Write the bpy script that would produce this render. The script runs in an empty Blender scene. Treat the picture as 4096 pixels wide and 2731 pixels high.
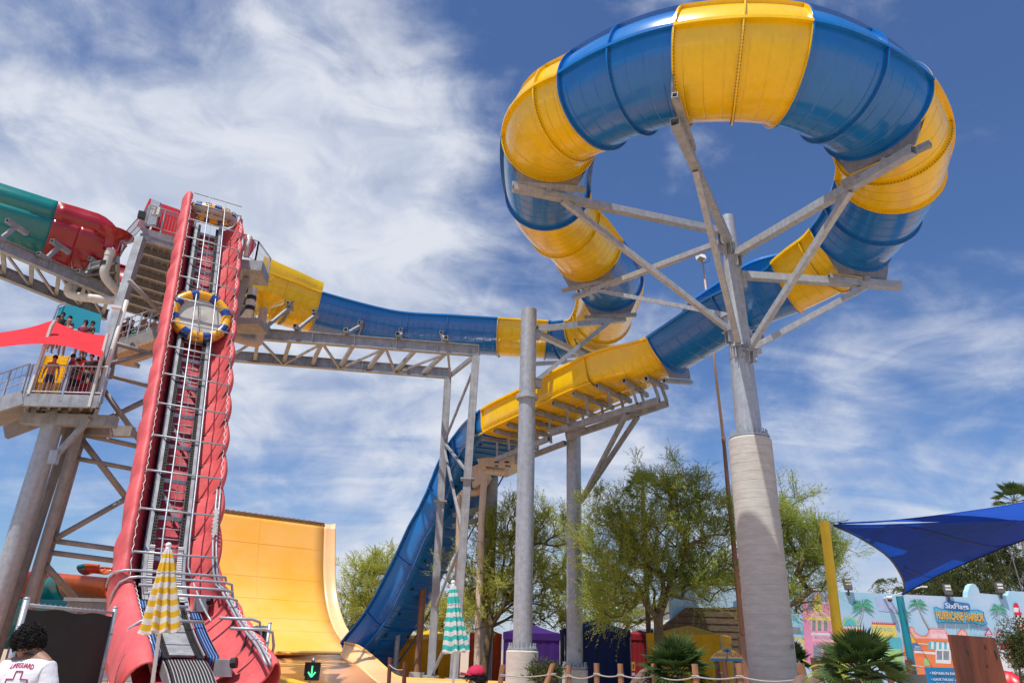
import bpy, math, random
import numpy as np
from mathutils import Vector, Matrix, noise
R_ = math.radians
scene = bpy.context.scene
COL = scene.collection
# ------------------------------------------------------------------ camera model (for measuring the photograph)
F = 2950.0; TH = R_(22.66); RO = R_(1.66); H = 1.7
def ray(dx, dy):
    x = (dx*4096/2352-2048)/F; y = (1365.5-dy*4096/2352)/F
    c, s = math.cos(RO), math.sin(RO)
    u = x*c-y*s; v = x*s+y*c
    return Vector((u, math.cos(TH)-v*math.sin(TH), math.sin(TH)+v*math.cos(TH)))
def at(dx, dy, D):
    r = ray(dx, dy); return Vector((0, 0, H))+r*(D/r.y)
def atz(dx, dy, z):
    r = ray(dx, dy); return Vector((0, 0, H))+r*((z-H)/r.z)
def att(dx, dy, t):
    return Vector((0, 0, H))+ray(dx, dy)*t
def crop(x0, y0, s):
    return lambda cx, cy: ((x0+cx/s)/1.74149, (y0+cy/s)/1.74149)
K1 = crop(0, 700, 2.138); K2 = crop(0, 1300, 2.138); K3 = crop(0, 1998, 2.138)
K4 = crop(900, 900, 1.96); K5 = crop(850, 1931, 1.96); K6 = crop(1950, 1931, 1.96)
K7 = crop(2896, 1931, 1.96); K8 = crop(1900, 1100, 1.96); K9 = crop(1900, 0, 1.96)
K10 = crop(2700, 0, 1.96); K11 = crop(2700, 600, 1.96)

cam = bpy.data.cameras.new('camera'); camo = bpy.data.objects.new('camera', cam); COL.objects.link(camo)
cam.sensor_width = 36; cam.lens = 36*F/4096; cam.clip_end = 5000
camo.location = (0, 0, H)
camo.rotation_euler = (Matrix.Rotation(math.pi/2+TH, 3, 'X') @ Matrix.Rotation(RO, 3, 'Z')).to_euler()
scene.camera = camo
scene.view_settings.view_transform = 'Standard'; scene.view_settings.look = 'None'; scene.view_settings.exposure = 0
scene.render.resolution_x = 1024; scene.render.resolution_y = 682
scene.cycles.max_bounces = 6; scene.cycles.diffuse_bounces = 3; scene.cycles.glossy_bounces = 2
scene.cycles.transparent_max_bounces = 6; scene.cycles.use_denoising = True

# ------------------------------------------------------------------ materials
def mat(name, col, rough=0.6, metal=0.0, var=0.0, vscale=2.0, bump=0.0, bscale=20.0, spec=0.5, col2=None, coat=0.0, stretch=(1, 1, 1), streak=0.0, trans=0.0):
    m = bpy.data.materials.new(name); m.use_nodes = True
    nt = m.node_tree; N = nt.nodes; Lk = nt.links
    b = N['Principled BSDF']
    b.inputs['Base Color'].default_value = (*col, 1)
    b.inputs['Roughness'].default_value = rough; b.inputs['Metallic'].default_value = metal
    b.inputs['Specular IOR Level'].default_value = spec
    b.inputs['Coat Weight'].default_value = coat; b.inputs['Coat Roughness'].default_value = .12
    tc = N.new('ShaderNodeTexCoord'); mp = N.new('ShaderNodeMapping'); mp.inputs['Scale'].default_value = stretch
    geo = N.new('ShaderNodeNewGeometry')
    Lk.new(geo.outputs['Position'], mp.inputs['Vector'])
    m['src'] = 0
    last = None
    if var > 0:
        n = N.new('ShaderNodeTexNoise'); n.inputs['Scale'].default_value = vscale; n.inputs['Detail'].default_value = 6; n.inputs['Roughness'].default_value = .65
        Lk.new(mp.outputs[0], n.inputs['Vector'])
        r = N.new('ShaderNodeValToRGB'); r.color_ramp.elements[0].position = .3; r.color_ramp.elements[1].position = .7
        c2 = col2 or tuple(max(0, c*(1-var)) for c in col); c1 = tuple(min(1, c*(1+var*.6)) for c in col) if col2 is None else col
        r.color_ramp.elements[0].color = (*c2, 1); r.color_ramp.elements[1].color = (*c1, 1)
        Lk.new(n.outputs['Fac'], r.inputs[0]); last = r.outputs[0]
        Lk.new(last, b.inputs['Base Color'])
    if streak > 0:
        mp2 = N.new('ShaderNodeMapping'); mp2.inputs['Scale'].default_value = (9, 9, .35); Lk.new(geo.outputs['Position'], mp2.inputs['Vector'])
        n2 = N.new('ShaderNodeTexNoise'); n2.inputs['Scale'].default_value = 1; n2.inputs['Detail'].default_value = 4; Lk.new(mp2.outputs[0], n2.inputs['Vector'])
        r2 = N.new('ShaderNodeValToRGB'); r2.color_ramp.elements[0].position = .38; r2.color_ramp.elements[1].position = .62
        r2.color_ramp.elements[0].color = (1-streak,)*3+(1,); r2.color_ramp.elements[1].color = (1, 1, 1, 1)
        Lk.new(n2.outputs['Fac'], r2.inputs[0])
        mx = N.new('ShaderNodeMix'); mx.data_type = 'RGBA'; mx.blend_type = 'MULTIPLY'; mx.inputs[0].default_value = 1
        if last: Lk.new(last, mx.inputs[6])
        else: mx.inputs[6].default_value = (*col, 1)
        Lk.new(r2.outputs[0], mx.inputs[7]); last = mx.outputs[2]; Lk.new(last, b.inputs['Base Color'])
    if bump > 0:
        n3 = N.new('ShaderNodeTexNoise'); n3.inputs['Scale'].default_value = bscale; n3.inputs['Detail'].default_value = 3
        Lk.new(mp.outputs[0], n3.inputs['Vector'])
        bp = N.new('ShaderNodeBump'); bp.inputs['Strength'].default_value = bump; bp.inputs['Distance'].default_value = .02
        Lk.new(n3.outputs['Fac'], bp.inputs['Height']); Lk.new(bp.outputs[0], b.inputs['Normal'])
    if trans > 0:
        tr = N.new('ShaderNodeBsdfTranslucent'); ms = N.new('ShaderNodeMixShader'); ms.inputs[0].default_value = trans
        out = N['Material Output']
        if last: Lk.new(last, tr.inputs[0])
        else: tr.inputs[0].default_value = (*col, 1)
        Lk.new(b.outputs[0], ms.inputs[1]); Lk.new(tr.outputs[0], ms.inputs[2]); Lk.new(ms.outputs[0], out.inputs[0])
    return m
def flume_mat(name, col, rough=.22, lines=True):
    m = mat(name, col, rough, 0, .09, .9, 0, 1, coat=.35, streak=.05)
    nt = m.node_tree; N = nt.nodes; L = nt.links; b = N['Principled BSDF']
    uv = N.new('ShaderNodeUVMap'); sp = N.new('ShaderNodeSeparateXYZ'); L.new(uv.outputs[0], sp.inputs[0])
    # embossed stiffener lines every 0.42 m along the run
    a = N.new('ShaderNodeMath'); a.operation = 'MULTIPLY'; a.inputs[1].default_value = 1/.46; L.new(sp.outputs[0], a.inputs[0])
    f = N.new('ShaderNodeMath'); f.operation = 'FRACT'; L.new(a.outputs[0], f.inputs[0])
    g = N.new('ShaderNodeMath'); g.operation = 'SUBTRACT'; g.inputs[1].default_value = .5; L.new(f.outputs[0], g.inputs[0])
    h = N.new('ShaderNodeMath'); h.operation = 'ABSOLUTE'; L.new(g.outputs[0], h.inputs[0])
    k = N.new('ShaderNodeMapRange'); k.inputs[1].default_value = .0; k.inputs[2].default_value = .07; k.inputs[3].default_value = 1; k.inputs[4].default_value = 0
    L.new(h.outputs[0], k.inputs[0])
    # only inside |phi|<.8
    v = N.new('ShaderNodeMath'); v.operation = 'ABSOLUTE'; L.new(sp.outputs[1], v.inputs[0])
    w = N.new('ShaderNodeMath'); w.operation = 'LESS_THAN'; w.inputs[1].default_value = .8; L.new(v.outputs[0], w.inputs[0])
    y = N.new('ShaderNodeMath'); y.operation = 'MULTIPLY'; L.new(k.outputs[0], y.inputs[0]); L.new(w.outputs[0], y.inputs[1])
    ns = N.new('ShaderNodeTexNoise'); ns.inputs['Scale'].default_value = 1.3; ns.inputs['Detail'].default_value = 2
    ad = N.new('ShaderNodeMath'); ad.operation = 'MULTIPLY_ADD'; ad.inputs[1].default_value = 1.5; L.new(ns.outputs['Fac'], ad.inputs[0]); L.new(y.outputs[0], ad.inputs[2])
    bp = N.new('ShaderNodeBump'); bp.inputs['Strength'].default_value = .8; bp.inputs['Distance'].default_value = .02
    L.new(ad.outputs[0], bp.inputs['Height']); L.new(bp.outputs[0], b.inputs['Normal'])
    return m
M = {}
M['blue'] = flume_mat('blue_fibreglass', (.006, .17, .53))
M['yellow'] = flume_mat('yellow_fibreglass', (.93, .58, .0))
M['redf'] = flume_mat('red_fibreglass', (.34, .008, .014))
M['teal'] = flume_mat('teal_fibreglass', (.005, .19, .18))
M['orangef'] = flume_mat('orange_fibreglass', (.55, .10, .02))
M['steel'] = mat('galvanised_steel', (.44, .475, .51), .42, .3, .22, 5, .15, 40, streak=.10)
M['steel2'] = mat('weathered_galvanised_steel', (.37, .395, .42), .55, .2, .30, 2.5, .2, 30, streak=.16)
M['brown_steel'] = mat('dusty_steel', (.33, .32, .31), .65, .15, .2, 3, .1, 30, streak=.1)
M['dark_steel'] = mat('dark_steel', (.12, .12, .12), .6, .3, .3, 5)
M['concrete'] = mat('cast_concrete', (.56, .54, .49), .9, 0, .16, 2.2, .45, 25, stretch=(1, 1, 4))
M['plate'] = mat('grey_bolted_plate', (.33, .33, .33), .5, .3, .25, 6, streak=.2)
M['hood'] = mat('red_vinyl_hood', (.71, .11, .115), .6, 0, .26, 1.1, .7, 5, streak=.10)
M['hood_shaded'] = mat('shaded_red_vinyl', (.56, .045, .07), .5, 0, .18, 1.5, .2, 12, streak=.2)  # same vinyl on the recessed panels, their shade put into the colour
M['red'] = mat('red_paint', (.62, .015, .02), .35, 0, .1, 2)
M['pvc'] = mat('white_pvc_pipe', (.68, .66, .60), .4, 0, .12, 2, streak=.15)
M['pvc_tan'] = mat('tan_pipe', (.58, .44, .32), .5, 0, .12, 2, streak=.15)
M['cream'] = mat('cream_fibreglass', (.74, .60, .46), .5, 0, .12, 2, streak=.1)
M['black'] = mat('black_rubber', (.015, .015, .017), .5, 0, .3, 8)
M['wood'] = mat('orange_timber', (.38, .18, .09), .75, 0, .45, 6, .5, 30, stretch=(1, 1, .15))
M['wood_dark'] = mat('dark_brown_timber', (.13, .05, .03), .7, 0, .5, 5, .6, 25, stretch=(1, 1, .2))
M['rust'] = mat('rusty_painted_pole', (.42, .24, .15), .7, 0, .5, 1.5, .1, 20, col2=(.22, .07, .03), stretch=(1, 1, .3))
M['rope'] = mat('grey_rope', (.42, .39, .36), .9, 0, .3, 30)
M['white'] = mat('white_paint', (.8, .8, .79), .5, 0, .05, 3)
M['skin'] = mat('skin', (.42, .22, .14), .55, 0, .1, 8)
M['skin_dark'] = mat('tanned_skin', (.26, .13, .08), .55, 0, .1, 8)
M['hair'] = mat('black_hair', (.012, .009, .008), .9, 0, .5, 30)

# ------------------------------------------------------------------ mesh builder
class MB:
    def __init__(s): s.v = []; s.f = []; s.uv = None; s.mi = []
    def add(s, vs, fs):
        o = len(s.v); s.v += [tuple(v) for v in vs]; s.f += [tuple(i+o for i in f) for f in fs]; return s
    def box(s, c, sz, rz=0, rot=None):
        m = rot or Matrix.Rotation(rz, 3, 'Z'); c = Vector(c)
        vs = [c+m@Vector((x*sz[0]/2, y*sz[1]/2, z*sz[2]/2)) for x in (-1, 1) for y in (-1, 1) for z in (-1, 1)]
        return s.add(vs, [(0, 1, 3, 2), (4, 6, 7, 5), (0, 4, 5, 1), (2, 3, 7, 6), (0, 2, 6, 4), (1, 5, 7, 3)])
    def beam(s, a, b, w, h=None, up=(0, 0, 1), open_end=False):
        a = Vector(a); b = Vector(b); h = h or w; d = (b-a).normalized(); up = Vector(up)
        if abs(d.dot(up)) > .98: up = Vector((0, 1, 0))
        r = d.cross(up).normalized(); u = r.cross(d)
        vs = []
        for p in (a, b):
            for x, y in ((-1, -1), (1, -1), (1, 1), (-1, 1)): vs.append(p+r*x*w/2+u*y*h/2)
        s.add(vs, [(0, 3, 2, 1), (4, 5, 6, 7), (0, 1, 5, 4), (1, 2, 6, 5), (2, 3, 7, 6), (3, 0, 4, 7)])
        return s
    def hollow(s, a, b, w, h=None, up=(0, 0, 1), t=.02):
        # square hollow section: four plates, so that open ends read as open
        a = Vector(a); b = Vector(b); h = h or w; d = (b-a).normalized(); up = Vector(up)
        if abs(d.dot(up)) > .98: up = Vector((0, 1, 0))
        r = d.cross(up).normalized(); u = r.cross(d)
        vs = []
        for p in (a, b):
            for k in (1, 0):
                W = w/2-(0 if k else t); Hh = h/2-(0 if k else t)
                for x, y in ((-1, -1), (1, -1), (1, 1), (-1, 1)): vs.append(p+r*x*W+u*y*Hh)
        fs = []
        for i in range(4):
            j = (i+1) % 4
            fs += [(i, j, 8+j, 8+i), (4+i, 12+i, 12+j, 4+j), (i, 4+i, 4+j, j), (8+i, 8+j, 12+j, 12+i)]
        # plug well inside, dark
        q = [v for v in vs]
        off = d*min(.35, (b-a).length*.3)
        o = len(vs); vs += [vs[4+i]+off for i in range(4)]+[vs[12+i]-off for i in range(4)]
        fs += [(o, o+3, o+2, o+1), (o+4, o+5, o+6, o+7)]
        return s.add(vs, fs)
    def ibeam(s, a, b, w, h, t=.03, up=(0, 0, 1)):
        a = Vector(a); b = Vector(b); d = (b-a).normalized(); r = d.cross(Vector(up)).normalized(); u = r.cross(d)
        s.beam(a+u*(h/2-t/2), b+u*(h/2-t/2), w, t, up); s.beam(a-u*(h/2-t/2), b-u*(h/2-t/2), w, t, up)
        s.beam(a, b, t, h-2*t, up)
        n = max(1, int((b-a).length/2.2))
        for i in range(n+1):
            p = a+(b-a)*((i+.02)/(n+.04)); s.beam(p-d*.012, p+d*.012, w*.94, h-2*t, up)
        return s
    def tube(s, pts, r, n=10, cap=True, r2=None):
        pts = [Vector(p) for p in pts]; m = len(pts); vs = []
        prev = None
        for i, p in enumerate(pts):
            if i == 0: d = pts[1]-p
            elif i == m-1: d = p-pts[i-1]
            else: d = (pts[i+1]-p).normalized()+(p-pts[i-1]).normalized()
            d.normalize()
            if prev is None:
                x = d.cross(Vector((0, 0, 1)))
                if x.length < .05: x = d.cross(Vector((0, 1, 0)))
            else: x = prev-d*prev.dot(d)
            x.normalize(); prev = x; y = d.cross(x)
            rr = r if r2 is None else r+(r2-r)*i/(m-1)
            if callable(r): rr = r(i/(m-1))
            for k in range(n):
                a = 2*math.pi*k/n; vs.append(p+x*rr*math.cos(a)+y*rr*math.sin(a))
        fs = [(i*n+k, i*n+(k+1) % n, (i+1)*n+(k+1) % n, (i+1)*n+k) for i in range(m-1) for k in range(n)]
        if cap: fs += [tuple(range(n-1, -1, -1)), tuple(range((m-1)*n, m*n))]
        return s.add(vs, fs)
    def grid(s, rows, close=False):
        n = len(rows[0]); m = len(rows); vs = [p for r in rows for p in r]
        fs = [(i*n+k, i*n+(k+1) % n, (i+1)*n+(k+1) % n, (i+1)*n+k) for i in range(m-1) for k in range(n if close else n-1)]
        return s.add(vs, fs)
    def lathe(s, c, prof, n=24, ax=None):
        c = Vector(c); m = ax or Matrix.Identity(3)
        rows = [[c+m@Vector((r*math.cos(2*math.pi*k/n), r*math.sin(2*math.pi*k/n), z)) for k in range(n)] for r, z in prof]
        return s.grid(rows, True)
    def poly(s, pts): return s.add(pts, [tuple(range(len(pts)))])
    def slab(s, pts, off):
        # flat polygon with a thickness
        n = len(pts); off = Vector(off); vs = [Vector(p) for p in pts]+[Vector(p)+off for p in pts]
        fs = [tuple(range(n)), tuple(range(2*n-1, n-1, -1))]+[(i, i+n, (i+1) % n+n, (i+1) % n) for i in range(n)]
        return s.add(vs, fs)
    def ball(s, c, r, n=10, sc=(1, 1, 1)):
        c = Vector(c)
        rows = [[c+Vector((r*sc[0]*math.sin(math.pi*i/n)*math.cos(2*math.pi*k/(n*2)), r*sc[1]*math.sin(math.pi*i/n)*math.sin(2*math.pi*k/(n*2)), r*sc[2]*math.cos(math.pi*i/n))) for k in range(n*2)] for i in range(n+1)]
        return s.grid(rows, True)
    def build(s, name, m, parent=None, smooth=False, auto=None):
        me = bpy.data.meshes.new(name); me.from_pydata(s.v, [], s.f); me.update()
        if s.uv:
            ul = me.uv_layers.new(name='UVMap')
            idx = np.empty(len(me.loops), dtype=np.int32); me.loops.foreach_get('vertex_index', idx)
            ul.data.foreach_set('uv', np.array(s.uv, dtype=np.float32)[idx].ravel())
        ms = m if isinstance(m, (list, tuple)) else [m]
        if s.mi:
            a = np.zeros(len(s.f), dtype=np.int32)
            for f0, k in s.mi: a[f0:] = k
            me.polygons.foreach_set('material_index', a)
        for k in ms: me.materials.append(M[k] if isinstance(k, str) else k)
        o = bpy.data.objects.new(name, me); COL.objects.link(o)
        if parent is not None: setp(o, parent)
        if smooth:
            me.polygons.foreach_set('use_smooth', [True]*len(me.polygons))
            if auto is not None:
                import bmesh
                bm = bmesh.new(); bm.from_mesh(me)
                bmesh.ops.remove_doubles(bm, verts=bm.verts, dist=.0005)
                for e in bm.edges:
                    if len(e.link_faces) == 2 and e.calc_face_angle(0) > auto: e.smooth = False
                bm.to_mesh(me); bm.free()
        return o
def setp(o, p):
    o.parent = p; o.matrix_parent_inverse = wm(p).inverted()
def wm(p):
    m = Matrix.LocRotScale(p.location, p.rotation_euler, p.scale)
    return (wm(p.parent) @ p.matrix_parent_inverse @ m) if p.parent else m
def tag(o, label=None, cat=None, group=None, kind=None):
    if label: o['label'] = label
    if cat: o['category'] = cat
    if group: o['group'] = group
    if kind: o['kind'] = kind
    return o
def thing(name, loc, label, cat, group=None):
    o = bpy.data.objects.new(name, None); COL.objects.link(o); o.location = loc; o.empty_display_size = .3
    return tag(o, label, cat, group)
def kids(o): return [c for c in COL.objects if c.parent == o]
def copy_tree(o, parent=None):
    ch = kids(o)
    c = o.copy(); COL.objects.link(c); c.parent = parent
    for k in ch: copy_tree(k, c)
    return c
def arc_pts(c, r, a0, a1, n, u, v):
    return [Vector(c)+Vector(u)*r*math.cos(a0+(a1-a0)*i/n)+Vector(v)*r*math.sin(a0+(a1-a0)*i/n) for i in range(n+1)]
def catmull(P, t):
    n = len(P); t = min(max(t, 0), n-1-1e-6); i = int(t); f = t-i
    p1 = P[i]; p2 = P[i+1]; p0 = P[i-1] if i else p1+(p1-p2); p3 = P[i+2] if i+2 < n else p2+(p2-p1)
    return .5*((2*p1)+(p2-p0)*f+(2*p0-5*p1+4*p2-p3)*f*f+(3*p1-p0-3*p2+p3)*f**3)
def text_mesh(s, name, m, parent, origin, right, up, height, width=None, off=.01, extrude=.0, shear=0, bold=0):
    cu = bpy.data.curves.new('t', 'FONT'); cu.body = s; cu.size = 1; cu.extrude = 0; cu.shear = shear; cu.offset = bold
    cu.resolution_u = 3
    to = bpy.data.objects.new('t', cu); COL.objects.link(to)
    bpy.context.view_layer.update()
    me = bpy.data.meshes.new_from_object(to.evaluated_get(bpy.context.evaluated_depsgraph_get()))
    bpy.data.objects.remove(to)
    vs = np.array([v.co[:] for v in me.vertices])
    x0, x1 = vs[:, 0].min(), vs[:, 0].max(); y0, y1 = vs[:, 1].min(), vs[:, 1].max()
    right = Vector(right).normalized(); up = Vector(up).normalized(); nrm = right.cross(up)
    sy = height/(y1-y0); sx = (width/(x1-x0)) if width else sy
    for v in me.vertices:
        v.co = Vector(origin)+right*(v.co.x-x0)*sx+up*(v.co.y-y0)*sy+nrm*off
    me.materials.clear(); me.materials.append(M[m] if isinstance(m, str) else m)
    o = bpy.data.objects.new(name, me); COL.objects.link(o)
    if parent is not None: setp(o, parent)
    return o

# ------------------------------------------------------------------ world and sun
SUN_EL = R_(67.5); SUN_AZ = math.atan2(-.60, -.80)      # direction towards the sun (x, y)
sd = Vector((math.sin(SUN_AZ)*math.cos(SUN_EL), math.cos(SUN_AZ)*math.cos(SUN_EL), math.sin(SUN_EL)))
w = bpy.data.worlds.new('World'); scene.world = w; w.use_nodes = True
nt = w.node_tree; N = nt.nodes; L = nt.links
bg = N['Background']; sky = N.new('ShaderNodeTexSky'); sky.sky_type = 'NISHITA'; sky.sun_disc = False
sky.sun_elevation = SUN_EL; sky.sun_rotation = SUN_AZ % (2*math.pi); sky.air_density = 1.0; sky.dust_density = .6; sky.ozone_density = 2.0
tc = N.new('ShaderNodeTexCoord')
def mth(op, a, b=None, c=None):
    n = N.new('ShaderNodeMath'); n.operation = op
    for i, x in enumerate((a, b, c)):
        if x is None: continue
        if isinstance(x, (int, float)): n.inputs[i].default_value = x
        else: L.new(x, n.inputs[i])
    return n.outputs[0]
def clampf(x, a, b, c=0., d=1.):
    n = N.new('ShaderNodeMapRange'); n.interpolation_type = 'SMOOTHSTEP'
    n.inputs[1].default_value = a; n.inputs[2].default_value = b; n.inputs[3].default_value = c; n.inputs[4].default_value = d
    L.new(x, n.inputs[0]); return n.outputs[0]
sep = N.new('ShaderNodeSeparateXYZ'); L.new(tc.outputs['Generated'], sep.inputs[0])
zc = mth('MAXIMUM', mth('ADD', sep.outputs[2], .22), .05)
cmb = N.new('ShaderNodeCombineXYZ'); L.new(mth('DIVIDE', sep.outputs[0], zc), cmb.inputs[0]); L.new(mth('DIVIDE', sep.outputs[1], zc), cmb.inputs[1])
def nz(scale, det, rough, dist, sc=(1, 1, 1), rz=0, loc=(0, 0, 0)):
    mp = N.new('ShaderNodeMapping'); mp.inputs['Scale'].default_value = sc; mp.inputs['Rotation'].default_value = (0, 0, rz); mp.inputs['Location'].default_value = loc
    L.new(cmb.outputs[0], mp.inputs[0])
    n = N.new('ShaderNodeTexNoise'); n.inputs['Scale'].default_value = scale; n.inputs['Detail'].default_value = det
    n.inputs['Roughness'].default_value = rough; n.inputs['Distortion'].default_value = dist; L.new(mp.outputs[0], n.inputs[0]); return n.outputs['Fac']
big = nz(1.7, 6, .52, .4, (1, 1.5, 1), R_(20), (3.1, 1.2, 0))
fine = nz(4.6, 7, .55, .7, (1, 2.6, 1), R_(-28), (.3, 5.2, 0))
wisp = nz(2.4, 6, .52, 1.0, (.8, 2.4, 1), R_(24), (7.3, 2.2, 0))
def nd(scale, det, rough, dist, sc=(1, 1, 1)):
    mp = N.new('ShaderNodeMapping'); mp.inputs['Scale'].default_value = sc; L.new(tc.outputs['Generated'], mp.inputs[0])
    n = N.new('ShaderNodeTexNoise'); n.inputs['Scale'].default_value = scale; n.inputs['Detail'].default_value = det
    n.inputs['Roughness'].default_value = rough; n.inputs['Distortion'].default_value = dist; L.new(mp.outputs[0], n.inputs[0]); return n.outputs['Fac']
puff = nd(3.4, 9, .60, .35, (1, 1, 1.5)); puff2 = nd(8.5, 8, .58, .6, (1, 1, 1.8))
# soft masses of cloud, given by direction
blobs = [(430, 280, .30, .36), (880, 130, .14, .34), (120, 480, .30, .26), (560, 560, .20, .24), (850, 330, .22, .20), (1060, 260, .10, .16), (900, 950, .28, .24), (1050, 1120, .16, .22),
         (560, 1080, .14, .10), (1500, 1000, .22, .16), (1850, 890, .09, .20), (2250, 1050, .22, .20), (2300, 780, .16, .06), (0, 700, .12, .10), (2000, 1300, .3, .18), (700, 1400, .3, .08),
         (1100, 60, .16, -.22), (60, 60, .16, -.12), (1900, 100, .5, -.20), (2300, 500, .3, -.12), (130, 950, .16, -.28), (1950, 660, .22, -.25), (180, 1150, .14, -.12), (650, 1130, .06, -.14), (860, 290, .07, -.2)]
acc = None
for bx_, by_, wd, amp in blobs:
    d = ray(bx_, by_).normalized()
    vm = N.new('ShaderNodeVectorMath'); vm.operation = 'DOT_PRODUCT'; L.new(tc.outputs['Generated'], vm.inputs[0]); vm.inputs[1].default_value = d
    g = clampf(vm.outputs['Value'], math.cos(wd*1.5), 1.0, 0, amp)
    acc = g if acc is None else mth('ADD', acc, g)
dens = mth('ADD', mth('ADD', mth('MULTIPLY', puff, 1.35), mth('MULTIPLY', puff2, .55)), mth('ADD', mth('MULTIPLY', wisp, .55), mth('MULTIPLY', acc, .62)))
cl = clampf(dens, 1.05, 1.74, 0.0, .96)
shade = clampf(puff2, .35, .65)
mixc = N.new('ShaderNodeMix'); mixc.data_type = 'RGBA'; L.new(shade, mixc.inputs[0]); mixc.inputs[6].default_value = (6.3, 7.0, 8.6, 1); mixc.inputs[7].default_value = (8.6, 9.0, 9.9, 1)
tint = N.new('ShaderNodeMix'); tint.data_type = 'RGBA'; tint.blend_type = 'MULTIPLY'; tint.inputs[0].default_value = 1; L.new(sky.outputs[0], tint.inputs[6]); tint.inputs[7].default_value = (.84, 1.06, 1.42, 1)
mixs = N.new('ShaderNodeMix'); mixs.data_type = 'RGBA'; L.new(cl, mixs.inputs[0]); L.new(tint.outputs[2], mixs.inputs[6]); L.new(mixc.outputs[2], mixs.inputs[7])
L.new(mixs.outputs[2], bg.inputs[0]); bg.inputs[1].default_value = .088
sl = bpy.data.lights.new('sun', 'SUN'); sl.energy = 5.0; sl.angle = R_(.53); sl.color = (1, .95, .87)
so = bpy.data.objects.new('sun', sl); COL.objects.link(so); so.rotation_euler = sd.to_track_quat('Z', 'Y').to_euler(); so.location = sd*80

# ------------------------------------------------------------------ ground
M['ground'] = mat('tan_concrete_paving', (.50, .36, .25), .9, 0, .18, .6, .3, 12)
g = MB().poly([(-900, -900, 0), (900, -900, 0), (900, 1500, 0), (-900, 1500, 0)]).build('ground', 'ground'); tag(g, kind='structure')
# ================================================================== the big blue and yellow raft slide
CP = [((575, 648), 21.1), ((640, 672), 20.95), ((725, 700), 20.8), ((900, 741), 20.5), ((1050, 752), 20.3), ((1220, 762), 20.0), ((1295, 765), 19.85), ((1372, 742), 19.65), ((1400, 645), 19.3), ((1330, 545), 19.1),
      ((1262, 462), 18.8), ((1268, 300), 18.5), ((1360, 235), 18.3), ((1450, 190), 18.1), ((1560, 158), 17.9), ((1700, 148), 17.6), ((1830, 162), 17.4), ((1950, 212), 17.2),
      ((2020, 268), 17.0), ((2052, 350), 16.85), ((2025, 440), 16.7), ((1975, 515), 16.5), ((1915, 570), 16.3), ((1815, 625), 16.0), ((1690, 680), 15.6), ((1530, 778), 14.9), ((1392, 840), 14.2), ((1260, 906), 13.65), ((1170, 952), 13.3)]
# (pixel of the run's centre line in the photograph, height of that point above the ground)
path = [atz(p[0], p[1], z) for p, z in CP]
for (p, D) in (((1114, 1002), 41.2), ((1058, 1088), 43.8), ((990, 1212), 45.3), ((928, 1335), 46.4), ((874, 1428), 47.3), ((834, 1482), 48.2)):
    path.append(at(p[0], p[1], D))
NP = len(path); RAD = 1.62
def ss(x, a, b):
    x = min(max((x-a)/(b-a), 0), 1); return x*x*(3-2*x)
def frame(t):
    c = catmull(path, t); d = (catmull(path, t+.05)-catmull(path, t-.05))
    if d.length < 1e-6: d = path[1]-path[0]
    d.normalize(); lat = d.cross(Vector((0, 0, 1))).normalized(); up = lat.cross(d)
    bk_ = R_(15)*ss(t, 22.4, 23.8)*(1-ss(t, 24.9, 26.0))
    if bk_: m_ = Matrix.Rotation(-bk_, 3, d); lat = m_@lat; up = m_@up
    return c, d, lat, up
def ext(t):       # how far the outer wall curls over, in degrees beyond the rim
    if t < 8: return 0
    return (42+8*ss(t, 22, 23))*ss(t, 8.0, 10.5)*(1-.8*ss(t, 24.75, 25.02))
def shape(t):     # scale, squareness, depth
    k = 1+.13*(1-ss(t, 1, 3))
    n = 2+6*ss(t, 25.0, 26.2)-3.6*ss(t, 28.2, 29.4); dep = 1-.22*ss(t, 25, 26.5)
    k *= 1+.02*ss(t, 25.2, 28)+.05*ss(t, 28.3, 30); dep += .12*ss(t, 28.3, 30)
    return k, n, dep
def prof_pt(t, ph, off=0.):
    k, n, dep = shape(t); R = RAD*k; s, c_ = math.sin(ph), math.cos(ph)
    x = math.copysign(abs(s)**(2/n), s); y = math.copysign(abs(c_)**(2/n), c_)
    nx, ny = x, -y
    return (x*(R+off), -y*(R*dep+off))
def lattice(t0, t1, phs, off=0., ns=None, shift=0.):
    ns = ns or max(6, int((t1-t0)*9)); rows = []
    for i in range(ns+1):
        t = t0+(t1-t0)*i/ns; c, d, l, u = frame(t)
        row = []
        for ph in phs:
            x, y = prof_pt(t, ph, off); row.append(c+l*x+u*y)
        rows.append(row)
    return rows
cuml = [0.0]
for i in range(1, 400*1):
    pass
def arclen(t):
    n = max(2, int(t*6)); L_ = 0; a = catmull(path, 0)
    for i in range(1, n+1):
        b = catmull(path, t*i/n); L_ += (b-a).length; a = b
    return L_
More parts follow.
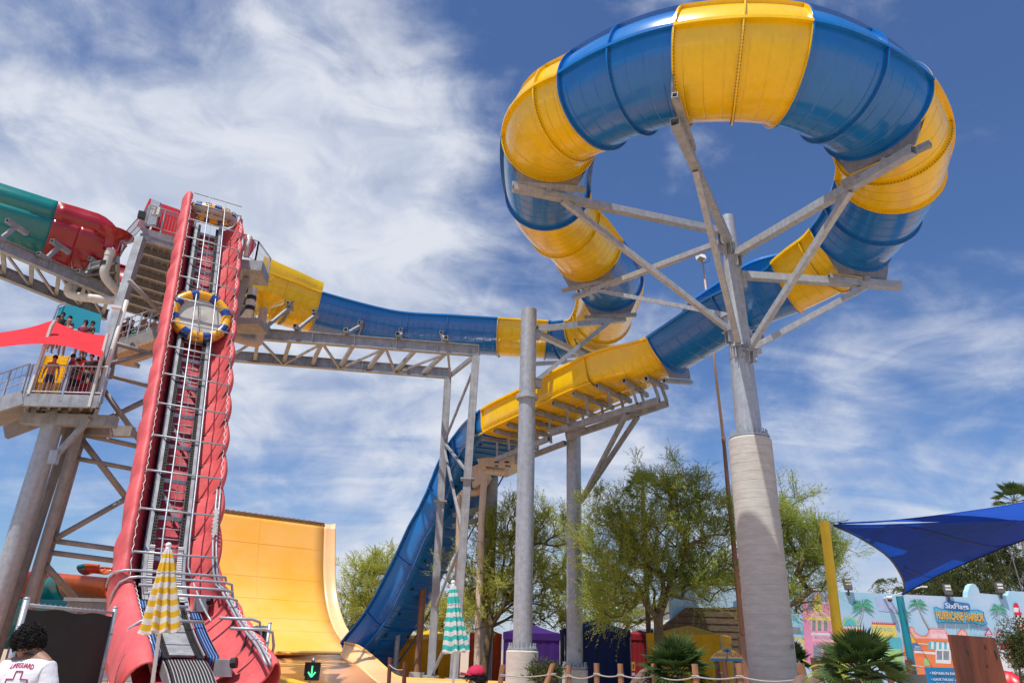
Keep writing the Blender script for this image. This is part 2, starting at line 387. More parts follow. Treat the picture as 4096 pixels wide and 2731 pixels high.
def shell(t0, t1, colr, name, parent, e=0.):
    ns = max(8, int((t1-t0)*10)); nph = 30
    mb = MB(); uv = []
    ph1 = math.pi/2
    outer = []; inner = []
    L0 = arclen(t0); L1 = arclen(t1)
    def phl(t):
        a = [-ph1+2*ph1*j/nph for j in range(nph+1)]
        ex = R_(ext((t0+t1)/2 if e == 'abrupt' else t)) if e != 0. else 0
        if e != 0.: a += [ph1+ex*(j+1)/8 for j in range(8)]
        return a
    for i in range(ns+1):
        t = t0+(t1-t0)*i/ns; P_ = phl(t)
        c, d, l, u = frame(t)
        for lst, off in ((outer, 0.), (inner, -.05)):
            row = []
            for ph in P_:
                x, y = prof_pt(t, ph, off); row.append(c+l*x+u*y)
            lst.append(row)
        for ph in P_: uv.append((L0+(L1-L0)*i/ns, ph/ph1))
    m = len(outer[0])
    uv2 = list(uv)
    mb.grid(outer); o = len(mb.v); mb.grid([r[::-1] for r in inner])
    uvi = []
    for i in range(ns+1): uvi += uv2[i*m:(i+1)*m][::-1]
    mb.uv = uv2+uvi
    # close the long edges and the ends
    for i in range(ns):
        a = i*m; b = (i+1)*m
        mb.f.append((a, b, o+b+m-1, o+a+m-1)); mb.f.append((a+m-1, o+a, o+b, b+m-1))
    ob = mb.build(name, colr, parent, True, R_(40))
    return ob
def flange_strip(t0, t1, phs_off, colr, parent, wd=.13, th=.10, ph=math.pi/2, name='rim_flange'):
    ns = max(8, int((t1-t0)*10))
    for side in ((-1, 1) if ph == math.pi/2 else (1,)):
        mb = MB()
        rows = []
        for i in range(ns+1):
            t = t0+(t1-t0)*i/ns; c, d, l, u = frame(t)
            a = side*(ph if ph == math.pi/2 else math.pi/2+R_(ext(t)))
            x, y = prof_pt(t, a, -.02); x2, y2 = prof_pt(t, a, wd)
            tx, ty = -(y2-y), (x2-x); q = math.hypot(tx, ty); tx *= th/q; ty *= th/q
            rows.append([c+l*x+u*y, c+l*x2+u*y2, c+l*(x2+tx)+u*(y2+ty), c+l*(x+tx)+u*(y+ty)])
        mb.grid(rows, True); n = len(rows)*4
        b = len(mb.v)-n; mb.f += [(b, b+1, b+2, b+3), (b+n-4, b+n-1, b+n-2, b+n-3)]
        mb.build(name, colr, parent)
def ring(t, colr, parent, wd=.11, th=.05, e=False, bolts=True):
    c, d, l, u = frame(t); mb = MB(); a1 = math.pi/2+(R_(ext(t)) if e else 0)
    n = 40; r0 = []; 
    A = [-math.pi/2+(a1+math.pi/2)*j/n for j in range(n+1)]
    rows = []
    for a in A:
        x, y = prof_pt(t, a, -.01); x2, y2 = prof_pt(t, a, wd)
        rows.append([c+l*x+u*y-d*th/2, c+l*x2+u*y2-d*th/2, c+l*x2+u*y2+d*th/2, c+l*x+u*y+d*th/2])
    mb.grid(rows, True); mb.f += [(0, 1, 2, 3), (4*n, 4*n+3, 4*n+2, 4*n+1)]
    if bolts:
        b = mb; mb.mi = [(len(mb.f), 1)]
        for j in range(0, 56):
            a = -math.pi/2+math.pi*(j+.5)/56
            x, y = prof_pt(t, a, wd*.5); p = c+l*x+u*y
            b.beam(p-d*(th/2+.02), p+d*(th/2+.02), .028, .028)
    return mb.build('joint_ring', [colr, 'dark_steel'], parent)
slide = thing('water_slide', path[15]*1.0, 'huge blue and yellow banded raft slide looping overhead and dropping to the orange basin', 'water slide')
secs = [(0, 2.0, 'yellow'), (2.0, 4.55, 'blue'), (4.55, 5.38, 'yellow'), (5.38, 6.45, 'blue'), (6.45, 8.0, 'yellow'), (8.0, 8.75, 'blue'), (8.75, 10.15, 'yellow'),
        (10.15, 10.85, 'blue'), (10.85, 12.1, 'yellow'), (12.1, 14.12, 'blue'), (14.12, 15.8, 'yellow'), (15.8, 17.8, 'blue'), (17.8, 19.5, 'yellow'), (19.5, 21.4, 'blue'),
        (21.4, 23.1, 'yellow'), (23.1, 25.02, 'blue'), (25.02, 28.0, 'yellow'), (28.0, 33.9, 'blue')]
for i, (a, b, c) in enumerate(secs):
    e = True if a >= 7.9 and b <= 25.2 else 0.
    sec = shell(a, b, c, 'flume_section', slide, e)
    flange_strip(a, b, None, c, sec)
    if e: flange_strip(a, b, None, c, sec, ph=9, wd=.12)
    nj = 2 if b-a > 1.0 else 1
    if a in (2.0,): nj = 4
    if a == 25.02: nj = 3
    if a == 28.0: nj = 5
    for j in range(nj):
        ring(a+(b-a)*(j+(0 if j or i == 0 else .0))/nj+.004, c, sec, e=bool(e), bolts=(a > 4))
    if i == 0 or a > 0: ring(b-.006, c, sec, e=bool(e), bolts=False, wd=.10)
# raised splash wall over the first yellow run
mb = MB(); rows = []
for i in range(13):
    t = 2.0*i/12; c, d, l, u = frame(t); x, y = prof_pt(t, math.pi/2, .0); h = .95-.1*t
    rows.append([c+l*(x+.02)+u*.03, c+l*(x+.10)+u*h*.5, c+l*(x+.02)+u*h, c+l*(x-.04)+u*h, c+l*(x+.03)+u*h*.5, c+l*(x-.04)+u*.03])
mb.grid(rows, True)
mb.build('splash_wall', 'yellow', slide, True, R_(40))
# underside stiffeners on the drop
for i in range(22):
    t = 28.4+i*.245; c, d, l, u = frame(t); k, n, dep = shape(t)
    b = MB(); yb = -RAD*k*dep
    b.beam(c+l*(-.95)+u*(yb-.01), c+l*.95+u*(yb-.01), .30, .07, up=u)
    b.build('stiffener_rib', 'blue', slide)
    if i % 2 == 0:
        for s in (-1, 1):
            h = MB(); h.tube([c+l*s*.95+d*.2+u*(yb-.02), c+l*s*.95+d*.2+u*(yb-.07)], .09, 10); h.build('drain_port', 'black', slide)
for i in range(9):
    t = 25.6+i*.29; c, d, l, u = frame(t); k, n, dep = shape(t); yb = -RAD*k*dep
    b = MB().beam(c+l*.05+u*(yb-.02)-d*.9, c+l*.05+u*(yb-.02)+d*.9, .14, .05, up=u); b.build('floor_seam', 'yellow', slide)

for side in (-1, 1):
    P_ = []
    for i in range(31):
        t = 26.0+2.1*i/30; c, d, l, u = frame(t); k, n, dep = shape(t); P_.append(c+l*side*RAD*k*.985-u*(RAD*k*dep*.985+.03))
    MB().tube(P_, .055, 6).build('bottom_lip', 'yellow', slide, True)
    P_ = []
    for i in range(41):
        t = 28.2+5.6*i/40; c, d, l, u = frame(t); k, n, dep = shape(t); P_.append(c+l*side*RAD*k*.97-u*(RAD*k*dep*.97+.03))
    MB().tube(P_, .05, 6).build('bottom_lip', 'blue', slide, True)
# ---- support saddles: steel plate cradle under the tube + two short cross beams
def cradle(t, parent, w=1.5, drop=.30, beams=True, plate=True):
    c, d, l, u = frame(t); k, n, dep = shape(t); R = RAD*k
    if plate:
        mb = MB(); n_ = 14; r1 = []; r2 = []
        bot = -R*dep-drop
        for j in range(n_+1):
            a = -R_(52)+R_(104)*j/n_; x, y = prof_pt(t, a, .10)
            xb = x*.92; yb = bot if abs(a) < R_(38) else bot+(y-bot)*(abs(a)-R_(38))/R_(14)
            r1.append(c+l*x+u*y); r2.append(c+l*xb+u*min(yb, y-.02))
        rows = [[a-d*.03, a+d*.03, b+d*.03, b-d*.03] for a, b in zip(r1, r2)]
        mb.grid(rows, True); mb.build('saddle_plate', 'plate', parent)
    if beams:
        mb = MB(); y = -R*dep-drop-.09
        mb.hollow(c+l*-w*.86+u*y+d*.16, c+l*w*.86+u*y+d*.16, .17, .17, up=u)
        mb.build('cradle_beam', 'steel2', parent)
    return c-u*(R*dep+drop+.18), d, l, u

# ---- centre column with its arms
def column(x, y, zb, zc, prof_c, zt, rb, rt, label, group, num=None, flange=None, bolts=20):
    t = thing('support_column', (x, y, 0), label, 'support column', group)
    mb = MB(); nseg = max(2, int(zc/.28)); pr = []
    for i in range(nseg):
        z0 = zc*i/nseg; z1 = zc*(i+1)/nseg
        pr += [(prof_c, z0+.006), (prof_c, z1-.016), (prof_c-.009, z1-.005)]
    pr += [(prof_c-.06, zc+.05), (rb+.05, zc+.055)]
    mb.lathe((x, y, zb), pr, 40); mb.build('concrete_pier', 'concrete', t, True, R_(12))
    mb = MB(); pr = [(rb, zc), (rt, zt), (rt-.03, zt), (rt-.03, zt-.4), (0.01, zt-.4)]
    mb.lathe((x, y, zb), pr, 40); pole = mb.build('pole', 'steel', t, True, R_(35))
    mb = MB(); mb.lathe((x, y, zb), [(rb, zc+.06), (rb+.22, zc+.06), (rb+.22, zc+.12), (rb, zc+.12)], 40); mb.build('base_flange', 'steel', t)
    for k in range(bolts):
        a = 2*math.pi*k/bolts; c = Vector((x+(rb+.14)*math.cos(a), y+(rb+.14)*math.sin(a), zb+zc+.10))
        b = MB(); b.tube([c, c+Vector((0, 0, .22))], .024, 6); b.tube([c+Vector((0, 0, .02)), c+Vector((0, 0, .10))], .05, 6); b.build('anchor_bolt', 'steel', t)
    if flange:
        mb = MB()
        f = rb+(rt-rb)*(flange-zc)/(zt-zc)
        mb.lathe((x, y, zb), [(f, flange-.14), (f+.13, flange-.10), (f+.13, flange-.005), (f+.13, flange+.005), (f+.13, flange+.10), (f, flange+.14)], 32); mb.build('splice_flange', 'steel', t)
        for k in range(24):
            pass
    if num:
        yy = -(prof_c if num[3] else rb)-.012
        a = num[4]; rr = (prof_c+.02 if num[3] else rb+.008)
        nrm = Vector((math.sin(a), -math.cos(a), 0)); right = Vector((math.cos(a), math.sin(a), 0))
        text_mesh(num[0], 'number', 'black', t, Vector((x, y, num[1]))+nrm*rr-right*num[2]*.3, right, (0, 0, 1), num[2], None, .012)
    return t
GC = 'tall galvanised columns under the slide'
def colpos(dx, dy, D): p = at(dx, dy, D); return p
D10 = 24.0
pj = colpos(1722, 1012, D10); ptop = colpos(1667, 498, D10); bx = (pj.x+ptop.x)/2+.0
print('col10', pj, ptop)
X10 = pj.x; 
c10 = column(X10, D10, 0, pj.z, .70, ptop.z, .44, .245, 'thickest column, banded concrete below and tapered steel above, marked 10', GC, num=('10', colpos(1545, 1482, 23.3).z, .14, True, R_(36)), bolts=26)
for k, zz in enumerate((atz,)): pass
zc_ = at(1705, 805, D10).z
mb = MB(); mb.lathe((X10, D10, 0), [(.38, zc_-.35), (.40, zc_-.3), (.40, zc_+.1), (.37, zc_+.15)], 30); mb.build('collar', 'steel', c10, True)
ZL = zc_
def lug(p, parent, ang):
    mb = MB(); m = Matrix.Rotation(ang, 3, 'Z')
    for s in (-1, 1): mb.box(p+m@Vector((s*.09, 0, -.22)), (.03, .34, .4), rot=m)
    mb.box(p, (.42, .42, .03), rot=m); mb.build('bracket', 'steel', parent)
def arm(parent, a, b, w=.22, name='arm', br=True):
    a = Vector(a); b = Vector(b)
    o = MB().hollow(a, b, w, w, t=.02).build(name, 'steel', parent)
    return o
def strut_to(parent, D, p_from, p_to, w=.16):
    a = Vector(p_from); b = Vector(p_to); return MB().hollow(a, b, w, w).build('brace', 'steel', parent)
# arm positions along the loop: (t on the path, radial arm from the column to beyond the saddle)
def on10(z, tgt, r=.3):
    d = Vector((tgt[0]-X10, tgt[1]-D10, 0)).normalized(); return Vector((X10, D10, z))+d*r
zat = lambda y, x=1665: at(x, y, D10).z
for (t, ya, yb_, over, f, wa) in ((14.12, 562, 800, .45, .68, .27), (17.8, 590, 812, 1.05, .70, .27), (21.4, 632, 800, 1.25, .78, .27), (10.85, 535, 762, 1.3, .78, .25), (8.75, 548, 716, 1.1, .80, .22), (24.0, 715, 800, 1.0, .6, .2)):
    pb, d, l, u = cradle(t, c10)
    dirr = Vector((pb.x-X10, pb.y-D10, 0)); dn = dirr.normalized(); zarm = zat(ya); zbr = zat(yb_)
    a = on10(zarm, pb, .28)
    e = pb+dn*over-Vector((0, 0, .14)); e.z += (pb.z-.14-a.z)*over/dirr.length*.8
    arm(c10, a, e, wa)
    m = a+(e-a)*f; s = on10(zbr, pb, .36)
    MB().hollow(s, m-Vector((0, 0, wa/2)), wa*.72, wa*.72).build('brace', 'steel', c10)
    lug(s+Vector((0, 0, -.05)), c10, math.atan2(dn.y, dn.x)-math.pi/2)
    lug(a+Vector((0, 0, -.12)), c10, math.atan2(dn.y, dn.x)-math.pi/2)
    MB().beam(pb+u*.05-l*.0, pb-Vector((0, 0, .1)), .2, .5).build('seat_block', 'steel2', c10)
    q = a+(e-a)*(f*.93); q2 = s+(m-s)*.86; MB().beam(q, q2, .05, .05).build('tie_rod', 'steel', c10)

# ---- column 9
D9 = 32.4
pj = colpos(1201, 1492, D9); ptop = colpos(1214, 712, D9); pf = at(1211, 912, D9)
c9 = column((pj.x+ptop.x)/2, D9, 0, pj.z-.05, .655, ptop.z, .393, .375, 'capped grey steel column with splice ring on square concrete foot, marked 9', GC, num=('9', pj.z-.52, .15, True, R_(31)), flange=pf.z)
X9 = (pj.x+ptop.x)/2
for t, za, zb_, over, f in ((8.0, at(1214, 752, D9).z, at(1212, 868, D9).z, .8, .8), (6.9, at(1214, 752, D9).z, at(1212, 828, D9).z, .9, .85)):
    pb, d, l, u = cradle(t, c9)
    dn = Vector((pb.x-X9, pb.y-D9, 0)).normalized(); r = Vector((X9, D9, 0))
    a = r+dn*.42+Vector((0, 0, za)); e = pb+dn*over-Vector((0, 0, .12)); e.z += (pb.z-a.z)*over/max(1, (pb-a).length)
    arm(c9, a, e, .26); m = a+(e-a)*f; s = r+dn*.5+Vector((0, 0, zb_))
    MB().hollow(s, m-Vector((0, 0, .1)), .2, .2).build('brace', 'steel', c9)
    lug(s, c9, math.atan2(dn.y, dn.x)-math.pi/2); lug(a-Vector((0, 0, .13)), c9, math.atan2(dn.y, dn.x)-math.pi/2)
pb, d, l, u = cradle(5.0, c9, w=1.7)
a = Vector((X9, D9+.4, min(pb.z-.2, ptop.z-.35))); arm(c9, a, pb-Vector((0, 0, .1)), .24)

# ---- column 0 with the twin beam frame under the flat yellow run
D0 = 36.0
pj = colpos(1323, 1537, D0); ptop = colpos(1314, 985, D0)
c0 = column(pj.x-.05, D0, 0, pj.z, .58, ptop.z, .37, .355, 'slimmer grey steel column below the flat yellow run, marked 0', GC, num=('0', pj.z+.72, .16, False, R_(28)), bolts=18)
def brk(a, b, nm='beam', w=.2, h=.24, m='steel2', par=None): return MB().hollow(a, b, w, h).build(nm, m, par)
F0, F1 = 25.35, 28.2
rails = []
for s in (-.55, .55):
    pr = []
    for t in (F0, (F0+F1)/2+.1, F1-.1):
        c, d, l, u = frame(t); k, n, dep = shape(t); pr.append(c+l*s-u*(RAD*k*dep+1.05))
    rails.append(pr); brk(pr[0], pr[1], 'rail_beam', .22, .28, par=c0); brk(pr[1]+(pr[2]-pr[1])*.03-Vector((0,0,.25)), pr[2]-Vector((0,0,.1)), 'rail_beam', .2, .24, par=c0)
for i in range(10):
    t = F0+(F1-F0-.1)*i/9; c, d, l, u = frame(t); k, n, dep = shape(t); b = RAD*k*dep
    y = b+.14
    MB().hollow(c-l*1.42-u*y, c+l*1.42-u*y, .17, .2, up=u).build('cross_beam', 'steel2', c0)
    for s in (-.55, .55):
        MB().beam(c+l*s-u*(y+.1), c+l*s-u*(y+.85), .12, .12).build('post', 'steel2', c0)
    if i % 3 == 1: MB().hollow(c-l*.55-u*(b+1.05), c+l*.55-u*(b+1.05), .14, .14).build('cross_beam', 'steel2', c0)
for s in (0, 1):
    p = rails[s][0]+(rails[s][1]-rails[s][0])*.28
    q = Vector((pj.x+.3, D0-.1+.4*s, at(1310+25*s, 1150, D0).z))
    MB().hollow(q, p-Vector((0, 0, .15)), .18, .18).build('long_brace', 'steel2', c0)
pb, d, l, u = cradle(25.02, c0, beams=True)

# ---- columns under the drop
def rust_col(dx, dy, dyb, D, r, label, m, capw, zt=None):
    p = at(dx, dy, D); t = thing('support_post', (p.x, p.y, 0), label, 'support post', 'thin posts under the blue drop')
    mb = MB(); mb.tube([(p.x, p.y, 0), (p.x, p.y, p.z-.3)], r, 20); mb.build('post', m, t, True, R_(40))
    MB().hollow((p.x-capw, p.y+.1, p.z-.15), (p.x+capw, p.y-.1, p.z-.15), .28, .26).build('head_beam', 'steel2', t)
    MB().box((p.x, p.y, p.z-.32), (.6, .5, .04)).build('cap_plate', 'steel2', t)
    MB().box((p.x, p.y, .2), (.8, .8, .4)).build('footing', 'concrete', t)
rust_col(975, 1300, 0, 45.6, .19, 'brown weathered post under the middle of the blue drop', 'rust', .75)
rust_col(917, 1412, 0, 46.6, .15, 'short grey post near the foot of the blue drop', 'steel', .7)
# column 8 with drain tank and pipes
D8 = 42.0
p8 = at(1128, 1085, D8)
c8 = thing('support_column', (p8.x-.2, D8+1.0, 0), 'blotched grey column behind two plastic drain pipes, marked 8', 'support column', GC)
MB().lathe((p8.x+.05, D8+1.0, 0), [(.37, 0), (.35, p8.z), (.33, p8.z), (.33, p8.z-.3)], 32).build('pole', 'steel2', c8, True, R_(35))
text_mesh('8', 'number', 'black', c8, Vector((p8.x+.12, D8+.63, at(1122, 1504, D8+.6).z)), (1, .2, 0), (0, 0, 1), .15, None, .02)
for dy_ in (1175, 1200):
    a = at(1040, dy_+8, D8+1.2); b = at(1122, dy_-12, D8+.7); MB().hollow(a, b, .2, .24).build('arm', 'steel2', c8)
tank = thing('drain_tank', at(1140, 1060, D8), 'cream fibreglass drain hopper under the crest of the slide', 'drain tank')
pl = [K8(0, 1420), (K8(155, 1335)), K8(230, 1370), K8(420, 1470), K8(300, 1520), K8(60, 1500)]
A = [at(x, y, D8-1.2) for x, y in [(1090, 1043), (1135, 1021), (1192, 1028), (1190, 1060), (1155, 1075), (1100, 1066)]]
MB().slab(A, (.2, 2.6, .05)).build('hopper', 'cream', tank)
A = [at(x, y, D8-1.0) for x, y in [(1082, 1072), (1110, 1060), (1122, 1084), (1105, 1110), (1085, 1118)]]
MB().slab(A, (.2, 1.6, .0)).build('side_hopper', 'cream', tank)
for x in (1141, 1164):
    a = at(x, 1066, D8-1.0); MB().lathe(a-Vector((0, 0, .18)), [(.14, 0), (.22, .02), (.22, .08), (.15, .1), (.15, .2), (.24, .22), (.24, .3)], 18).build('pipe_flange', 'black', tank, True, R_(30))
def pipe(ptsD, r, m, label, rings=()):
    P_ = [at(*p) for p in ptsD]; sm = []
    for i in range(len(P_)):
        if 0 < i < len(P_)-1:
            a = P_[i-1]; b = P_[i]; c = P_[i+1]; k = min(.45, (a-b).length*.45, (c-b).length*.45)
            u = b+(a-b).normalized()*k; v = b+(c-b).normalized()*k
            for j in range(7):
                s = j/6; sm.append(u*(1-s)**2+b*2*s*(1-s)+v*s*s)
        else: sm.append(P_[i])
    t = thing('drain_pipe', P_[-1], label, 'drain pipe', 'plastic drain pipes on the slide')
    MB().tube(sm, r, 16).build('pipe', m, t, True, R_(50))
    for q, dd, mm in rings:
        c = at(*q); c2 = at(*dd); d = (c2-c).normalized(); MB().tube([c, c+d*.22], r*1.12, 16).build('coupling', mm, t, True, R_(50))
    return t
pipe([(1164, 1070, D8-1.0), (1164, 1086, D8-1.0), (1140, 1084, D8-1.0), (1113, 1082, D8-.9), (1106, 1190, D8-.9), (1094, 1600, D8-.9)], .19, 'cream', 'cream drain pipe dropping from the hopper in front of column 8', [((1104, 1245, D8-.9), (1104, 1252, D8-.9), 'cream')])
pipe([(1118, 1100, D8-.6), (1103, 1132, D8-.6), (1056, 1130, D8-.6), (1056, 1200, D8-.6), (1045, 1600, D8-.6)], .20, 'pvc_tan', 'tan drain pipe behind the front truss post', [((1052, 1290, D8-.6), (1052, 1298, D8-.6), 'pvc_tan')])

# ---- truss bridge under the straight run
tz = at(1090, 812, 38.2).z
tr = thing('truss_bridge', at(1060, 1540, 39), 'long galvanised girder bridge carrying the straight blue run, on two tall posts', 'truss bridge')
fa, fb = atz(520, 762, tz+.1), atz(1100, 806, tz); ba, bb = atz(520, 817, tz+.1), atz(1035, 858, tz)
MB().ibeam(fa, fb, .32, .62).build('front_girder', 'steel2', tr); MB().ibeam(ba, bb, .32, .62).build('rear_girder', 'steel2', tr)
n = 8
for i in range(n+1):
    a = fa+(fb-fa)*i/n; b = ba+(bb-ba)*i/n; up = Vector((0, 0, .1))
    MB().beam(a-up, b-up, .2, .22).build('cross_beam', 'steel2', tr)
    if i < n:
        a2 = fa+(fb-fa)*(i+1)/n; b2 = ba+(bb-ba)*(i+1)/n
        p, q = (a, b2) if i % 2 else (b, a2); MB().beam(p-up*2.5, q-up*2.5, .12, .1).build('diagonal', 'steel2', tr)
for nm, top, (dx, dy) in (('front', fb, (1042, 1560)), ('rear', bb, (990, 1553))):
    top = top-Vector((.15, 0, .33)); D = top.y; bt = at(dx, dy, D); bt.z = min(bt.z, .5)
    MB().beam(top, bt, .40, .36).build('post', 'steel2', tr)
    MB().box(bt, (.8, .8, .12)).build('base_plate', 'steel', tr)
    for q in (.42,): MB().box(top.lerp(bt, q+(.03 if nm == 'rear' else 0)), (.7, .62, .08)).build('splice_plate', 'steel2', tr)
    if nm == 'front': tf, bf = top, bt
    else: tr_, br_ = top, bt
lv = [.07, .29, .42, .60, .74, .97]
lp = [(1, .0, 0, .22), (0, .22, 1, .42), (1, .42, 0, .60), (0, .60, 1, .77), (1, .77, 0, .93)]
for s, u0, s1, u1 in [(0, .03, 1, .24), (1, .24, 0, .40), (1, .26, 0, .60), (0, .60, 1, .80), (0, .84, 1, 1.)]:
    P_ = (tf, bf, tr_, br_)
    a = (tf+(bf-tf)*u0) if s == 0 else (tr_+(br_-tr_)*u0); b = (tf+(bf-tf)*u1) if s1 == 0 else (tr_+(br_-tr_)*u1)
    MB().beam(a, b, .12, .12).build('brace', 'steel2', tr)
# brackets standing on the girders and holding the flume
for t in (.75, 1.25, 2.0, 2.6, 3.2, 3.85):
    c, d, l, u = frame(t); k, n, dep = shape(t); R = RAD*k
    sp = thing('flume_bracket', c-Vector((0, 0, R+.6)), 'square tube bracket propping the straight run on the girders', 'bracket', 'brackets between girder bridge and straight run')
    # matching spot on the front girder
    fr = (c-fa).dot((fb-fa).normalized())/(fb-fa).length; g = fa+(fb-fa)*fr; g = Vector((g.x, g.y, g.z+.34)); g2 = ba+(bb-ba)*fr; g2 = Vector((g2.x, g2.y, g2.z+.34))
    cc = c+l*R*.75-u*R*.72
    hi = Vector((cc.x, cc.y-.1, cc.z)); lo = Vector((g.x, g.y, g.z+.12))
    MB().hollow(g-Vector((0, .5, -.12)), g+Vector((0, .5, .12)), .22, .22).build('foot', 'steel2', sp)
    if hi.z-lo.z > .5:
        MB().hollow(lo, hi, .16, .16).build('post', 'steel2', sp)
        MB().hollow(hi-Vector((0, .55, .0)), hi+Vector((0, .55, 0)), .2, .2).build('head', 'steel2', sp)
    m = MB(); rows = []
    for j in range(11):
        a = R_(-8)+R_(66)*j/10; x, y = prof_pt(t, a, .02); x2, y2 = prof_pt(t, a, .22*math.sin(math.pi*(j+.6)/11.2)+.04)
        rows.append([c+l*x+u*y-d*.04, c+l*x2+u*y2-d*.04, c+l*x2+u*y2+d*.04, c+l*x+u*y+d*.04])
    m.grid(rows, True); m.build('saddle_plate', 'steel2', sp)
# ================================================================== the red raft lift
def sweep_path(P_, s):      # arc-length parametrised polyline
    pass
LP = [att(452, 1600, 15.3), att(436, 1545, 16.2), att(418, 1505, 17.4), att(398, 1450, 18.9), att(382, 1385, 20.2), att(376, 1308, 20.8)]
Ltop = att(481, 509, 34.0); dS = (Ltop-LP[-1]).normalized()
for k in (3, 8, 13): LP.append(LP[5]+dS*k)
LP.append(Ltop); LP.append(Ltop+dS*.9)
_d = []; _s = [0]
for i in range(401): _d.append(catmull(LP, (len(LP)-1)*i/400))
for i in range(400): _s.append(_s[-1]+(_d[i+1]-_d[i]).length)
LTOT = _s[-1]
def lpos(s):
    s = min(max(s, 0), LTOT-1e-4)
    i = min(int(np.searchsorted(_s, s, side='right'))-1, 399); f = (s-_s[i])/(_s[i+1]-_s[i]); return _d[i].lerp(_d[i+1], f)
hd = Vector((dS.x, dS.y, 0)).normalized(); LAT = Vector((hd.y, -hd.x, 0))*.755
def lfr(s):
    c = lpos(s); T = (lpos(s+.25)-lpos(s-.25)).normalized(); Nn = LAT.cross(T).normalized(); return c, T, Nn
def LX(s, a, n): c, T, Nn = lfr(s); return c+LAT*a+Nn*n
def s_at(dy):      # run length where the lift's centre crosses a picture height
    best = 0; bd = 1e9
    for i in range(0, 401):
        p = _d[i]-Vector((0, 0, H)); f = p.y*math.cos(TH)+p.z*math.sin(TH); v = (-p.y*math.sin(TH)+p.z*math.cos(TH))/f; u = p.x/f
        Y = -u*math.sin(RO)+v*math.cos(RO); yy = (1365.5-Y*F)/1.74149
        if abs(yy-dy) < bd: bd = abs(yy-dy); best = _s[i]
    return best
S0 = s_at(1308)
lift = thing('raft_lift', (LP[4].x, LP[4].y, 0), 'steep red vinyl hooded conveyor lift with chain track that hauls rafts to the tower', 'raft lift')
HS = 1.40
def scal(s): return abs(math.sin(math.pi*((s-S0)/HS)))
def wall(prof, s0, s1, name, m, ds=.1):
    rows = []; n = int((s1-s0)/ds)
    for i in range(n+1):
        s = s0+(s1-s0)*i/n; q = scal(s); c, T, Nn = lfr(s)
        rows.append([c+LAT*a+Nn*nn for a, nn in prof(s, q)])
    o = MB().grid(rows).build(name, m, lift, True)
    md = o.modifiers.new('thickness', 'SOLIDIFY'); md.thickness = .03; return o
def smo(pts, k=3):
    P_ = [Vector((a, b, 0)) for a, b in pts]; n = (len(pts)-1)*k
    return [(v.x, v.y) for v in (catmull(P_, (len(pts)-1)*i/n) for i in range(n+1))]
def low(s): return 1-ss(s, S0-2.5, S0+1)
def fcut(s): return ss(s, LTOT-1.6, LTOT)
def lipL(s, q):
    e = low(s); j = .05*math.sin(s*2.9)+.035*math.sin(s*5.3+1)
    return smo([(-1.24-.04*e, .58), (-1.38, .68+.05*q), (-1.50-.07*q-.16*e, .56+.05*q), (-1.58-.12*q-.25*e-j*.7, .22), (-1.58-.06*q-.3*e, -.25-.3*e)])
def panL(s, q): return smo([(-1.24, .57), (-1.08, .2), (-.88, -.2), (-.76, -.38)], 2)
def panR(s, q):
    q2 = q**.6
    e = low(s)*.35
    return smo([(.74, -.38), (1.0+e*.3, -.36+.09*q2), (1.32+e*.6, -.15+.16*q2), (1.52+e, .20+.06*q2), (1.62+e+.06*q, .60)], 4)
def lipR(s, q):
    e = low(s)*.35
    return smo([(1.62+e+.06*q, .60), (1.72+e+.12*q, .55+.03*q), (1.80+e+.16*q, .25), (1.76+e+.1*q, -.2)])
wall(lipL, .0, LTOT, 'left_lip', 'hood', .07); wall(panL, .0, LTOT-.2, 'left_panel', 'hood_shaded', .2)
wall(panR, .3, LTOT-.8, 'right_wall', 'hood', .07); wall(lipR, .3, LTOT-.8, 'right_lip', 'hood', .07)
wall(lambda s, q: [(-.76, -.38), (-.4, -.46), (0, -.46+.05*q), (.4, -.46), (.76, -.38)], 2.6, LTOT-1.3, 'back_panel', 'hood_shaded', .14)
# rails, chains, rungs
SR0 = s_at(1420)
def run(a, n, s0, s1, w, h, name, m, ds=.5):
    k = max(1, int((s1-s0)/ds)); mb = MB()
    pts = [LX(s0+(s1-s0)*i/k, a, n) for i in range(k+1)]
    rows = []
    for i, p in enumerate(pts):
        c, T, Nn = lfr(s0+(s1-s0)*i/k)
        rows.append([p+LAT*x*w/2+Nn*y*h/2 for x, y in ((-1, -1), (1, -1), (1, 1), (-1, 1))])
    mb.grid(rows, True); e = len(rows)*4; mb.f += [(3, 2, 1, 0), (e-4, e-3, e-2, e-1)]
    return mb.build(name, m, lift)
for sgn in (-1, 1):
    run(.66*sgn, .0, SR0, LTOT-.9, .13, .16, 'rail', 'steel2'); run(.75*sgn, -.18, SR0, LTOT-1.2, .04, .4, 'side_channel', 'steel')
    # chain: one mesh of links
    mb = MB(); k = int((LTOT-1.3-SR0)/.11)
    for i in range(k):
        s = SR0+i*.11
        c, T, Nn = lfr(s); p = c+LAT*(.50*sgn)+Nn*.03
        mb.beam(p-T*.030, p+T*.030, .10, .05, Nn); mb.beam(p-T*.055-LAT*.045, p+T*.055-LAT*.045, .02, .07, Nn); mb.beam(p-T*.055+LAT*.045, p+T*.055+LAT*.045, .02, .07, Nn)
    mb.build('chain', 'black', lift)
    run(.50*sgn, -.06, SR0, LTOT-1.3, .12, .02, 'chain_bed', 'steel2')
k = int((LTOT-1.5-S0+1)/.35)
for i in range(k):
    s = S0-1+i*.35
    if i % 4 == 0: MB().beam(LX(s, -.56, -.08), LX(s, .56, -.08), .12, .12).build('cross_channel', 'steel', lift)
    else: MB().tube([LX(s, -.56, -.12), LX(s, .56, -.12)], .018, 6).build('rung', 'steel', lift)
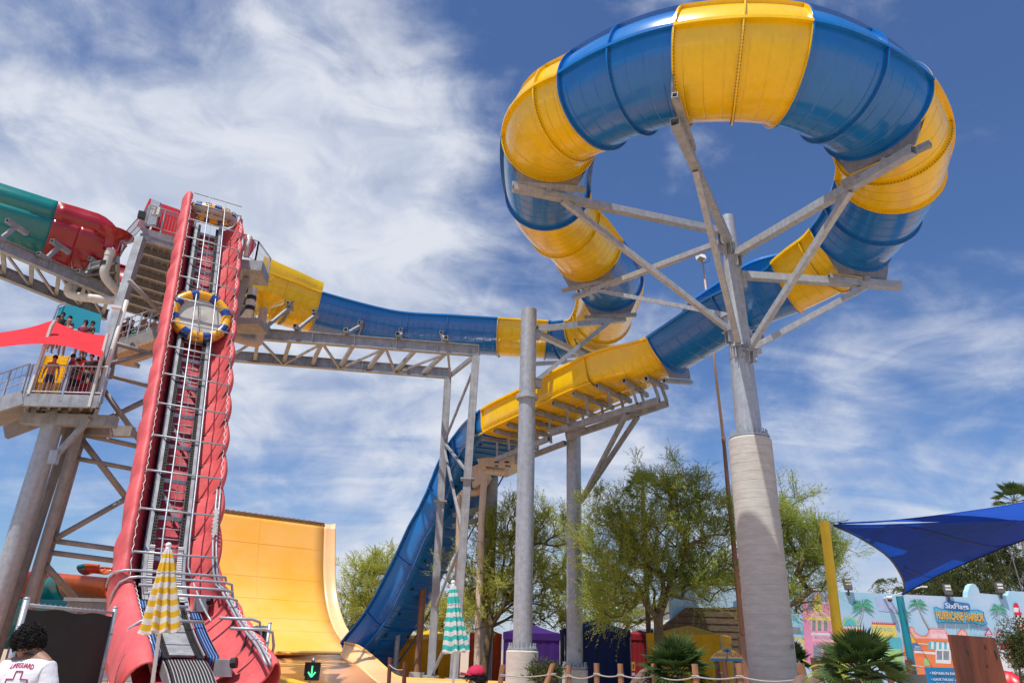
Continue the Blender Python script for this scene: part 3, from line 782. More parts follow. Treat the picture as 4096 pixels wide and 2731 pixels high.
for i in range(1, 6):
    s = S0+i*2.8-1.2; MB().beam(LX(s, .5, -.16), LX(s+1.3, -.5, -.16), .10, .06).build('diagonal', 'steel', lift)
MB().tube([LX(s, -.30, .80) for s in np.linspace(S0-2.2, LTOT-.1, 30)], .025, 8).build('long_tube', 'steel', lift, True)
MB().tube([LX(s, .64, .80) for s in np.linspace(S0-4.3, LTOT-.1, 30)], .025, 8).build('long_tube', 'steel', lift, True)
for da in (0, .13):
    MB().tube([LX(s, 1.50+da+.25*low(s), .66-.05*low(s)) for s in np.linspace(.2, S0+2.5, 24)], .032, 8).build('long_tube', 'steel', lift, True)
MB().tube([LX(s, .0, .55) for s in np.linspace(S0+1, LTOT-2, 20)], .008, 5).build('cable', 'black', lift)
# hoops across the front
nh = int((LTOT-S0)/HS)
for i in range(-0, nh+1):
    s = S0+i*HS
    if s > LTOT-.05: continue
    a = [LX(s, -1.26, .60), LX(s, -1.20, .80), LX(s, 1.60, .80), LX(s, 1.64, .5)]
    MB().tube(a, .034, 8).build('hoop', 'steel', lift, True)
    if i >= -1 and s < LTOT-1.5:
        MB().tube([LX(s-.1, x, n) for x, n in smo([(.74, -.24), (1.1, -.27), (1.40, -.10), (1.53, .2), (1.60, .62)], 3)], .026, 7).build('wall_strap', 'dark_steel', lift, True)
        MB().tube([LX(s, -.78, -.33), LX(s, -1.02, .1)], .024, 6).build('wall_strap', 'dark_steel', lift, True)
for i in range(0, 4):
    MB().tube([LX(LTOT-.15, -1.2+i*.01, .8), LX(LTOT-.15, 1.6, .8)], .026, 6).build('hoop', 'steel', lift) if i == 0 else None
for s, a1, a2, bend in ((S0-.45, -1.2, 1.95, 1), (S0-1.15, -1.2, 2.0, 1), (S0-1.75, -1.25, 1.9, 3), (S0-2.35, -1.15, 1.9, 3), (S0-3.3, -1.1, .35, 0), (S0-4.2, .9, 2.2, 3), (S0-4.7, -1.3, .6, 2), (S0-5.3, 1.0, 2.3, 3)):
    if s < .2: continue
    P_ = []
    if bend in (1, 2): P_ += [LX(s, -1.82, -.35), LX(s, -1.84, .3), LX(s, -1.72, .66), LX(s, -1.45, .82)]
    P_ += [LX(s, a1, .86), LX(s, a2-.25, .86)]
    if bend in (1, 3): P_ += [LX(s, a2, .80), LX(s, a2+.12, .5), LX(s, a2+.12, .1)]
    MB().tube(P_, .036, 8).build('hoop', 'steel', lift, True)
for s in (S0-1.6, S0-2.6, S0-3.4, S0-4.2, S0-5.0):
    if s > .2: MB().tube([LX(s, x+.3, n) for x, n in smo([(.74, -.24), (1.1, -.27), (1.40, -.10), (1.53, .2), (1.60, .62)], 3)], .028, 7).build('wall_strap', 'dark_steel', lift, True)
# lacing on the left lip
pts = []
n = int((LTOT-1.2)/.16)
for i in range(n): s = 1.0+i*.16; pts.append(LX(s, -1.20-.05*(i % 2), .63+.02*(i % 2)))
MB().tube(pts, .009, 4).build('lacing', 'white', lift)
pts = [LX(.4+i*.16, 1.60+.30*low(.4+i*.16)+.07*(i % 2), .64) for i in range(int((LTOT-1.4)/.16))]
MB().tube(pts, .009, 4).build('lacing', 'white', lift)
# belts at the foot
M['belt_blue'] = mat('dark_blue_belt', (.012, .03, .09), .5, 0, .3, 12, .5, 60); M['stripe_blue'] = mat('light_blue_line', (.12, .32, .75), .5)
M['belt_line'] = mat('grey_line', (.42, .42, .42), .5)
def belt(a0, a1, n0, s0, s1, m, mline, k, name, sk=0):
    ns = 16
    rows = [[LX(s, a0+sk*(s-s0), n0), LX(s, a1+sk*(s-s0), n0)] for s in np.linspace(s0, s1, ns)]
    c, T, Nn = lfr(s0)
    front = [[LX(s0, a0, n0)-T*.12*math.sin(q)-Nn*.12*(1-math.cos(q)), LX(s0, a1, n0)-T*.12*math.sin(q)-Nn*.12*(1-math.cos(q))] for q in np.linspace(math.pi, 0, 9)]
    mb = MB().grid([[r[0], r[1]] for r in front]+rows[1:]); b = mb.build(name, m, lift, True)
    for i in range(k):
        a = a0+(a1-a0)*(i+1)/(k+1)
        P_ = [LX(s0, a, n0)-T*.125*math.sin(q)-Nn*(.12*(1-math.cos(q))-.006*math.cos(q)) for q in np.linspace(math.pi*.8, 0, 8)]+[LX(s, a+sk*(s-s0), n0+.006) for s in np.linspace(s0, s1, ns)[1:]]
        MB().grid([[p-LAT*.012, p+LAT*.012] for p in P_]).build('belt_line', mline, b)
    for sd_ in (a0-.03, a1+.03):
        q = [[LX(s, sd_+sk*(s-s0), n0-.02), LX(s, sd_+sk*(s-s0), n0-.32)] for s in np.linspace(s0+.12, s1, 10)]
        o = MB().grid(q).build('belt_side', 'steel', lift); o.modifiers.new('t', 'SOLIDIFY').thickness = .03
sbb = s_at(1512); sbt = s_at(1395)
belt(.66, 1.02, .10, sbb-.1, sbt-.3, 'belt_blue', 'stripe_blue', 3, 'blue_belt'); belt(-1.02, -.66, .10, sbb+.1, sbt+.2, 'belt_blue', 'stripe_blue', 3, 'blue_belt')
belt(-.55, .62, .02, .0, sbb-.15, 'black', 'belt_line', 12, 'black_belt')
for sgn in (-1, 1):
    mb = MB()
    for i in range(26):
        s = sbt+.15+i*.07; c, T, Nn = lfr(s); p = c+LAT*(.50*sgn)+Nn*.12; mb.tube([p-LAT*.09, p+LAT*.09], .026, 7)
    mb.build('roller_track', 'white', lift)
    mb = MB()
    for i in range(34):
        s = sbb-.1+i*.085; c, T, Nn = lfr(s); p = c+LAT*(.50*sgn)+Nn*.0
        mb.beam(p-T*.03, p+T*.03, .16, .09, Nn); mb.beam(p-T*.05-LAT*.06, p+T*.05-LAT*.06, .025, .12, Nn); mb.beam(p-T*.05+LAT*.06, p+T*.05+LAT*.06, .025, .12, Nn)
    mb.build('drive_chain', 'black', lift)
mb = MB().grid([[LX(s, a, -.02-.1*(abs(a) < .25)) for a in (-.42, -.25, .25, .42)] for s in np.linspace(sbb+.35, sbt+.6, 8)]); o = mb.build('carriage_plate', 'steel2', lift); o.modifiers.new('t', 'SOLIDIFY').thickness = .05
MB().grid([[LX(s, a, -.5) for a in (-1.3, 1.5)] for s in np.linspace(0, S0, 14)]).build('base_pan', 'hood_shaded', lift)
for a, s in ((.95, sbt+.2), (.78, sbb-.75)):
    p = LX(s, a+.25, .0); MB().box(p, (.34, .5, .36), .5).build('drive_box', 'steel2', lift); MB().tube([p+Vector((.2, -.1, .1)), p+Vector((.32, -.1, .12))], .12, 10).build('drive_wheel', 'black', lift)
for i in range(3):
    p = LX(S0-.2-i*.1, 1.66, .66)
for i in range(7): s = S0+.1+i*.13; MB().box(LX(s+.7, 1.50, .80), (.11, .03, .16), rot=Matrix.Rotation(.6, 3, 'Y')).build('tag_plate', 'pvc', lift)

# ================================================================== rafts
M['raft_blue'] = mat('blue_raft_vinyl', (.012, .06, .28), .35, 0, .1, 3, coat=.2); M['raft_yellow'] = mat('yellow_raft_vinyl', (.88, .42, .012), .35, 0, .12, 3, coat=.2)
M['raft_floor'] = mat('grey_raft_floor', (.52, .50, .46), .6, 0, .12, 4)
def raft(c, nrm, rad, label, name='raft', tw=0.):
    nrm = Vector(nrm).normalized(); t = thing(name, c, label, 'raft', 'round yellow and blue rafts')
    x = nrm.cross(Vector((0, 0, 1))).normalized(); y = nrm.cross(x)
    c = Vector(c); r = .20; R = rad-r; n = 16
    cuts = [0]
    for i in range(n): cuts.append(cuts[-1]+(1.25 if i % 2 else .8))
    tot = cuts[-1]
    for i in range(n):
        a0 = 2*math.pi*cuts[i]/tot+tw; a1 = 2*math.pi*cuts[i+1]/tot+tw; rows = []
        for j in range(6):
            a = a0+(a1-a0)*j/5; e = x*math.cos(a)+y*math.sin(a)
            rows.append([c+e*(R+r*math.cos(b))+nrm*(r*math.sin(b)) for b in [2*math.pi*k/16 for k in range(16)]])
        seg = MB().grid(rows, True).build('tube_panel', 'raft_yellow' if i % 2 else 'raft_blue', t, True)
        a = (a0+a1)/2; e = x*math.cos(a)+y*math.sin(a); q = e.cross(nrm)
        for sgn in (-1,):
            h = c+e*(R+r*.1)+nrm*r*sgn*1.0
            MB().tube([h-q*.12+nrm*0, h-q*.1+nrm*sgn*.05, h+q*.1+nrm*sgn*.05, h+q*.12], .018, 6).build('handle', 'dark_steel', seg, True)
            h = c+e*(R+r*.7)+nrm*r*.72
            MB().tube([h-q*.12, h-q*.1+nrm*.05+e*.03, h+q*.1+nrm*.05+e*.03, h+q*.12], .018, 6).build('handle', 'dark_steel', seg, True)
    rows = [[c+nrm*.02, ]*32] + [[c+(x*math.cos(2*math.pi*k/32)+y*math.sin(2*math.pi*k/32))*q*(R-.1)-nrm*.03*(1-q)*0 + nrm*(-.02) for k in range(32)] for q in (.33, .66, 1)]
    o = MB().grid(rows, True).build('floor', 'raft_floor', t); o.modifiers.new('t', 'SOLIDIFY').thickness = .04
    rows = [[c+(x*math.cos(2*math.pi*k/40)+y*math.sin(2*math.pi*k/40))*(R+.12*math.cos(b)+.03)-nrm*(.13-.11*math.sin(b)) for k in range(40)] for b in np.linspace(-1.5, 1.2, 6)]
    rows = [[c+(x*math.cos(2*math.pi*k/40)+y*math.sin(2*math.pi*k/40))*(R+q)-nrm*h for k in range(40)] for q, h in ((.205, .02), (.20, .12), (.10, .22), (-.05, .24))]
    o = MB().grid(rows, True).build('underside', 'raft_floor', t, True)
    return t
rc = att(460, 726, 28.5)
nv = Vector((-hd.x, -hd.y, 0)).normalized(); 
raft(rc, nv*math.cos(R_(13))+Vector((0, 0, math.sin(R_(13)))), 1.17, 'round raft halfway up the red lift, seen face on', tw=.2)
raft(att(486, 493, 34.6), Vector((.12, -.22, 1)), 1.16, 'round raft tipping over at the very top of the red lift, seen edge on')

# ================================================================== tower with decks
tower = thing('start_tower', at(170, 1400, 28), 'tall grey steel tower with railed deck and stairs behind the red lift', 'tower')
def tube_px(a, b, Da, Db, r, m, name, par, n=14): return MB().tube([at(*a, Da), at(*b, Db)], r, n).build(name, m, par, True, R_(40))
tube_px((129, 950), (-62, 1568), 27, 27.3, .36, 'steel', 'main_column', tower, 28)
tube_px((168, 958), (-22, 1545), 27.8, 28, .17, 'brown_steel', 'leg', tower); tube_px((194, 945), (10, 1568), 27.6, 28, .19, 'brown_steel', 'leg', tower); tube_px((210, 930), (32, 1545), 28.4, 28.6, .15, 'brown_steel', 'leg', tower)
MB().beam(at(324, 548, 29.2), at(196, 962, 28), .36, .36).build('leg', 'steel2', tower)
MB().tube([at(284, 690, 30.2), at(215, 925, 29.2)], .2, 12).build('leg', 'pvc_tan', tower, True)
tube_px((566, 640), (530, 770), 31, 31, .15, 'brown_steel', 'leg', tower)
for a, b, r in (((252, 862), (345, 888), .09), ((239, 897), (324, 1016), .11), ((199, 985), (338, 918), .12), ((199, 999), (325, 1027), .10), ((188, 1010), (296, 1150), .12), ((179, 1053), (315, 1079), .09),
                ((126, 1237), (300, 1139), .11), ((121, 1241), (290, 1264), .10), ((115, 1268), (285, 1290), .10), ((105, 1298), (172, 1374), .12), ((254, 835), (352, 808), .10), ((262, 788), (352, 814), .09), ((296, 643), (370, 720), .10), ((254, 867), (280, 700), .1)):
    MB().tube([at(*a, 28.2), at(*b, 29.8)], r, 10).build('cross_brace', 'brown_steel', tower, True)
MB().beam(at(207, 961, 26.6), at(121, 1053, 26.6), .14, .2).build('knee_brace', 'steel2', tower); MB().box(at(124, 1050, 26.55), (.3, .2, .5)).build('knee_bracket', 'steel', tower)
# high deck seen from below
ZD = 18.7
def deck(c4, z, nb, name, par, th=.06, jh=.32):
    P_ = [atz(x, y, z) for x, y in c4]
    d = thing(name, P_[0], '', '') if False else None
    MB().slab([p+Vector((0, 0, .02)) for p in P_], (0, 0, th)).build('deck_plate', 'brown_steel', par)
    for i in range(nb+1):
        f = i/nb; a = P_[0].lerp(P_[3], f); b = P_[1].lerp(P_[2], f); dn = Vector((0, 0, -jh/2)); MB().ibeam(a+dn, b+dn, .16, jh).build('joist', 'steel2', par)
    for s in (0, 1):
        a, b = (P_[0], P_[3]) if s == 0 else (P_[1], P_[2]); dn = Vector((0, 0, -jh*.45)); MB().beam(a+dn, b+dn, .14, jh*1.1).build('edge_beam', 'steel2', par)
    # corrugations
    k = max(6, int((P_[1]-P_[0]).length/.32))
    for i in range(1, k):
        f = i/k; a = P_[0].lerp(P_[1], f); b = P_[3].lerp(P_[2], f); MB().beam(a-Vector((0, 0, .03)), b-Vector((0, 0, .03)), .07, .07).build('corrugation', 'brown_steel', par)
    return P_
PD = deck([K1(1215, 505), K1(1530, 600), K1(1400, 1215), K1(1035, 1105)], ZD, 7, 'deck', tower)
deck([K1(780, 760), K1(1010, 700), K1(1010, 1010), K1(640, 950)], ZD-.6, 4, 'deck', tower)
deck([K1(1950, 800), K1(2140, 860), K1(2170, 1290), K1(2000, 1250)], ZD, 4, 'deck', tower)
def railing(a, b, h, par, name='railing', sp=.13, up=Vector((0, 0, 1)), r=.022, mids=(), posts=2, m='steel'):
    a = Vector(a); b = Vector(b); L_ = (b-a).length; n = max(2, int(L_/sp)); mb = MB()
    mb.tube([a+up*h, b+up*h], r*1.3, 6); mb.tube([a+up*.1, b+up*.1], r, 6)
    for q in mids: mb.tube([a+up*q, b+up*q], r, 6)
    for i in range(n+1):
        p = a.lerp(b, i/n); mb.tube([p+up*.1, p+up*h], .009, 5, False)
    for i in range(posts): p = a.lerp(b, i/(posts-1)); mb.beam(p-up*.25, p+up*h, .06, .06)
    return mb.build(name, m, par)
f0 = at(*K1(1240, 440), PD[0].y); f1 = at(*K1(1505, 520), PD[1].y)
MB().beam(PD[0]-Vector((0, 0, -.0)), PD[1], .12, .62).build('fascia', 'steel2', tower)
railing(f0, f1, 1.15, tower, mids=(1.0,), posts=3)
railing(at(*K1(1040, 650), 31.5), at(*K1(1235, 440), PD[0].y), 1.15, tower, mids=(.6,))
r0 = at(*K1(2065, 700), 30.2); r1 = at(*K1(2180, 745), 30.4); r2 = at(*K1(2180, 745), 31.8)
railing(r0, r1, 1.1, tower); railing(r1, r1+Vector((.1, 1.6, 0)), 1.1, tower)
MB().box((r0+r1)/2+Vector((.05, .7, -.32)), (1.15, 1.6, .5), .1).build('side_deck', 'steel2', tower)
MB().box(at(*K1(2110, 1290), 31.5), (1.6, 1.2, .3)).build('side_deck', 'brown_steel', tower)
MB().beam(at(*K1(2100, 880), 31), at(*K1(2010, 1150), 31), .2, .2).build('leg', 'brown_steel', tower)
bx0 = thing('winch_house', at(*K1(1400, 470), 31), 'red panelled housing at the top of the tower behind the railing', 'housing')
for P_, m, D, nm in (([(1370, 240), (1530, 295), (1530, 520), (1290, 470)], 'red', 31.0, 'red_panel'), ([(1295, 203), (1370, 232), (1330, 420), (1245, 425)], 'steel', 30.0, 'grey_panel'), ([(1280, 200), (1298, 205), (1190, 430), (1170, 430)], 'red', 30.1, 'red_panel'), ([(2080, 500), (2150, 520), (2140, 545), (2080, 640)], 'red', 30.6, 'red_panel')):
    MB().slab([at(*K1(*p), D) for p in P_], (.0, .8 if m == 'red' else .15, 0)).build(nm, m, bx0)
MB().tube([at(*K1(2130, 520), 30.3), at(*K1(2100, 700), 30.3)], .1, 10).build('vent_pipe', 'pvc', bx0, True)
MB().box(at(*K1(1340, 315), 29.6), (.35, .2, .4)).build('junction_box', 'pvc', bx0)
sp = thing('loudspeaker', at(*K1(1212, 345), 29), 'small black loudspeaker clamped beside the top deck railing', 'loudspeaker'); MB().box(at(*K1(1212, 345), 29), (.3, .25, .32), .4).build('cabinet', 'black', sp); MB().beam(at(*K1(1212, 345), 29), at(*K1(1245, 330), 29.6), .04).build('bracket', 'steel', sp)
# mid platform
mp = thing('platform', at(130, 900, 27), 'railed mid level platform on the thick grey column with yellow and red steps', 'platform')
PF = 25.6
zpl = at(*K2(540, 560), PF).z
f = lambda x, y, D=PF: at(*K2(x, y), D)
A = f(225, 530); B = f(850, 660); B.z = A.z = (A.z+B.z)/2
back = Vector((-1.95, 3.2, 0))
MB().slab([A, B, B+back, A+back], (0, 0, -.06)).build('deck_plate', 'brown_steel', mp)
MB().beam(A-Vector((0, -.05, .22)), B-Vector((0, -.05, .22)), .14, .46).build('fascia', 'steel2', mp)
MB().beam(B-Vector((0, 0, .22)), B+back-Vector((0, 0, .22)), .14, .46).build('side_fascia', 'steel2', mp)
for i in range(7):
    a = A.lerp(B, (i+.5)/7)-Vector((0, 0, .17)); MB().beam(a, a+back, .1, .24).build('joist', 'brown_steel', mp)
MB().beam(A+Vector((-.6, 1.2, -.62)), B+Vector((.1, 1.2, -.62)), .4, .4).build('bearer', 'steel2', mp)
MB().beam(A+Vector((-.6, 2.6, -.62)), B+Vector((.1, 2.6, -.62)), .3, .4).build('bearer', 'brown_steel', mp)
w0 = f(-130, 620); w0.z = A.z-.55
MB().beam(w0-Vector((0, 0, .15)), A-Vector((.0, 0, .15)), .14, .55).build('walkway_fascia', 'steel2', mp); MB().slab([w0, A, A+back, w0+back], (0, 0, -.06)).build('walkway_plate', 'brown_steel', mp)
MB().beam(w0+Vector((0, 1.6, -.5)), A+Vector((0, 1.6, -.4)), .2, .5).build('walkway_beam', 'brown_steel', mp)
railing(A, B, 1.12, mp, mids=(), posts=3, sp=.14)
railing(w0, A+Vector((-.12, 0, 0)), 1.15, mp, mids=(.45, .75), posts=3, sp=.2)
railing(B+Vector((0, .14, 0)), B+back, 1.12, mp)
for p, q in (((440, 10), (245, 590)), ((922, 75), (765, 700))):
    MB().beam(f(*p), f(*q), .10, .10).build('shade_post', 'pvc', mp)
MB().beam(f(440, 10), f(475, -40), .1, .1).build('shade_post', 'pvc', mp)
# coloured steps behind the railing
sA, sB = A.lerp(B, .08), A.lerp(B, .43)
for i in range(13):
    o = Vector((-.62*(.9+i*.14), .9+i*.14, .10+i*.19)); MB().beam(sA+o, sB+o, .05, .14).build('yellow_step', 'yellow', mp)
sA, sB = A.lerp(B, .50), A.lerp(B, .9)
for i in range(12):
    o = Vector((-.62*(.9+i*.14), .9+i*.14, .10+i*.19)); MB().beam(sA+o, sB+o, .05, .14).build('red_step', 'redf', mp)
for q in (.06, .46, .93):
    a = A.lerp(B, q)+Vector((0, .8, 0)); MB().beam(a+Vector((-.5, 0, 0)), a+Vector((-1.7, 1.9, 2.6)), .06, .3).build('stringer', 'brown_steel', mp)
# rusty corner post with lamp
pp = thing('light_post', at(228, 940, 25.9), 'white and rust stained post with a small lamp beside the mid platform', 'light post')
MB().tube([at(291, 690, 25.9), at(250, 830, 25.9), at(222, 935, 25.9)], .085, 12).build('post', 'pvc', pp, True); MB().box(at(268, 706, 25.7), (.36, .2, .09), .3).build('lamp', 'white', pp)
MB().beam(at(268, 706, 25.7), at(287, 704, 25.9), .05).build('lamp_arm', 'steel', pp)
# shades
M['shade_red'] = mat('red_shade_cloth', (.80, .02, .04), .8, 0, .12, 2, .3, 60, trans=.3); M['shade_teal'] = mat('teal_shade_cloth', (.0, .28, .42), .8, 0, .1, 2, trans=.5); M['shade_blue'] = mat('blue_shade_cloth', (.0, .075, .48), .8, 0, .2, 2.2, .35, 70, trans=.35)
def ribbon(top, bot, n, Dt, Db, conv, k=8, sag=0.):
    T_ = [at(*conv(*p), Dt+(Dt2)) for p, Dt2 in zip(top, [0]*len(top))]; B_ = [at(*conv(*p), Db) for p in bot]
    rows = []
    for i in range(n+1):
        a = catmull(T_, (len(T_)-1)*i/n); b = catmull(B_, (len(B_)-1)*i/n)
        rows.append([a.lerp(b, j/k)+Vector((0, sag*math.sin(math.pi*j/k), 0)) for j in range(k+1)])
    return rows
t = thing('shade_sail', at(110, 770, 26), 'red shade sail stretched above the mid platform railing', 'shade sail')
MB().grid(ribbon([(-300, 100), (0, 64), (250, 20), (450, -40)], [(-300, 230), (0, 188), (220, 165), (400, 160)], 16, 26.4, 25.2, K2)).build('left_panel', 'shade_red', t, True)
MB().grid(ribbon([(450, -40), (620, 35), (780, 75), (912, 88)], [(400, 160), (560, 180), (720, 225), (868, 278)], 16, 26.4, 25.2, K2)).build('right_panel', 'shade_red', t, True)
t = thing('canopy', at(185, 735, 30), 'teal blue cloth canopy behind the people above the red shade', 'canopy')
MB().grid(ribbon([K1(505, 1135), K1(590, 1110), K1(700, 1140), K1(870, 1195)], [K1(475, 1235), K1(600, 1300), K1(750, 1340), K1(850, 1350)], 10, 30.5, 30.0, lambda x, y: (x, y))).build('cloth', 'shade_teal', t, True)
MB().tube([at(*K1(455, 1240), 30), at(*K1(500, 1115), 30), at(*K1(560, 1095), 30.6)], .04, 6).build('frame', 'steel', t)
# stair flight with people right of the tower
st = thing('stair_flight', at(300, 780, 31), 'grey steel stair flight crowded with bathers left of the red lift', 'stairs')
g = lambda x, y, D=31.: at(*K2(x, y), D)
a, b = g(985, 190), g(1340, 70)
MB().beam(a, b, .1, .5).build('stringer', 'brown_steel', st); MB().beam(a+Vector((0, 1.3, .0)), b+Vector((0, 1.3, 0)), .1, .5).build('stringer', 'brown_steel', st)
for i in range(12):
    p = a.lerp(b, (i+.5)/12); MB().box(p+Vector((0, .65, -.32)), (.34, 1.4, .05), rot=Matrix.Rotation(R_(-50), 3, 'Y')).build('step', 'pvc_tan', st)
railing(a+Vector((0, 0, .25)), b+Vector((0, 0, .25)), 1.1, st, mids=(.4, .75), posts=5, sp=.3); railing(a+Vector((0, 1.3, .25)), b+Vector((0, 1.3, .25)), 1.1, st, mids=(.6,), posts=5, sp=.3)
MB().slab([g(985, 170), g(760, 130), g(760, 130)+Vector((0, 2.5, 0)), g(985, 170)+Vector((0, 2.5, 0))], (0, 0, -.2)).build('landing', 'brown_steel', st)
# overhead girders carrying the teal and red slide
gd = thing('truss_bridge', at(100, 620, 31), 'dark girder pair carrying the teal and red slide into the tower', 'truss bridge')
z_ = at(*K1(300, 700), 29).z
ga, gb = atz(*K1(-250, 490), z_), atz(*K1(985, 1020), z_); ha, hb = atz(*K1(-200, 745), z_), atz(*K1(915, 1200), z_)
MB().ibeam(ga, gb, .3, .55).build('front_girder', 'steel2', gd); MB().ibeam(ha, hb, .3, .55).build('rear_girder', 'steel2', gd)
for i in range(6):
    q = i/5.2; a = ga.lerp(gb, q); b = ha.lerp(hb, q); MB().beam(a, b, .16, .18).build('cross_beam', 'steel2', gd)
    if i < 5:
        c = ha.lerp(hb, (i+1)/5.2); MB().beam(a-Vector((0, 0, .1)), c-Vector((0, 0, .1)), .1, .1).build('diagonal', 'steel2', gd)
# teal / red slide
def mini_slide(P_, rad, secs_, par, colr, half=math.pi/2, rims=True, ribs=True, tall=1.0):
    for (a, b, c) in secs_:
        rows = []; n = max(6, int((b-a)*8))
        inner = []
        rl = []; rr = []
        for i in range(n+1):
            t = a+(b-a)*i/n; c_ = catmull(P_, t); d = (catmull(P_, t+.05)-catmull(P_, t-.05)).normalized(); l = d.cross(Vector((0, 0, 1))).normalized(); u = l.cross(d)
            R = rad(t)
            rows.append([c_+l*R*math.sin(q)-u*R*tall*math.cos(q) for q in np.linspace(-half, half, 25)])
            rl.append(rows[-1][0]); rr.append(rows[-1][-1])
            if rl and i == 0 and ribs:
                pass
        o = MB().grid(rows).build('flume_section', c, par, True); md = o.modifiers.new('t', 'SOLIDIFY'); md.thickness = .06
        for rim in (rl, rr): MB().tube(rim, .06, 6).build('rim', c, o, True)
        MB().tube(rows[0], .06, 5).build('joint_ring', c, o, True)
        if b-a > .7: MB().tube(rows[len(rows)//2], .05, 5).build('joint_ring', c, o, True)
rs = thing('water_slide', at(120, 520, 32), 'teal and dark red raft slide entering the tower from the left', 'water slide')
SP = [at(-260, 425, 28.5), at(-100, 468, 29.3), at(20, 506, 30.2), at(108, 532, 31.2), at(160, 546, 31.8), at(215, 562, 32.3), at(270, 580, 32.8), at(300, 594, 33)]
RRf = lambda t: 1.5 if t < 5 else 1.5-.1*(t-5)
mini_slide(SP, RRf, [(0, 1.5, 'teal'), (1.5, 3, 'teal'), (3, 4.5, 'redf'), (4.5, 7, 'redf')], rs, None, math.pi/2, tall=1.0)
for t0_, t1_, c__ in ((0, 3, 'teal'), (3, 6.7, 'redf')):
    rows = []
    for i in range(14):
        t = t0_+(t1_-t0_)*i/13; c_ = catmull(SP, t); d = (catmull(SP, t+.05)-catmull(SP, t-.05)).normalized(); l = d.cross(Vector((0, 0, 1))).normalized(); h = .95*(1-.85*ss(t, 5, 6.7)); R = RRf(t)
        rows.append([c_+l*(R+.0), c_+l*(R+.06)+Vector((0, 0, h*.5)), c_+l*(R+.0)+Vector((0, 0, h))])
    o = MB().grid(rows).build('splash_wall', c__, rs, True); o.modifiers.new('t', 'SOLIDIFY').thickness = .06
for q in (.32, .62, .9):
    a = ga.lerp(gb, q-.15)+Vector((0, 0, .25)); b = a+Vector((.12, .5, .95)); MB().hollow(a, b, .16, .16).build('prop', 'steel2', rs); MB().hollow(b-Vector((.1, .5, 0)), b+Vector((.1, .6, 0)), .2, .2).build('prop_head', 'steel2', rs)
    MB().hollow(a-Vector((.05, .5, 0)), a+Vector((.1, .6, 0)), .2, .2).build('prop_foot', 'steel2', rs)
    c_ = catmull(SP, 1.5+q*4); 
pipe([(*K1(950, 640), 30.2), (*K1(920, 740), 30.2), (*K1(880, 850), 30.2), (*K1(960, 950), 30.6), (*K1(1010, 1000), 31)], .2, 'pvc', 'white drain pipe under the mouth of the dark red slide', [((*K1(945, 660), 30.2), (*K1(935, 690), 30.2), 'pvc'), ((*K1(908, 745), 30.2), (*K1(902, 765), 30.2), 'black')])
MB().lathe(at(*K1(952, 600), 30.5), [(.32, -.25), (.35, .3), (.9, .55)], 16).build('outlet', 'redf', rs, True)
pipe([(*K1(610, 900), 31.5), (*K1(575, 1010), 31.5), (*K1(660, 1040), 31.5), (*K1(970, 1075), 31.5), (*K1(1050, 1040), 31.5)], .2, 'pvc', 'grey white pipe running level under the tower deck')
pipe([(*K4(220, 500), 34), (*K4(200, 600), 34), (*K4(190, 690), 34), (*K4(120, 770), 34.4), (*K4(60, 760), 34.5)], .22, 'pvc', 'stained white drain pipe under the first yellow run', [((*K4(208, 560), 34), (*K4(206, 575), 34), 'black'), ((*K4(195, 640), 34), (*K4(193, 655), 34), 'black')])
pipe([(*K4(300, 660), 35), (*K4(290, 760), 35), (*K4(265, 930), 35), (*K4(180, 915), 35), (*K4(60, 880), 35)], .22, 'pvc_tan', 'tan pipe curving below the girders beside the red lift')
mb = MB(); a = at(*K4(260, 440), 35.5); mb.lathe(a-Vector((0, 0, .6)), [(.34, -.1), (.36, .5), (.8, .9)], 16); mb.build('outlet', 'yellow', slide, True)
MB().lathe(at(*K4(300, 660), 35.2), [(.32, -.3), (.4, .2), (1.0, .6)], 16).build('outlet', 'yellow', slide, True)
# ================================================================== orange half pipe basin
M['basin'] = mat('faded_orange_basin', (.93, .50, .10), .38, 0, .0, .25, coat=.25)
_nt = M['basin'].node_tree; _N = _nt.nodes; _L = _nt.links; _g = _N.new('ShaderNodeNewGeometry'); _m = _N.new('ShaderNodeMapping'); _m.inputs['Scale'].default_value = (.16, .16, .22); _n = _N.new('ShaderNodeTexNoise'); _n.inputs['Scale'].default_value = 1; _n.inputs['Detail'].default_value = 5; _n.inputs['Roughness'].default_value = .6
_r = _N.new('ShaderNodeValToRGB'); _r.color_ramp.elements[0].position = .36; _r.color_ramp.elements[0].color = (1.0, .46, .035, 1); _r.color_ramp.elements[1].position = .62; _r.color_ramp.elements[1].color = (1.0, .55, .15, 1)
_L.new(_g.outputs['Position'], _m.inputs[0]); _L.new(_m.outputs[0], _n.inputs[0]); _L.new(_n.outputs[0], _r.inputs[0]); _L.new(_r.outputs[0], _N['Principled BSDF'].inputs['Base Color'])
M['basin_seam'] = mat('basin_seam', (.80, .42, .10), .6)
M['basin_pink'] = mat('highlit_orange_basin', (1.0, .58, .28), .35, 0, .12, .5, coat=.2)  # paler lip and rim colour: sunlit highlight put into the base colour
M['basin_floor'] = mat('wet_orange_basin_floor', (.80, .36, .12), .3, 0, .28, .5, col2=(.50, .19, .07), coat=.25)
basin = thing('half_pipe', at(700, 1520, 48), 'tall orange half pipe wall and wet floor that catches rafts from the blue drop', 'half pipe')
Pc = at(768, 1206, 58); Pl = at(505, 1171, 53.6); ZS = (Pl.z-Pc.z); U = (Pc-Pl); U.z = 0; U.normalize(); NN = Vector((U.y, -U.x, 0))
def onedge(px):
    r = ray(*px); o = Vector((0, 0, H)); t = (Pc-o).dot(U)/r.dot(U); p = o+r*t; return ((p-Pc).dot(NN), p.z)
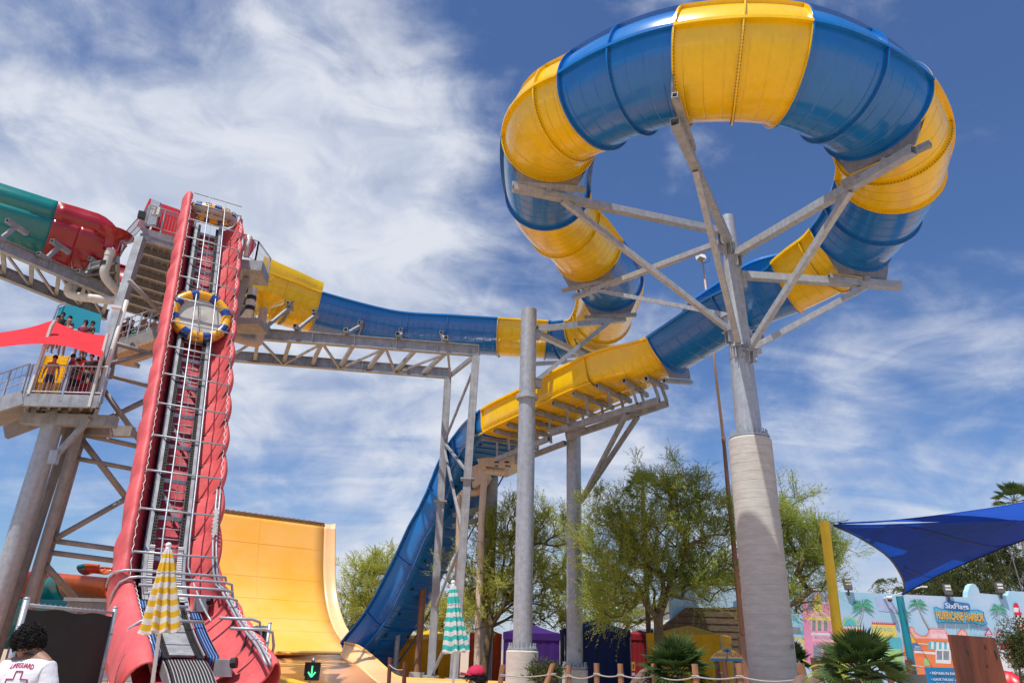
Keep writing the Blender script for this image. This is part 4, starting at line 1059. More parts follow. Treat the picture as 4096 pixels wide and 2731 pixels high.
prof = [onedge(p) for p in ((768, 1206), (767, 1260), (767, 1315), (770, 1362), (777, 1400), (789, 1436), (805, 1463), (826, 1484))]
prof += [(prof[-1][0]+1.6, 1.40), (prof[-1][0]+4.5, 1.22)]
pf = [catmull([Vector((a, b, 0)) for a, b in prof], (len(prof)-1)*i/40) for i in range(41)]
Lw = (Pc-Pl).dot(U)+1.5; ZS /= -(Pc-Pl).dot(U)
def bp(u, n, z): return Vector((Pc.x, Pc.y, 0))+U*u+NN*n+Vector((0, 0, z+ZS*u*max(0, z-.8)/(Pc.z-.8)))
us = list(np.linspace(-Lw, -.8, 12))
o = MB().grid([[bp(u, v.x, v.y) for v in pf] for u in us]).build('wall', 'basin', basin, True); o.modifiers.new('t', 'SOLIDIFY').thickness = .12
li = [(-.8, 0), (-.6, .01), (-.4, .05), (-.2, .14), (-.07, .26), (0, .38)]
dz = pf[0].y
rows = []
for u, q in li:
    row = []
    for i, v in enumerate(pf[:36]):
        k = 1-ss(i, 26, 35); tg = (pf[min(i+1, 40)]-pf[max(i-1, 0)]); tg.normalize(); nx, nz_ = -tg.y, tg.x
        if nx < 0: nx, nz_ = -nx, -nz_
        row.append(bp(u, v.x+nx*q*k*.6, v.y+abs(nz_)*q*.6*k+(.12*q if i == 0 else 0)))
    rows.append(row)
o = MB().grid(rows).build('side_lip', 'basin_pink', basin, True); o.modifiers.new('t', 'SOLIDIFY').thickness = .1
MB().beam(bp(-Lw, 0, dz+.06), bp(-.8, 0, dz+.04), .2, .06).build('top_rail', 'rust', basin)
for i in range(22):
    p = bp(-Lw+(Lw-1.6)*i/21, 0, dz+.06); MB().box(p, (.16, .16, .16)).build('rail_clip', 'steel2', basin)
for i in (5, 11, 16, 21, 25):
    v = pf[i]; MB().beam(bp(-Lw, v.x+.015, v.y), bp(-.8, v.x+.004, v.y), .006, .012).build('panel_seam', 'basin_seam', basin)
for u in (-5.6,):
    for i in range(0, 30, 1):
        pass
    MB().tube([bp(u, v.x+.01, v.y) for v in pf[:32]], .008, 5).build('panel_seam', 'basin_seam', basin)

cr = [(1035, 1250, 48.5), (1085, 1258, 48), (1140, 1275, 47.3), (1200, 1312, 46.4), (1270, 1368, 45.3), (1340, 1432, 44.2), (1420, 1500, 43), (1490, 1526, 42), (1580, 1533, 41.2), (1950, 1548, 39), (2420, 1570, 36)]
inn = [(1000, 1350, 47.9), (1030, 1385, 47.2), (1065, 1395, 46.2), (1110, 1412, 45), (1160, 1450, 43.5), (1215, 1500, 42), (1290, 1560, 40), (1380, 1600, 38.5), (1500, 1610, 37.5), (1800, 1625, 36), (2300, 1640, 34)]
C_ = [at(*K5(x, y), D-3.2) for x, y, D in cr]; I_ = [at(*K5(x, y), D-3.0) for x, y, D in inn]
rows = []
for i in range(41):
    a = catmull(C_, 10*i/40); b = catmull(I_, 10*i/40); m = Vector((a.x*.35+b.x*.65, a.y*.35+b.y*.65, a.z*.25+b.z*.75))
    out = Vector((a.x+.1, a.y+.35, a.z-.14))
    rows.append([out, a]+[a*(1-q)**2+m*2*q*(1-q)+b*q*q for q in (.2, .4, .6, .8, 1)])
o = MB().grid(rows).build('rim', 'basin_pink', basin, True); o.modifiers.new('t', 'SOLIDIFY').thickness = .06
frow = []
for u in (0, .5): frow.append([Vector((bp(q, prof[-1][0]-.5+u, 0).x, bp(q, prof[-1][0]-.5+u, 0).y, 1.215-.02*u)) for q in np.linspace(-Lw, -.3, 10)])
for i in range(0, 21):
    b = catmull(I_, 10*i/20)
    frow.append([Vector((-19+(b.x+19)*k/9, b.y+(1-k/9)*1.0, min(1.15, b.z)+(.0 if k < 9 else .0))) for k in range(10)])
b = frow[-1]; frow.append([Vector((-17+k*2.6, 24, .42)) for k in range(10)])
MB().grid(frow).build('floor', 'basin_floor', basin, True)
MB().tube([r[1] for r in rows], .06, 6).build('rim_edge', 'basin', basin, True)
MB().beam(at(*K5(455, 1515), 30), at(*K5(760, 1600), 28), .5, .14).build('kerb_board', 'yellow', basin)
for (x, y, w_) in ((640, 1425, 3.2), (470, 1437, 2.0)):
    p = atz(*K5(x, y), .80); MB().slab([p+Vector((-w_/2, 0, 0)), p+Vector((w_/2, .2, 0)), p+Vector((w_/2, 2.2, 0)), p+Vector((-w_/2, 2.0, 0))], (0, 0, .015)).build('patch', 'basin', basin)

# ================================================================== traffic light
tl = thing('traffic_light', at(718, 1600, 20), 'small black signal box with a lit green arrow on a grey pipe', 'signal')
c = at(718.5, 1541, 20)
M['green_lamp'] = mat('green_led', (.05, .6, .25), .4); M['green_lamp'].node_tree.nodes['Principled BSDF'].inputs['Emission Color'].default_value = (.1, 1, .4, 1); M['green_lamp'].node_tree.nodes['Principled BSDF'].inputs['Emission Strength'].default_value = 1.2
MB().tube([(c.x-.06, c.y+.12, 0), (c.x-.06, c.y+.12, c.z+.24), (c.x-.02, c.y+.0, c.z+.28), (c.x, c.y, c.z+.2)], .035, 10).build('pole', 'steel', tl, True)
MB().box(c, (.34, .16, .40), .12).build('housing', 'black', tl)
MB().box(c+Vector((.0, -.1, .2)), (.36, .14, .02), .12).build('visor', 'black', tl); MB().box(c+Vector((-.17, -.1, .05)), (.02, .14, .3), .12).build('visor', 'black', tl)
ly = c.y-.10
for a, b in (((.0, .13), (.0, -.11)), ((-.09, -.01), (.0, -.12)), ((.09, -.01), (.0, -.12))):
    MB().beam((c.x+a[0], ly, c.z+a[1]), (c.x+b[0], ly, c.z+b[1]), .03, .03).build('arrow', 'green_lamp', tl)

# ================================================================== folded parasols
M['cloth_white'] = mat('white_cloth', (.74, .73, .68), .85, 0, .06, 4, .2, 80, trans=.2); M['cloth_yellow'] = mat('yellow_cloth', (.80, .48, .02), .85, 0, .08, 4, .2, 80, trans=.2); M['cloth_aqua'] = mat('aqua_cloth', (.04, .50, .45), .85, 0, .08, 4, .2, 80, trans=.2)
def parasol(top, bot, D, rb, colr, label, lean_to, nb=11, seed=1):
    a = at(*top, D); b = at(*bot, D); ax = (a-b).normalized(); L_ = (a-b).length
    foot = at(*lean_to, D); t = thing('parasol', foot, label, 'parasol', 'striped parasols tied shut')
    x = ax.cross(Vector((0, 1, 0))).normalized(); y = ax.cross(x); rnd = random.Random(seed)
    ph = rnd.random()*6
    def R(q, th, layer):
        r = .035+(rb-.035)*(q**.85)
        fold = 1+(.16+.12*q)*math.sin(8*th+ph+1.3*math.sin(th*2+seed))+.06*math.sin(3*th+seed+q*3)
        if q > .93: fold += .06*math.sin(16*th)*(q-.93)/.07
        return r*fold*(1.10 if layer else 1)
    nt_ = 72
    def band(q0, q1, col, layer=0, name='stripe'):
        rows = [[a-ax*(L_*q)+(x*math.cos(2*math.pi*k/nt_)+y*math.sin(2*math.pi*k/nt_))*R(q, 2*math.pi*k/nt_, layer)+ax*(.018*math.sin(8*2*math.pi*k/nt_+ph)*q if True else 0) for k in range(nt_)] for q in np.linspace(q0, q1, 6)]
        return MB().grid(rows, True).build(name, col, t, True)
    st = .04
    band(.0, .055, 'cloth_white', 1); nn = 5; q = .055
    for i in range(4): band(q, q+.055, (colr, 'cloth_white', colr, 'cloth_white')[i] if i < 3 else colr, 1); q += .055
    band(q, q+.012, 'cloth_white', 1, 'hem')
    q = .2; i = 0; h = (1-.2-.035)/nb
    while i < nb: band(q, q+h, colr if i % 2 == 0 else 'cloth_white'); q += h; i += 1
    band(q, 1.0, 'cloth_white', 0, 'hem')
    MB().ball(a+ax*.055, .036, 10).build('finial', 'white', t, True); MB().tube([a-ax*.03, a+ax*.04], .03, 12).build('cap', 'white', t, True)
    MB().tube([a, b-ax*.02, foot], .022, 12).build('pole', 'white', t, True)
    return t
parasol((386, 1262), (366, 1452), 9.5, .195, 'cloth_yellow', 'closed yellow and white striped parasol in front of the red lift', (340, 1640), nb=11, seed=3)
parasol((1041, 1345), (1046, 1497), 12.5, .178, 'cloth_aqua', 'closed aqua and white striped parasol beside the truss posts', (1036, 1640), nb=11, seed=8)

# ================================================================== chain link fence with windscreen
M['screen'] = mat('black_windscreen_mesh', (.022, .026, .024), .85, 0, .35, 1.3, .3, 60)
def fence(p0, p1, h, label, posts, top_ext=.12):
    p0 = Vector(p0); p1 = Vector(p1); t = thing('fence', p0, label, 'fence')
    z = Vector((0, 0, 1)); 
    for q in posts:
        p = p0.lerp(p1, q); MB().tube([p, p+z*(h+.1)], .05, 12).build('post', 'steel', t, True); MB().ball(p+z*(h+.1), .056, 6, (1, 1, .6)).build('post_cap', 'steel', t, True)
        for k in (.2, .5, .8): MB().tube([p+z*h*k, p+z*(h*k+.04)], .06, 10).build('band', 'steel2', t)
    MB().tube([p0+z*h, p1+z*h], .03, 10).build('top_rail', 'steel', t, True)
    n = max(3, int((p1-p0).length/.08)); pts = []
    for i in range(n+1): p = p0.lerp(p1, i/n); pts.append(p+z*(h+(.045 if i % 2 else -.03))+Vector((0, -.035, 0)))
    MB().tube(pts, .006, 4).build('wire', 'steel', t)
    rows = []
    for i in range(33):
        p = p0.lerp(p1, .012+.976*i/32)
        rows.append([p+z*(h*j/9*.975)+Vector((0, .02+.035*math.sin(i*.9+j*.7)*math.sin(j*.6), 0))+z*(-.02*math.sin(i*.45) if j == 9 else 0) for j in range(10)])
    MB().grid(rows).build('windscreen', 'screen', t, True)
    return t
fz = at(75, 1389, 13.6)
fence((at(58, 1389, 13.6).x-.0, 13.6, 0), (at(262, 1409, 16.5).x, 16.5, 0), fz.z, 'black screened chain link fence behind the lifeguard', (0, 1))
fence((at(540, 1436, 22).x, 22, 0), (at(619, 1440, 22).x, 22, 0), at(600, 1438, 22).z, 'small black screened fence piece at the right of the red lift', (0, 1))
# flumes on the ground far left and equipment cabinet
fs = thing('flume_stack', at(120, 1360, 40), 'crossing red, teal and orange flumes low behind the tower legs', 'water slide')
SPa = [at(-80, 1300, 41), at(40, 1312, 41), at(150, 1318, 41), at(290, 1330, 41)]
mini_slide(SPa, lambda t: 1.5, [(0, 3, 'redf')], fs, None, 1.5, tall=1.0)
SPb = [at(-60, 1372, 38), at(60, 1374, 38), at(160, 1376, 38), at(270, 1378, 38)]
mini_slide(SPb, lambda t: 1.7, [(0, 3, 'teal')], fs, None, 1.5, tall=1.3)
SPc = [at(120, 1362, 39.5), at(160, 1332, 39.2), at(190, 1322, 38.8), at(228, 1324, 38.4), at(290, 1330, 38)]
mini_slide(SPc, lambda t: 1.25, [(0, 1.95, 'teal'), (1.95, 4, 'orangef')], fs, None, 1.5, tall=1.1)
SPd = [at(195, 1302, 42), at(215, 1298, 42), at(245, 1300, 42)]
mini_slide(SPd, lambda t: .75, [(0, .9, 'teal'), (.9, 2, 'orangef')], fs, None, 1.5, tall=.5)
cb = thing('cabinet', at(215, 1400, 24), 'grey metal equipment cabinet with sloped lid behind the fence', 'cabinet')
c = at(215, 1384, 24); M['grey_paint'] = mat('grey_paint', (.30, .28, .28), .6, 0, .1, 3, streak=.2)
MB().box((c.x, 24, c.z/2), (1.15, .9, c.z+.0), .15).build('body', 'grey_paint', cb)
MB().box((c.x, 23.9, c.z+.06), (1.25, 1.05, .1), .15).build('lid', 'grey_paint', cb); MB().box((c.x-.1, 23.45, c.z-.5), (.03, .05, .5), .15).build('handle', 'dark_steel', cb)

# ================================================================== painted mural wall
W0 = at(1690, 1400, 43.5); W1 = at(2352, 1400, 46.5); WU = (W1-W0); WU.z = 0; WU.normalize(); WN = Vector((WU.y, -WU.x, 0))
def wp(px, off=0.):
    r = ray(*px); o = Vector((0, 0, H)); t = (W0-o).dot(WN)/r.dot(WN); return o+r*t+WN*off
mural = thing('mural_wall', (W0.x+5, W0.y, 0), 'long painted wall with palms, pastel shop fronts and the park name', 'wall')
def paintcol(n, c, v=.12, s=1.2, c2=None): M[n] = mat(n, c, .8, 0, v, s, .25, 6, col2=c2)
paintcol('mural_sky', (.30, .62, .80), .1, .35, (.55, .66, .85)); paintcol('mural_pink', (.80, .32, .52)); paintcol('mural_lpink', (.85, .50, .55)); paintcol('mural_yellow', (.80, .66, .15)); paintcol('mural_orange', (.85, .24, .09))
paintcol('mural_green', (.06, .30, .16)); paintcol('mural_lgreen', (.35, .62, .25)); paintcol('mural_teal', (.10, .50, .62)); paintcol('mural_blue', (.04, .22, .55)); paintcol('mural_white', (.78, .80, .82)); paintcol('mural_red', (.70, .03, .07))
paintcol('mural_grey', (.25, .30, .36), .3, 6); paintcol('mural_trunk', (.40, .42, .32)); paintcol('mural_gold', (.85, .50, .05)); paintcol('mural_black', (.02, .02, .03)); paintcol('mural_rose', (.75, .25, .28)); paintcol('mural_purple', (.35, .25, .55))
# wall body with its stepped and domed top
topl = [(-420, 780), (540, 835), (900, 850), (1910, 895), (1912, 850), (1930, 800), (1950, 787), (1972, 795), (1995, 830), (2005, 862), (2225, 882), (2235, 845), (2500, 858), (2800, 870)]
ztop = wp(K7(1400, 872)).z
top = [wp(K7(*p)) for p in topl]
body = [wp(K7(2800, 1700)), wp(K7(-420, 1700))]
for b in body: b.z = 0
body[0].x, body[0].y = top[-1].x, top[-1].y; body[1].x, body[1].y = top[0].x, top[0].y
MB().slab(top+body, -WN*.4).build('wall_body', 'mural_sky', mural)
lay = [.012]
def paint(pts, m, name, K=K7, off=None, th=.0):
    lay[0] += .0004
    P_ = [wp(K(*p), off or lay[0]) for p in pts]
    return MB().poly(P_).build(name, m, mural)
def rect(x0, y0, x1, y1, m, name, sk=.045):
    return paint([(x0, y0), (x1, y0+(x1-x0)*sk), (x1, y1+(x1-x0)*sk), (x0, y1)], m, name)
# big washes in the painted sky
rect(1180, 905, 1560, 1060, 'mural_purple', 'cloud_wash'); M['mural_wash'] = mat('mural_wash', (.42, .52, .78), .8, 0, .25, .8)
bpy.data.objects.remove(COL.objects['cloud_wash'])
paint([(1180, 900), (1300, 880), (1330, 960), (1480, 1035), (1300, 1010), (1210, 1000)], 'mural_wash', 'cloud_wash'); paint([(540, 870), (800, 860), (900, 880), (840, 900), (600, 905)], 'mural_wash', 'cloud_wash')
# left strip beyond the concrete column
paint([(70, 930), (105, 915), (110, 1567), (90, 1567)], 'mural_blue', 'painted_panel'); paint([(85, 960), (105, 960), (130, 1240), (120, 1250)], 'mural_lgreen', 'painted_frame'); rect(105, 1240, 150, 1300, 'mural_lgreen', 'painted_sign'); rect(110, 1250, 150, 1292, 'mural_red', 'painted_sign')
# turquoise shop
paint([(480, 1000), (560, 1060), (620, 1110), (620, 1420), (500, 1420)], 'mural_teal', 'painted_shop'); paint([(495, 1060), (615, 1110), (615, 1160), (500, 1150)], 'mural_sky', 'painted_awning'); paint([(490, 1000), (545, 1060), (500, 1062)], 'mural_yellow', 'painted_gable')
rect(505, 1125, 600, 1185, 'mural_grey', 'painted_window'); paint([(515, 1205), (600, 1200), (635, 1250), (635, 1420), (520, 1420)], 'mural_yellow', 'painted_arch'); paint([(520, 1245), (570, 1235), (612, 1275), (612, 1420), (520, 1420)], 'mural_grey', 'painted_door')
paint([(512, 1180), (625, 1190), (630, 1215), (512, 1208)], 'mural_sky', 'painted_band'); paint([(518, 1225), (560, 1222), (600, 1240), (630, 1285), (622, 1300), (590, 1262), (550, 1242), (518, 1245)], 'mural_white', 'painted_arch_trim')
# pink boutique
paint([(612, 1010), (618, 900), (632, 870), (650, 935), (700, 930), (705, 880), (725, 850), (760, 870), (770, 935), (800, 945), (805, 890), (822, 870), (850, 1000), (860, 1420), (640, 1420)], 'mural_pink', 'painted_boutique')
paint([(705, 1000), (708, 910), (722, 870), (738, 865), (760, 905), (770, 1005)], 'mural_yellow', 'painted_belfry'); paint([(722, 950), (724, 928), (735, 918), (746, 928), (748, 952)], 'mural_grey', 'painted_opening'); paint([(640, 1055), (740, 990), (845, 1062), (845, 1080), (640, 1068)], 'mural_yellow', 'painted_gable'); paint([(668, 1050), (740, 1003), (815, 1058)], 'mural_lpink', 'painted_gable_panel')
for x in (683, 728, 775): rect(x, 1065, x+40, 1150, 'mural_yellow', 'painted_frame'); rect(x+6, 1073, x+34, 1155, 'mural_grey', 'painted_window')
rect(682, 1170, 850, 1195, 'mural_white', 'painted_band'); rect(690, 1185, 862, 1240, 'mural_lpink', 'painted_sign'); rect(700, 1270, 760, 1400, 'mural_grey', 'painted_window'); rect(780, 1280, 850, 1400, 'mural_grey', 'painted_window'); rect(640, 1405, 880, 1420, 'mural_yellow', 'painted_band')
paint([(655, 935), (690, 930), (695, 1000), (660, 1000)], 'mural_grey', 'painted_opening')
text_mesh('Artistic Images', 'painted_word', 'mural_blue', mural, wp(K7(708, 1046), .135), WU, (0, 0, 1), wp(K7(700, 1030)).z-wp(K7(700, 1048)).z, (wp(K7(798, 1040))-wp(K7(708, 1040))).length, 0, .01)
def word(s, x0, y0, x1, y1, m, sk=None, name='painted_word', bold=.02, off=.135):
    a = wp(K7(x0, y1), off); b = wp(K7(x1, y1+(x1-x0)*(sk if sk is not None else .045)), off); h = wp(K7(x0, y0)).z-wp(K7(x0, y1)).z; w_ = (b-a).length
    return text_mesh(s, name, m, mural, a, b-a, (0, 0, 1), h, w_, 0, bold=bold)
word('BOUTIQUE', 704, 1197, 835, 1225, 'mural_purple', .04)
# green arch and the yellow co. shop
paint([(925, 1115), (930, 1075), (955, 1052), (985, 1046), (1020, 1060), (1045, 1085), (1052, 1130), (925, 1130)], 'mural_lgreen', 'painted_arch'); paint([(942, 1115), (948, 1085), (970, 1065), (990, 1062), (1015, 1075), (1032, 1100), (1035, 1125), (942, 1120)], 'mural_teal', 'painted_arch_glass')
paint([(930, 1118), (1095, 1128), (1095, 1420), (935, 1420)], 'mural_orange', 'painted_shop'); rect(932, 1122, 1095, 1140, 'mural_white', 'painted_band', .05)
paint([(1160, 1105), (1340, 1112), (1358, 1215), (1160, 1200)], 'mural_yellow', 'painted_shop'); rect(1157, 1098, 1338, 1106, 'mural_red', 'painted_cornice', .03)
for i in range(12): x = 1157+i*16; paint([(x, 1100+i*.5), (x+6, 1083+i*.5), (x+12, 1100+i*.5)], 'mural_red', 'painted_finial')
word('GIFT & CO', 1180, 1132, 1312, 1160, 'mural_teal', .03); paint([(1095, 1200), (1380, 1205), (1400, 1420), (1095, 1420)], 'mural_lgreen', 'painted_hedge'); paint([(1280, 1210), (1385, 1212), (1395, 1300), (1290, 1300)], 'mural_teal', 'painted_shop')
# duty free shop
paint([(1395, 1175), (1450, 1180), (1452, 1135), (1466, 1122), (1482, 1130), (1500, 1170), (1545, 1195), (1580, 1195), (1600, 1165), (1605, 1135), (1725, 1142), (1745, 1175), (1790, 1200), (1825, 1195), (1830, 1165), (1860, 1140), (1900, 1165), (1910, 1200), (2010, 1240), (2010, 1567), (1430, 1567)], 'mural_orange', 'painted_shop')
paint([(1400, 1185), (1455, 1190), (1460, 1142), (1467, 1132), (1478, 1140), (1494, 1178), (1545, 1205), (1585, 1205), (1607, 1172), (1612, 1145), (1720, 1151), (1738, 1182), (1788, 1210), (1832, 1206), (1838, 1172), (1860, 1151), (1893, 1172), (1900, 1225), (1410, 1212)], 'mural_lpink', 'painted_parapet')
paint([(1462, 1190), (1470, 1160), (1478, 1186), (1488, 1184), (1478, 1192), (1482, 1200), (1472, 1194), (1462, 1200)], 'mural_gold', 'painted_starfish'); paint([(1850, 1190), (1858, 1170), (1864, 1188), (1872, 1192), (1862, 1200)], 'mural_gold', 'painted_starfish')
word('DUTY FREE!', 1612, 1178, 1730, 1206, 'mural_white', .05); word("Linda's", 1650, 1156, 1692, 1168, 'mural_rose', .05, bold=.0)
rect(1480, 1250, 1600, 1256, 'mural_white', 'painted_band', .08); rect(1490, 1312, 1655, 1330, 'mural_white', 'painted_band', .08); rect(1780, 1330, 1850, 1348, 'mural_white', 'painted_band', .08)
for i in range(9):
    x = 1602+i*20; paint([(x, 1240+i*1.1), (x+20, 1241+i*1.1), (x+20+(i+1-5)*.8, 1300+i*.6), (x+(i-5)*.8, 1299+i*.6)], 'mural_white' if i % 2 else 'mural_teal', 'painted_awning')
rect(1655, 1300, 1775, 1410, 'mural_white', 'painted_frame'); rect(1664, 1312, 1706, 1382, 'mural_grey', 'painted_door'); rect(1716, 1314, 1760, 1384, 'mural_grey', 'painted_door')
paint([(1470, 1268), (1478, 1250), (1495, 1246), (1512, 1254), (1520, 1270), (1540, 1274), (1540, 1310), (1480, 1308)], 'mural_blue', 'painted_sign'); word("TIM'S", 1480, 1275, 1528, 1288, 'mural_white', .04); word('BIKE SHOP', 1480, 1294, 1535, 1303, 'mural_white', .04, bold=.01)
paint([(1450, 1200), (1500, 1210), (1505, 1250), (1460, 1250)], 'mural_gold', 'painted_shop'); paint([(1560, 1380), (1580, 1368), (1605, 1380), (1612, 1430), (1570, 1430)], 'mural_lgreen', 'painted_chair')
# lighthouse and far right scenery
paint([(2265, 970), (2308, 970), (2345, 1105), (2290, 1110)], 'mural_red', 'painted_lighthouse'); rect(2266, 975, 2305, 1010, 'mural_white', 'painted_lamp_room'); paint([(2263, 970), (2268, 945), (2282, 935), (2300, 945), (2310, 972)], 'mural_red', 'painted_dome'); rect(2278, 1010, 2330, 1034, 'mural_red', 'painted_band')
for r_ in range(4):
    for c_ in range(4):
        if (r_+c_) % 2 == 0: rect(2280+c_*15+r_*3, 1036+r_*17, 2295+c_*15+r_*3, 1053+r_*17, 'mural_black', 'painted_check')
        else: rect(2280+c_*15+r_*3, 1036+r_*17, 2295+c_*15+r_*3, 1053+r_*17, 'mural_white', 'painted_check')
for i in range(7): x = 2296+i*14; paint([(x, 1104), (x+14, 1106), (x+18, 1165), (x+4, 1163)], 'mural_white' if i % 2 else 'mural_red', 'painted_awning')
rect(2310, 1165, 2500, 1280, 'mural_red', 'painted_wall'); rect(2000, 1215, 2500, 1240, 'mural_white', 'painted_band', .06); rect(2160, 1230, 2500, 1300, 'mural_red', 'painted_wall', .03); rect(2160, 1300, 2500, 1480, 'mural_white', 'painted_wall', .03)
for x in (2040, 2130):
    paint([(x-5, 1190), (x+30, 1135), (x+65, 1192)], 'mural_red', 'painted_dormer'); paint([(x+8, 1182), (x+30, 1150), (x+50, 1184)], 'mural_sky', 'painted_gable'); rect(x+5, 1188, x+62, 1250, 'mural_sky', 'painted_frame'); rect(x+12, 1194, x+54, 1245, 'mural_grey', 'painted_window')
    rect(x+31, 1194, x+35, 1247, 'mural_white', 'painted_glazing_bar'); rect(x+12, 1217, x+54, 1221, 'mural_white', 'painted_glazing_bar')
paint([(2205, 1335), (2262, 1337), (2273, 1397), (2218, 1396)], 'mural_red', 'dive_flag'); paint([(2205, 1335), (2217, 1335), (2273, 1390), (2273, 1397), (2262, 1397), (2207, 1346)], 'mural_white', 'flag_stripe')
word("MIKE'S SCUBA", 2200, 1326, 2255, 1333, 'mural_black', .0, bold=0); word('RENTAL', 2225, 1401, 2275, 1410, 'mural_black', .0, bold=0)
# painted palms
def mpalm(base, ctr, r, m='mural_green', n=9, seed=0):
    rnd = random.Random(seed); lay[0] += .0006
    b = Vector((base[0], base[1], 0)); c = Vector((ctr[0], ctr[1], 0)); mid = (b+c)/2+Vector((-(c-b).y*.10*(1 if base[0] > ctr[0] else -1)*-1, 0, 0))*.6
    L1 = []; L2 = []
    for i in range(9):
        q = i/8; p = b*(1-q)**2+mid*2*q*(1-q)+c*q*q; w_ = 9*(1-q)+4; L1.append((p.x-w_/2, p.y)); L2.append((p.x+w_/2, p.y))
    paint(L1+L2[::-1], 'mural_trunk', 'painted_trunk')
    for i in range(n):
        a = math.radians(-200+220*i/(n-1)+rnd.uniform(-6, 6)); rr = r*rnd.uniform(.85, 1.1)
        e = Vector((c.x+math.cos(a)*rr, c.y+math.sin(a)*rr*.75+rr*.35, 0)); k = Vector((c.x+math.cos(a)*rr*.62, c.y+math.sin(a)*rr*.75-rr*.12, 0))
        up_ = []; dn = []
        for j in range(11):
            q = j/10; p = c*(1-q)**2+k*2*q*(1-q)+e*q*q; w_ = r*.15*math.sin(math.pi*min(1, q*1.0+.08))+1
            up_.append((p.x, p.y-w_*.5)); dn.append((p.x+(3 if j % 2 else -3), p.y+w_*(1.3 if j % 2 else .5)))
        paint(up_+dn[::-1], m if i % 2 else 'mural_frond', 'painted_frond')
paintcol('mural_frond', (.10, .42, .30))
mpalm((1050, 1100), (1085, 965), 100, seed=1, n=12); mpalm((1600, 1130), (1510, 950), 80, seed=2); mpalm((2110, 1200), (2145, 990), 78, seed=3); mpalm((1440, 1100), (1398, 1020), 60, seed=4)
# park name sign, painted
paint([(1718, 985), (1720, 935), (1750, 918), (1815, 930), (1910, 942), (1925, 965), (1920, 1000), (1890, 1018), (1800, 1010), (1740, 1000)], 'mural_blue', 'park_sign'); paint([(1636, 975), (1660, 970), (1700, 985), (1860, 1000), (1985, 992), (2030, 1010), (2035, 1060), (2060, 1105), (2020, 1120), (1950, 1100), (1660, 1095)], 'mural_blue', 'park_sign')
paint([(1640, 980), (1656, 977), (1700, 992), (1860, 1008), (1980, 1000), (2020, 1014), (2028, 1060), (2050, 1102), (2020, 1113), (1955, 1094), (1664, 1088)], 'mural_teal', 'park_sign_face')
word('SixFlags', 1727, 937, 1909, 994, 'mural_white', .06, bold=.02, off=.145)
word('Hurricane Harbor'.upper(), 1662, 1003, 2034, 1070, 'mural_red', .055, bold=.02, off=.135); word('HURRICANE HARBOR', 1659, 1000, 2030, 1066, 'mural_gold', .055, bold=.015, off=.145)
word('PHOENIX', 1930, 1118, 2015, 1136, 'mural_blue', .04, bold=0)
for x in (1725, 1805, 1910, 1990): rect(x, 1098, x+2, 1180, 'mural_white', 'sign_prop')
# wall lamps and camera
for i, (x, y, s) in enumerate(((960, 795, 1), (1742, 835, 1), (2150, 822, 1))):
    p = wp(K7(x, y)); t = thing('floodlight', p, ('floodlight on the wall top between yellow pole and painted palm', 'floodlight on the wall top left of the painted dome', 'floodlight on the wall top right of the painted dome')[i], 'floodlight', 'floodlights on the mural wall')
    q = p+WN*.1; MB().box(q, (.42, .16, .62), rot=Matrix.Rotation(-.25, 3, 'X')).build('housing', 'dark_steel', t); 
    for k in range(3): MB().box(q+Vector((0, -.09, .18-.17*k)), (.32, .03, .12), rot=Matrix.Rotation(-.25, 3, 'X')).build('lamp_panel', 'pvc', t)
    b = wp(K7(x, y+52)); MB().beam(q-Vector((0, 0, .25)), Vector((q.x, q.y, b.z-.25)), .08).build('bracket', 'dark_steel', t)
sc_ = thing('security_camera', wp(K7(1268, 905), .3), 'white dome security camera bracketed to the mural wall', 'camera')
p = wp(K7(1268, 905), .35); MB().ball(p-Vector((0, 0, .08)), .13, 8).build('dome', 'dark_steel', sc_, True); MB().tube([p-Vector((0, 0, .05)), p+Vector((0, 0, .12))], .16, 14).build('housing', 'white', sc_, True); MB().beam(p+Vector((0, 0, .06)), wp(K7(1250, 900), .02), .1, .08).build('arm', 'white', sc_)
ga_ = thing('wall_lamp', wp(K7(1300, 890), .3), 'white gooseneck lamp arm reaching out of the mural wall', 'wall lamp'); MB().tube([wp(K7(1302, 920), .02), wp(K7(1298, 885), .2), wp(K7(1410, 826), 1.6)], .03, 8).build('arm', 'white', ga_, True); MB().box(wp(K7(1412, 828), 1.7), (.3, .2, .08)).build('lamp_head', 'white', ga_)
# faux brick building left of the mural + far white building
M['brick'] = mat('brown_brick', (.16, .11, .07), .9, 0, .5, 3, .9, 8, stretch=(1, 1, 5)); 
bw = thing('brick_building', at(1620, 1520, 42), 'dark brown textured brick hut with a slanted top beside the yellow cabana', 'building')
P_ = [at(*K6(*p), 42.5) for p in ((1330, 1165), (1440, 1075), (1560, 975), (1900, 975), (1960, 960), (1995, 1600), (1330, 1600))]
for q in P_[-2:]: q.z = 0
MB().slab(P_, (0, .8, 0)).build('wall', 'brick', bw)
for i in range(16):
    z = .4+i*.36
    x0 = P_[0].x if z < P_[0].z else P_[0].x+(P_[2].x-P_[0].x)*(z-P_[0].z)/(P_[2].z-P_[0].z)
    if z < P_[3].z: MB().beam((x0, 42.49, z), (P_[4].x, 42.49, z), .02, .03).build('mortar_course', 'black', bw)
wb = thing('white_building', at(1500, 1500, 60), 'plain white building glimpsed between the branches of the big tree', 'building')
P_ = [at(*K6(*p), 60) for p in ((1120, 990), (1560, 930), (1600, 1600), (1120, 1600))]
for q in P_[-2:]: q.z = 0
MB().slab(P_, (0, 5, 0)).build('wall', 'white', wb); MB().beam(P_[0]+Vector((0, -.1, 0)), P_[1]+Vector((0, -.1, 0)), .4, .3).build('parapet', 'brown_steel', wb)
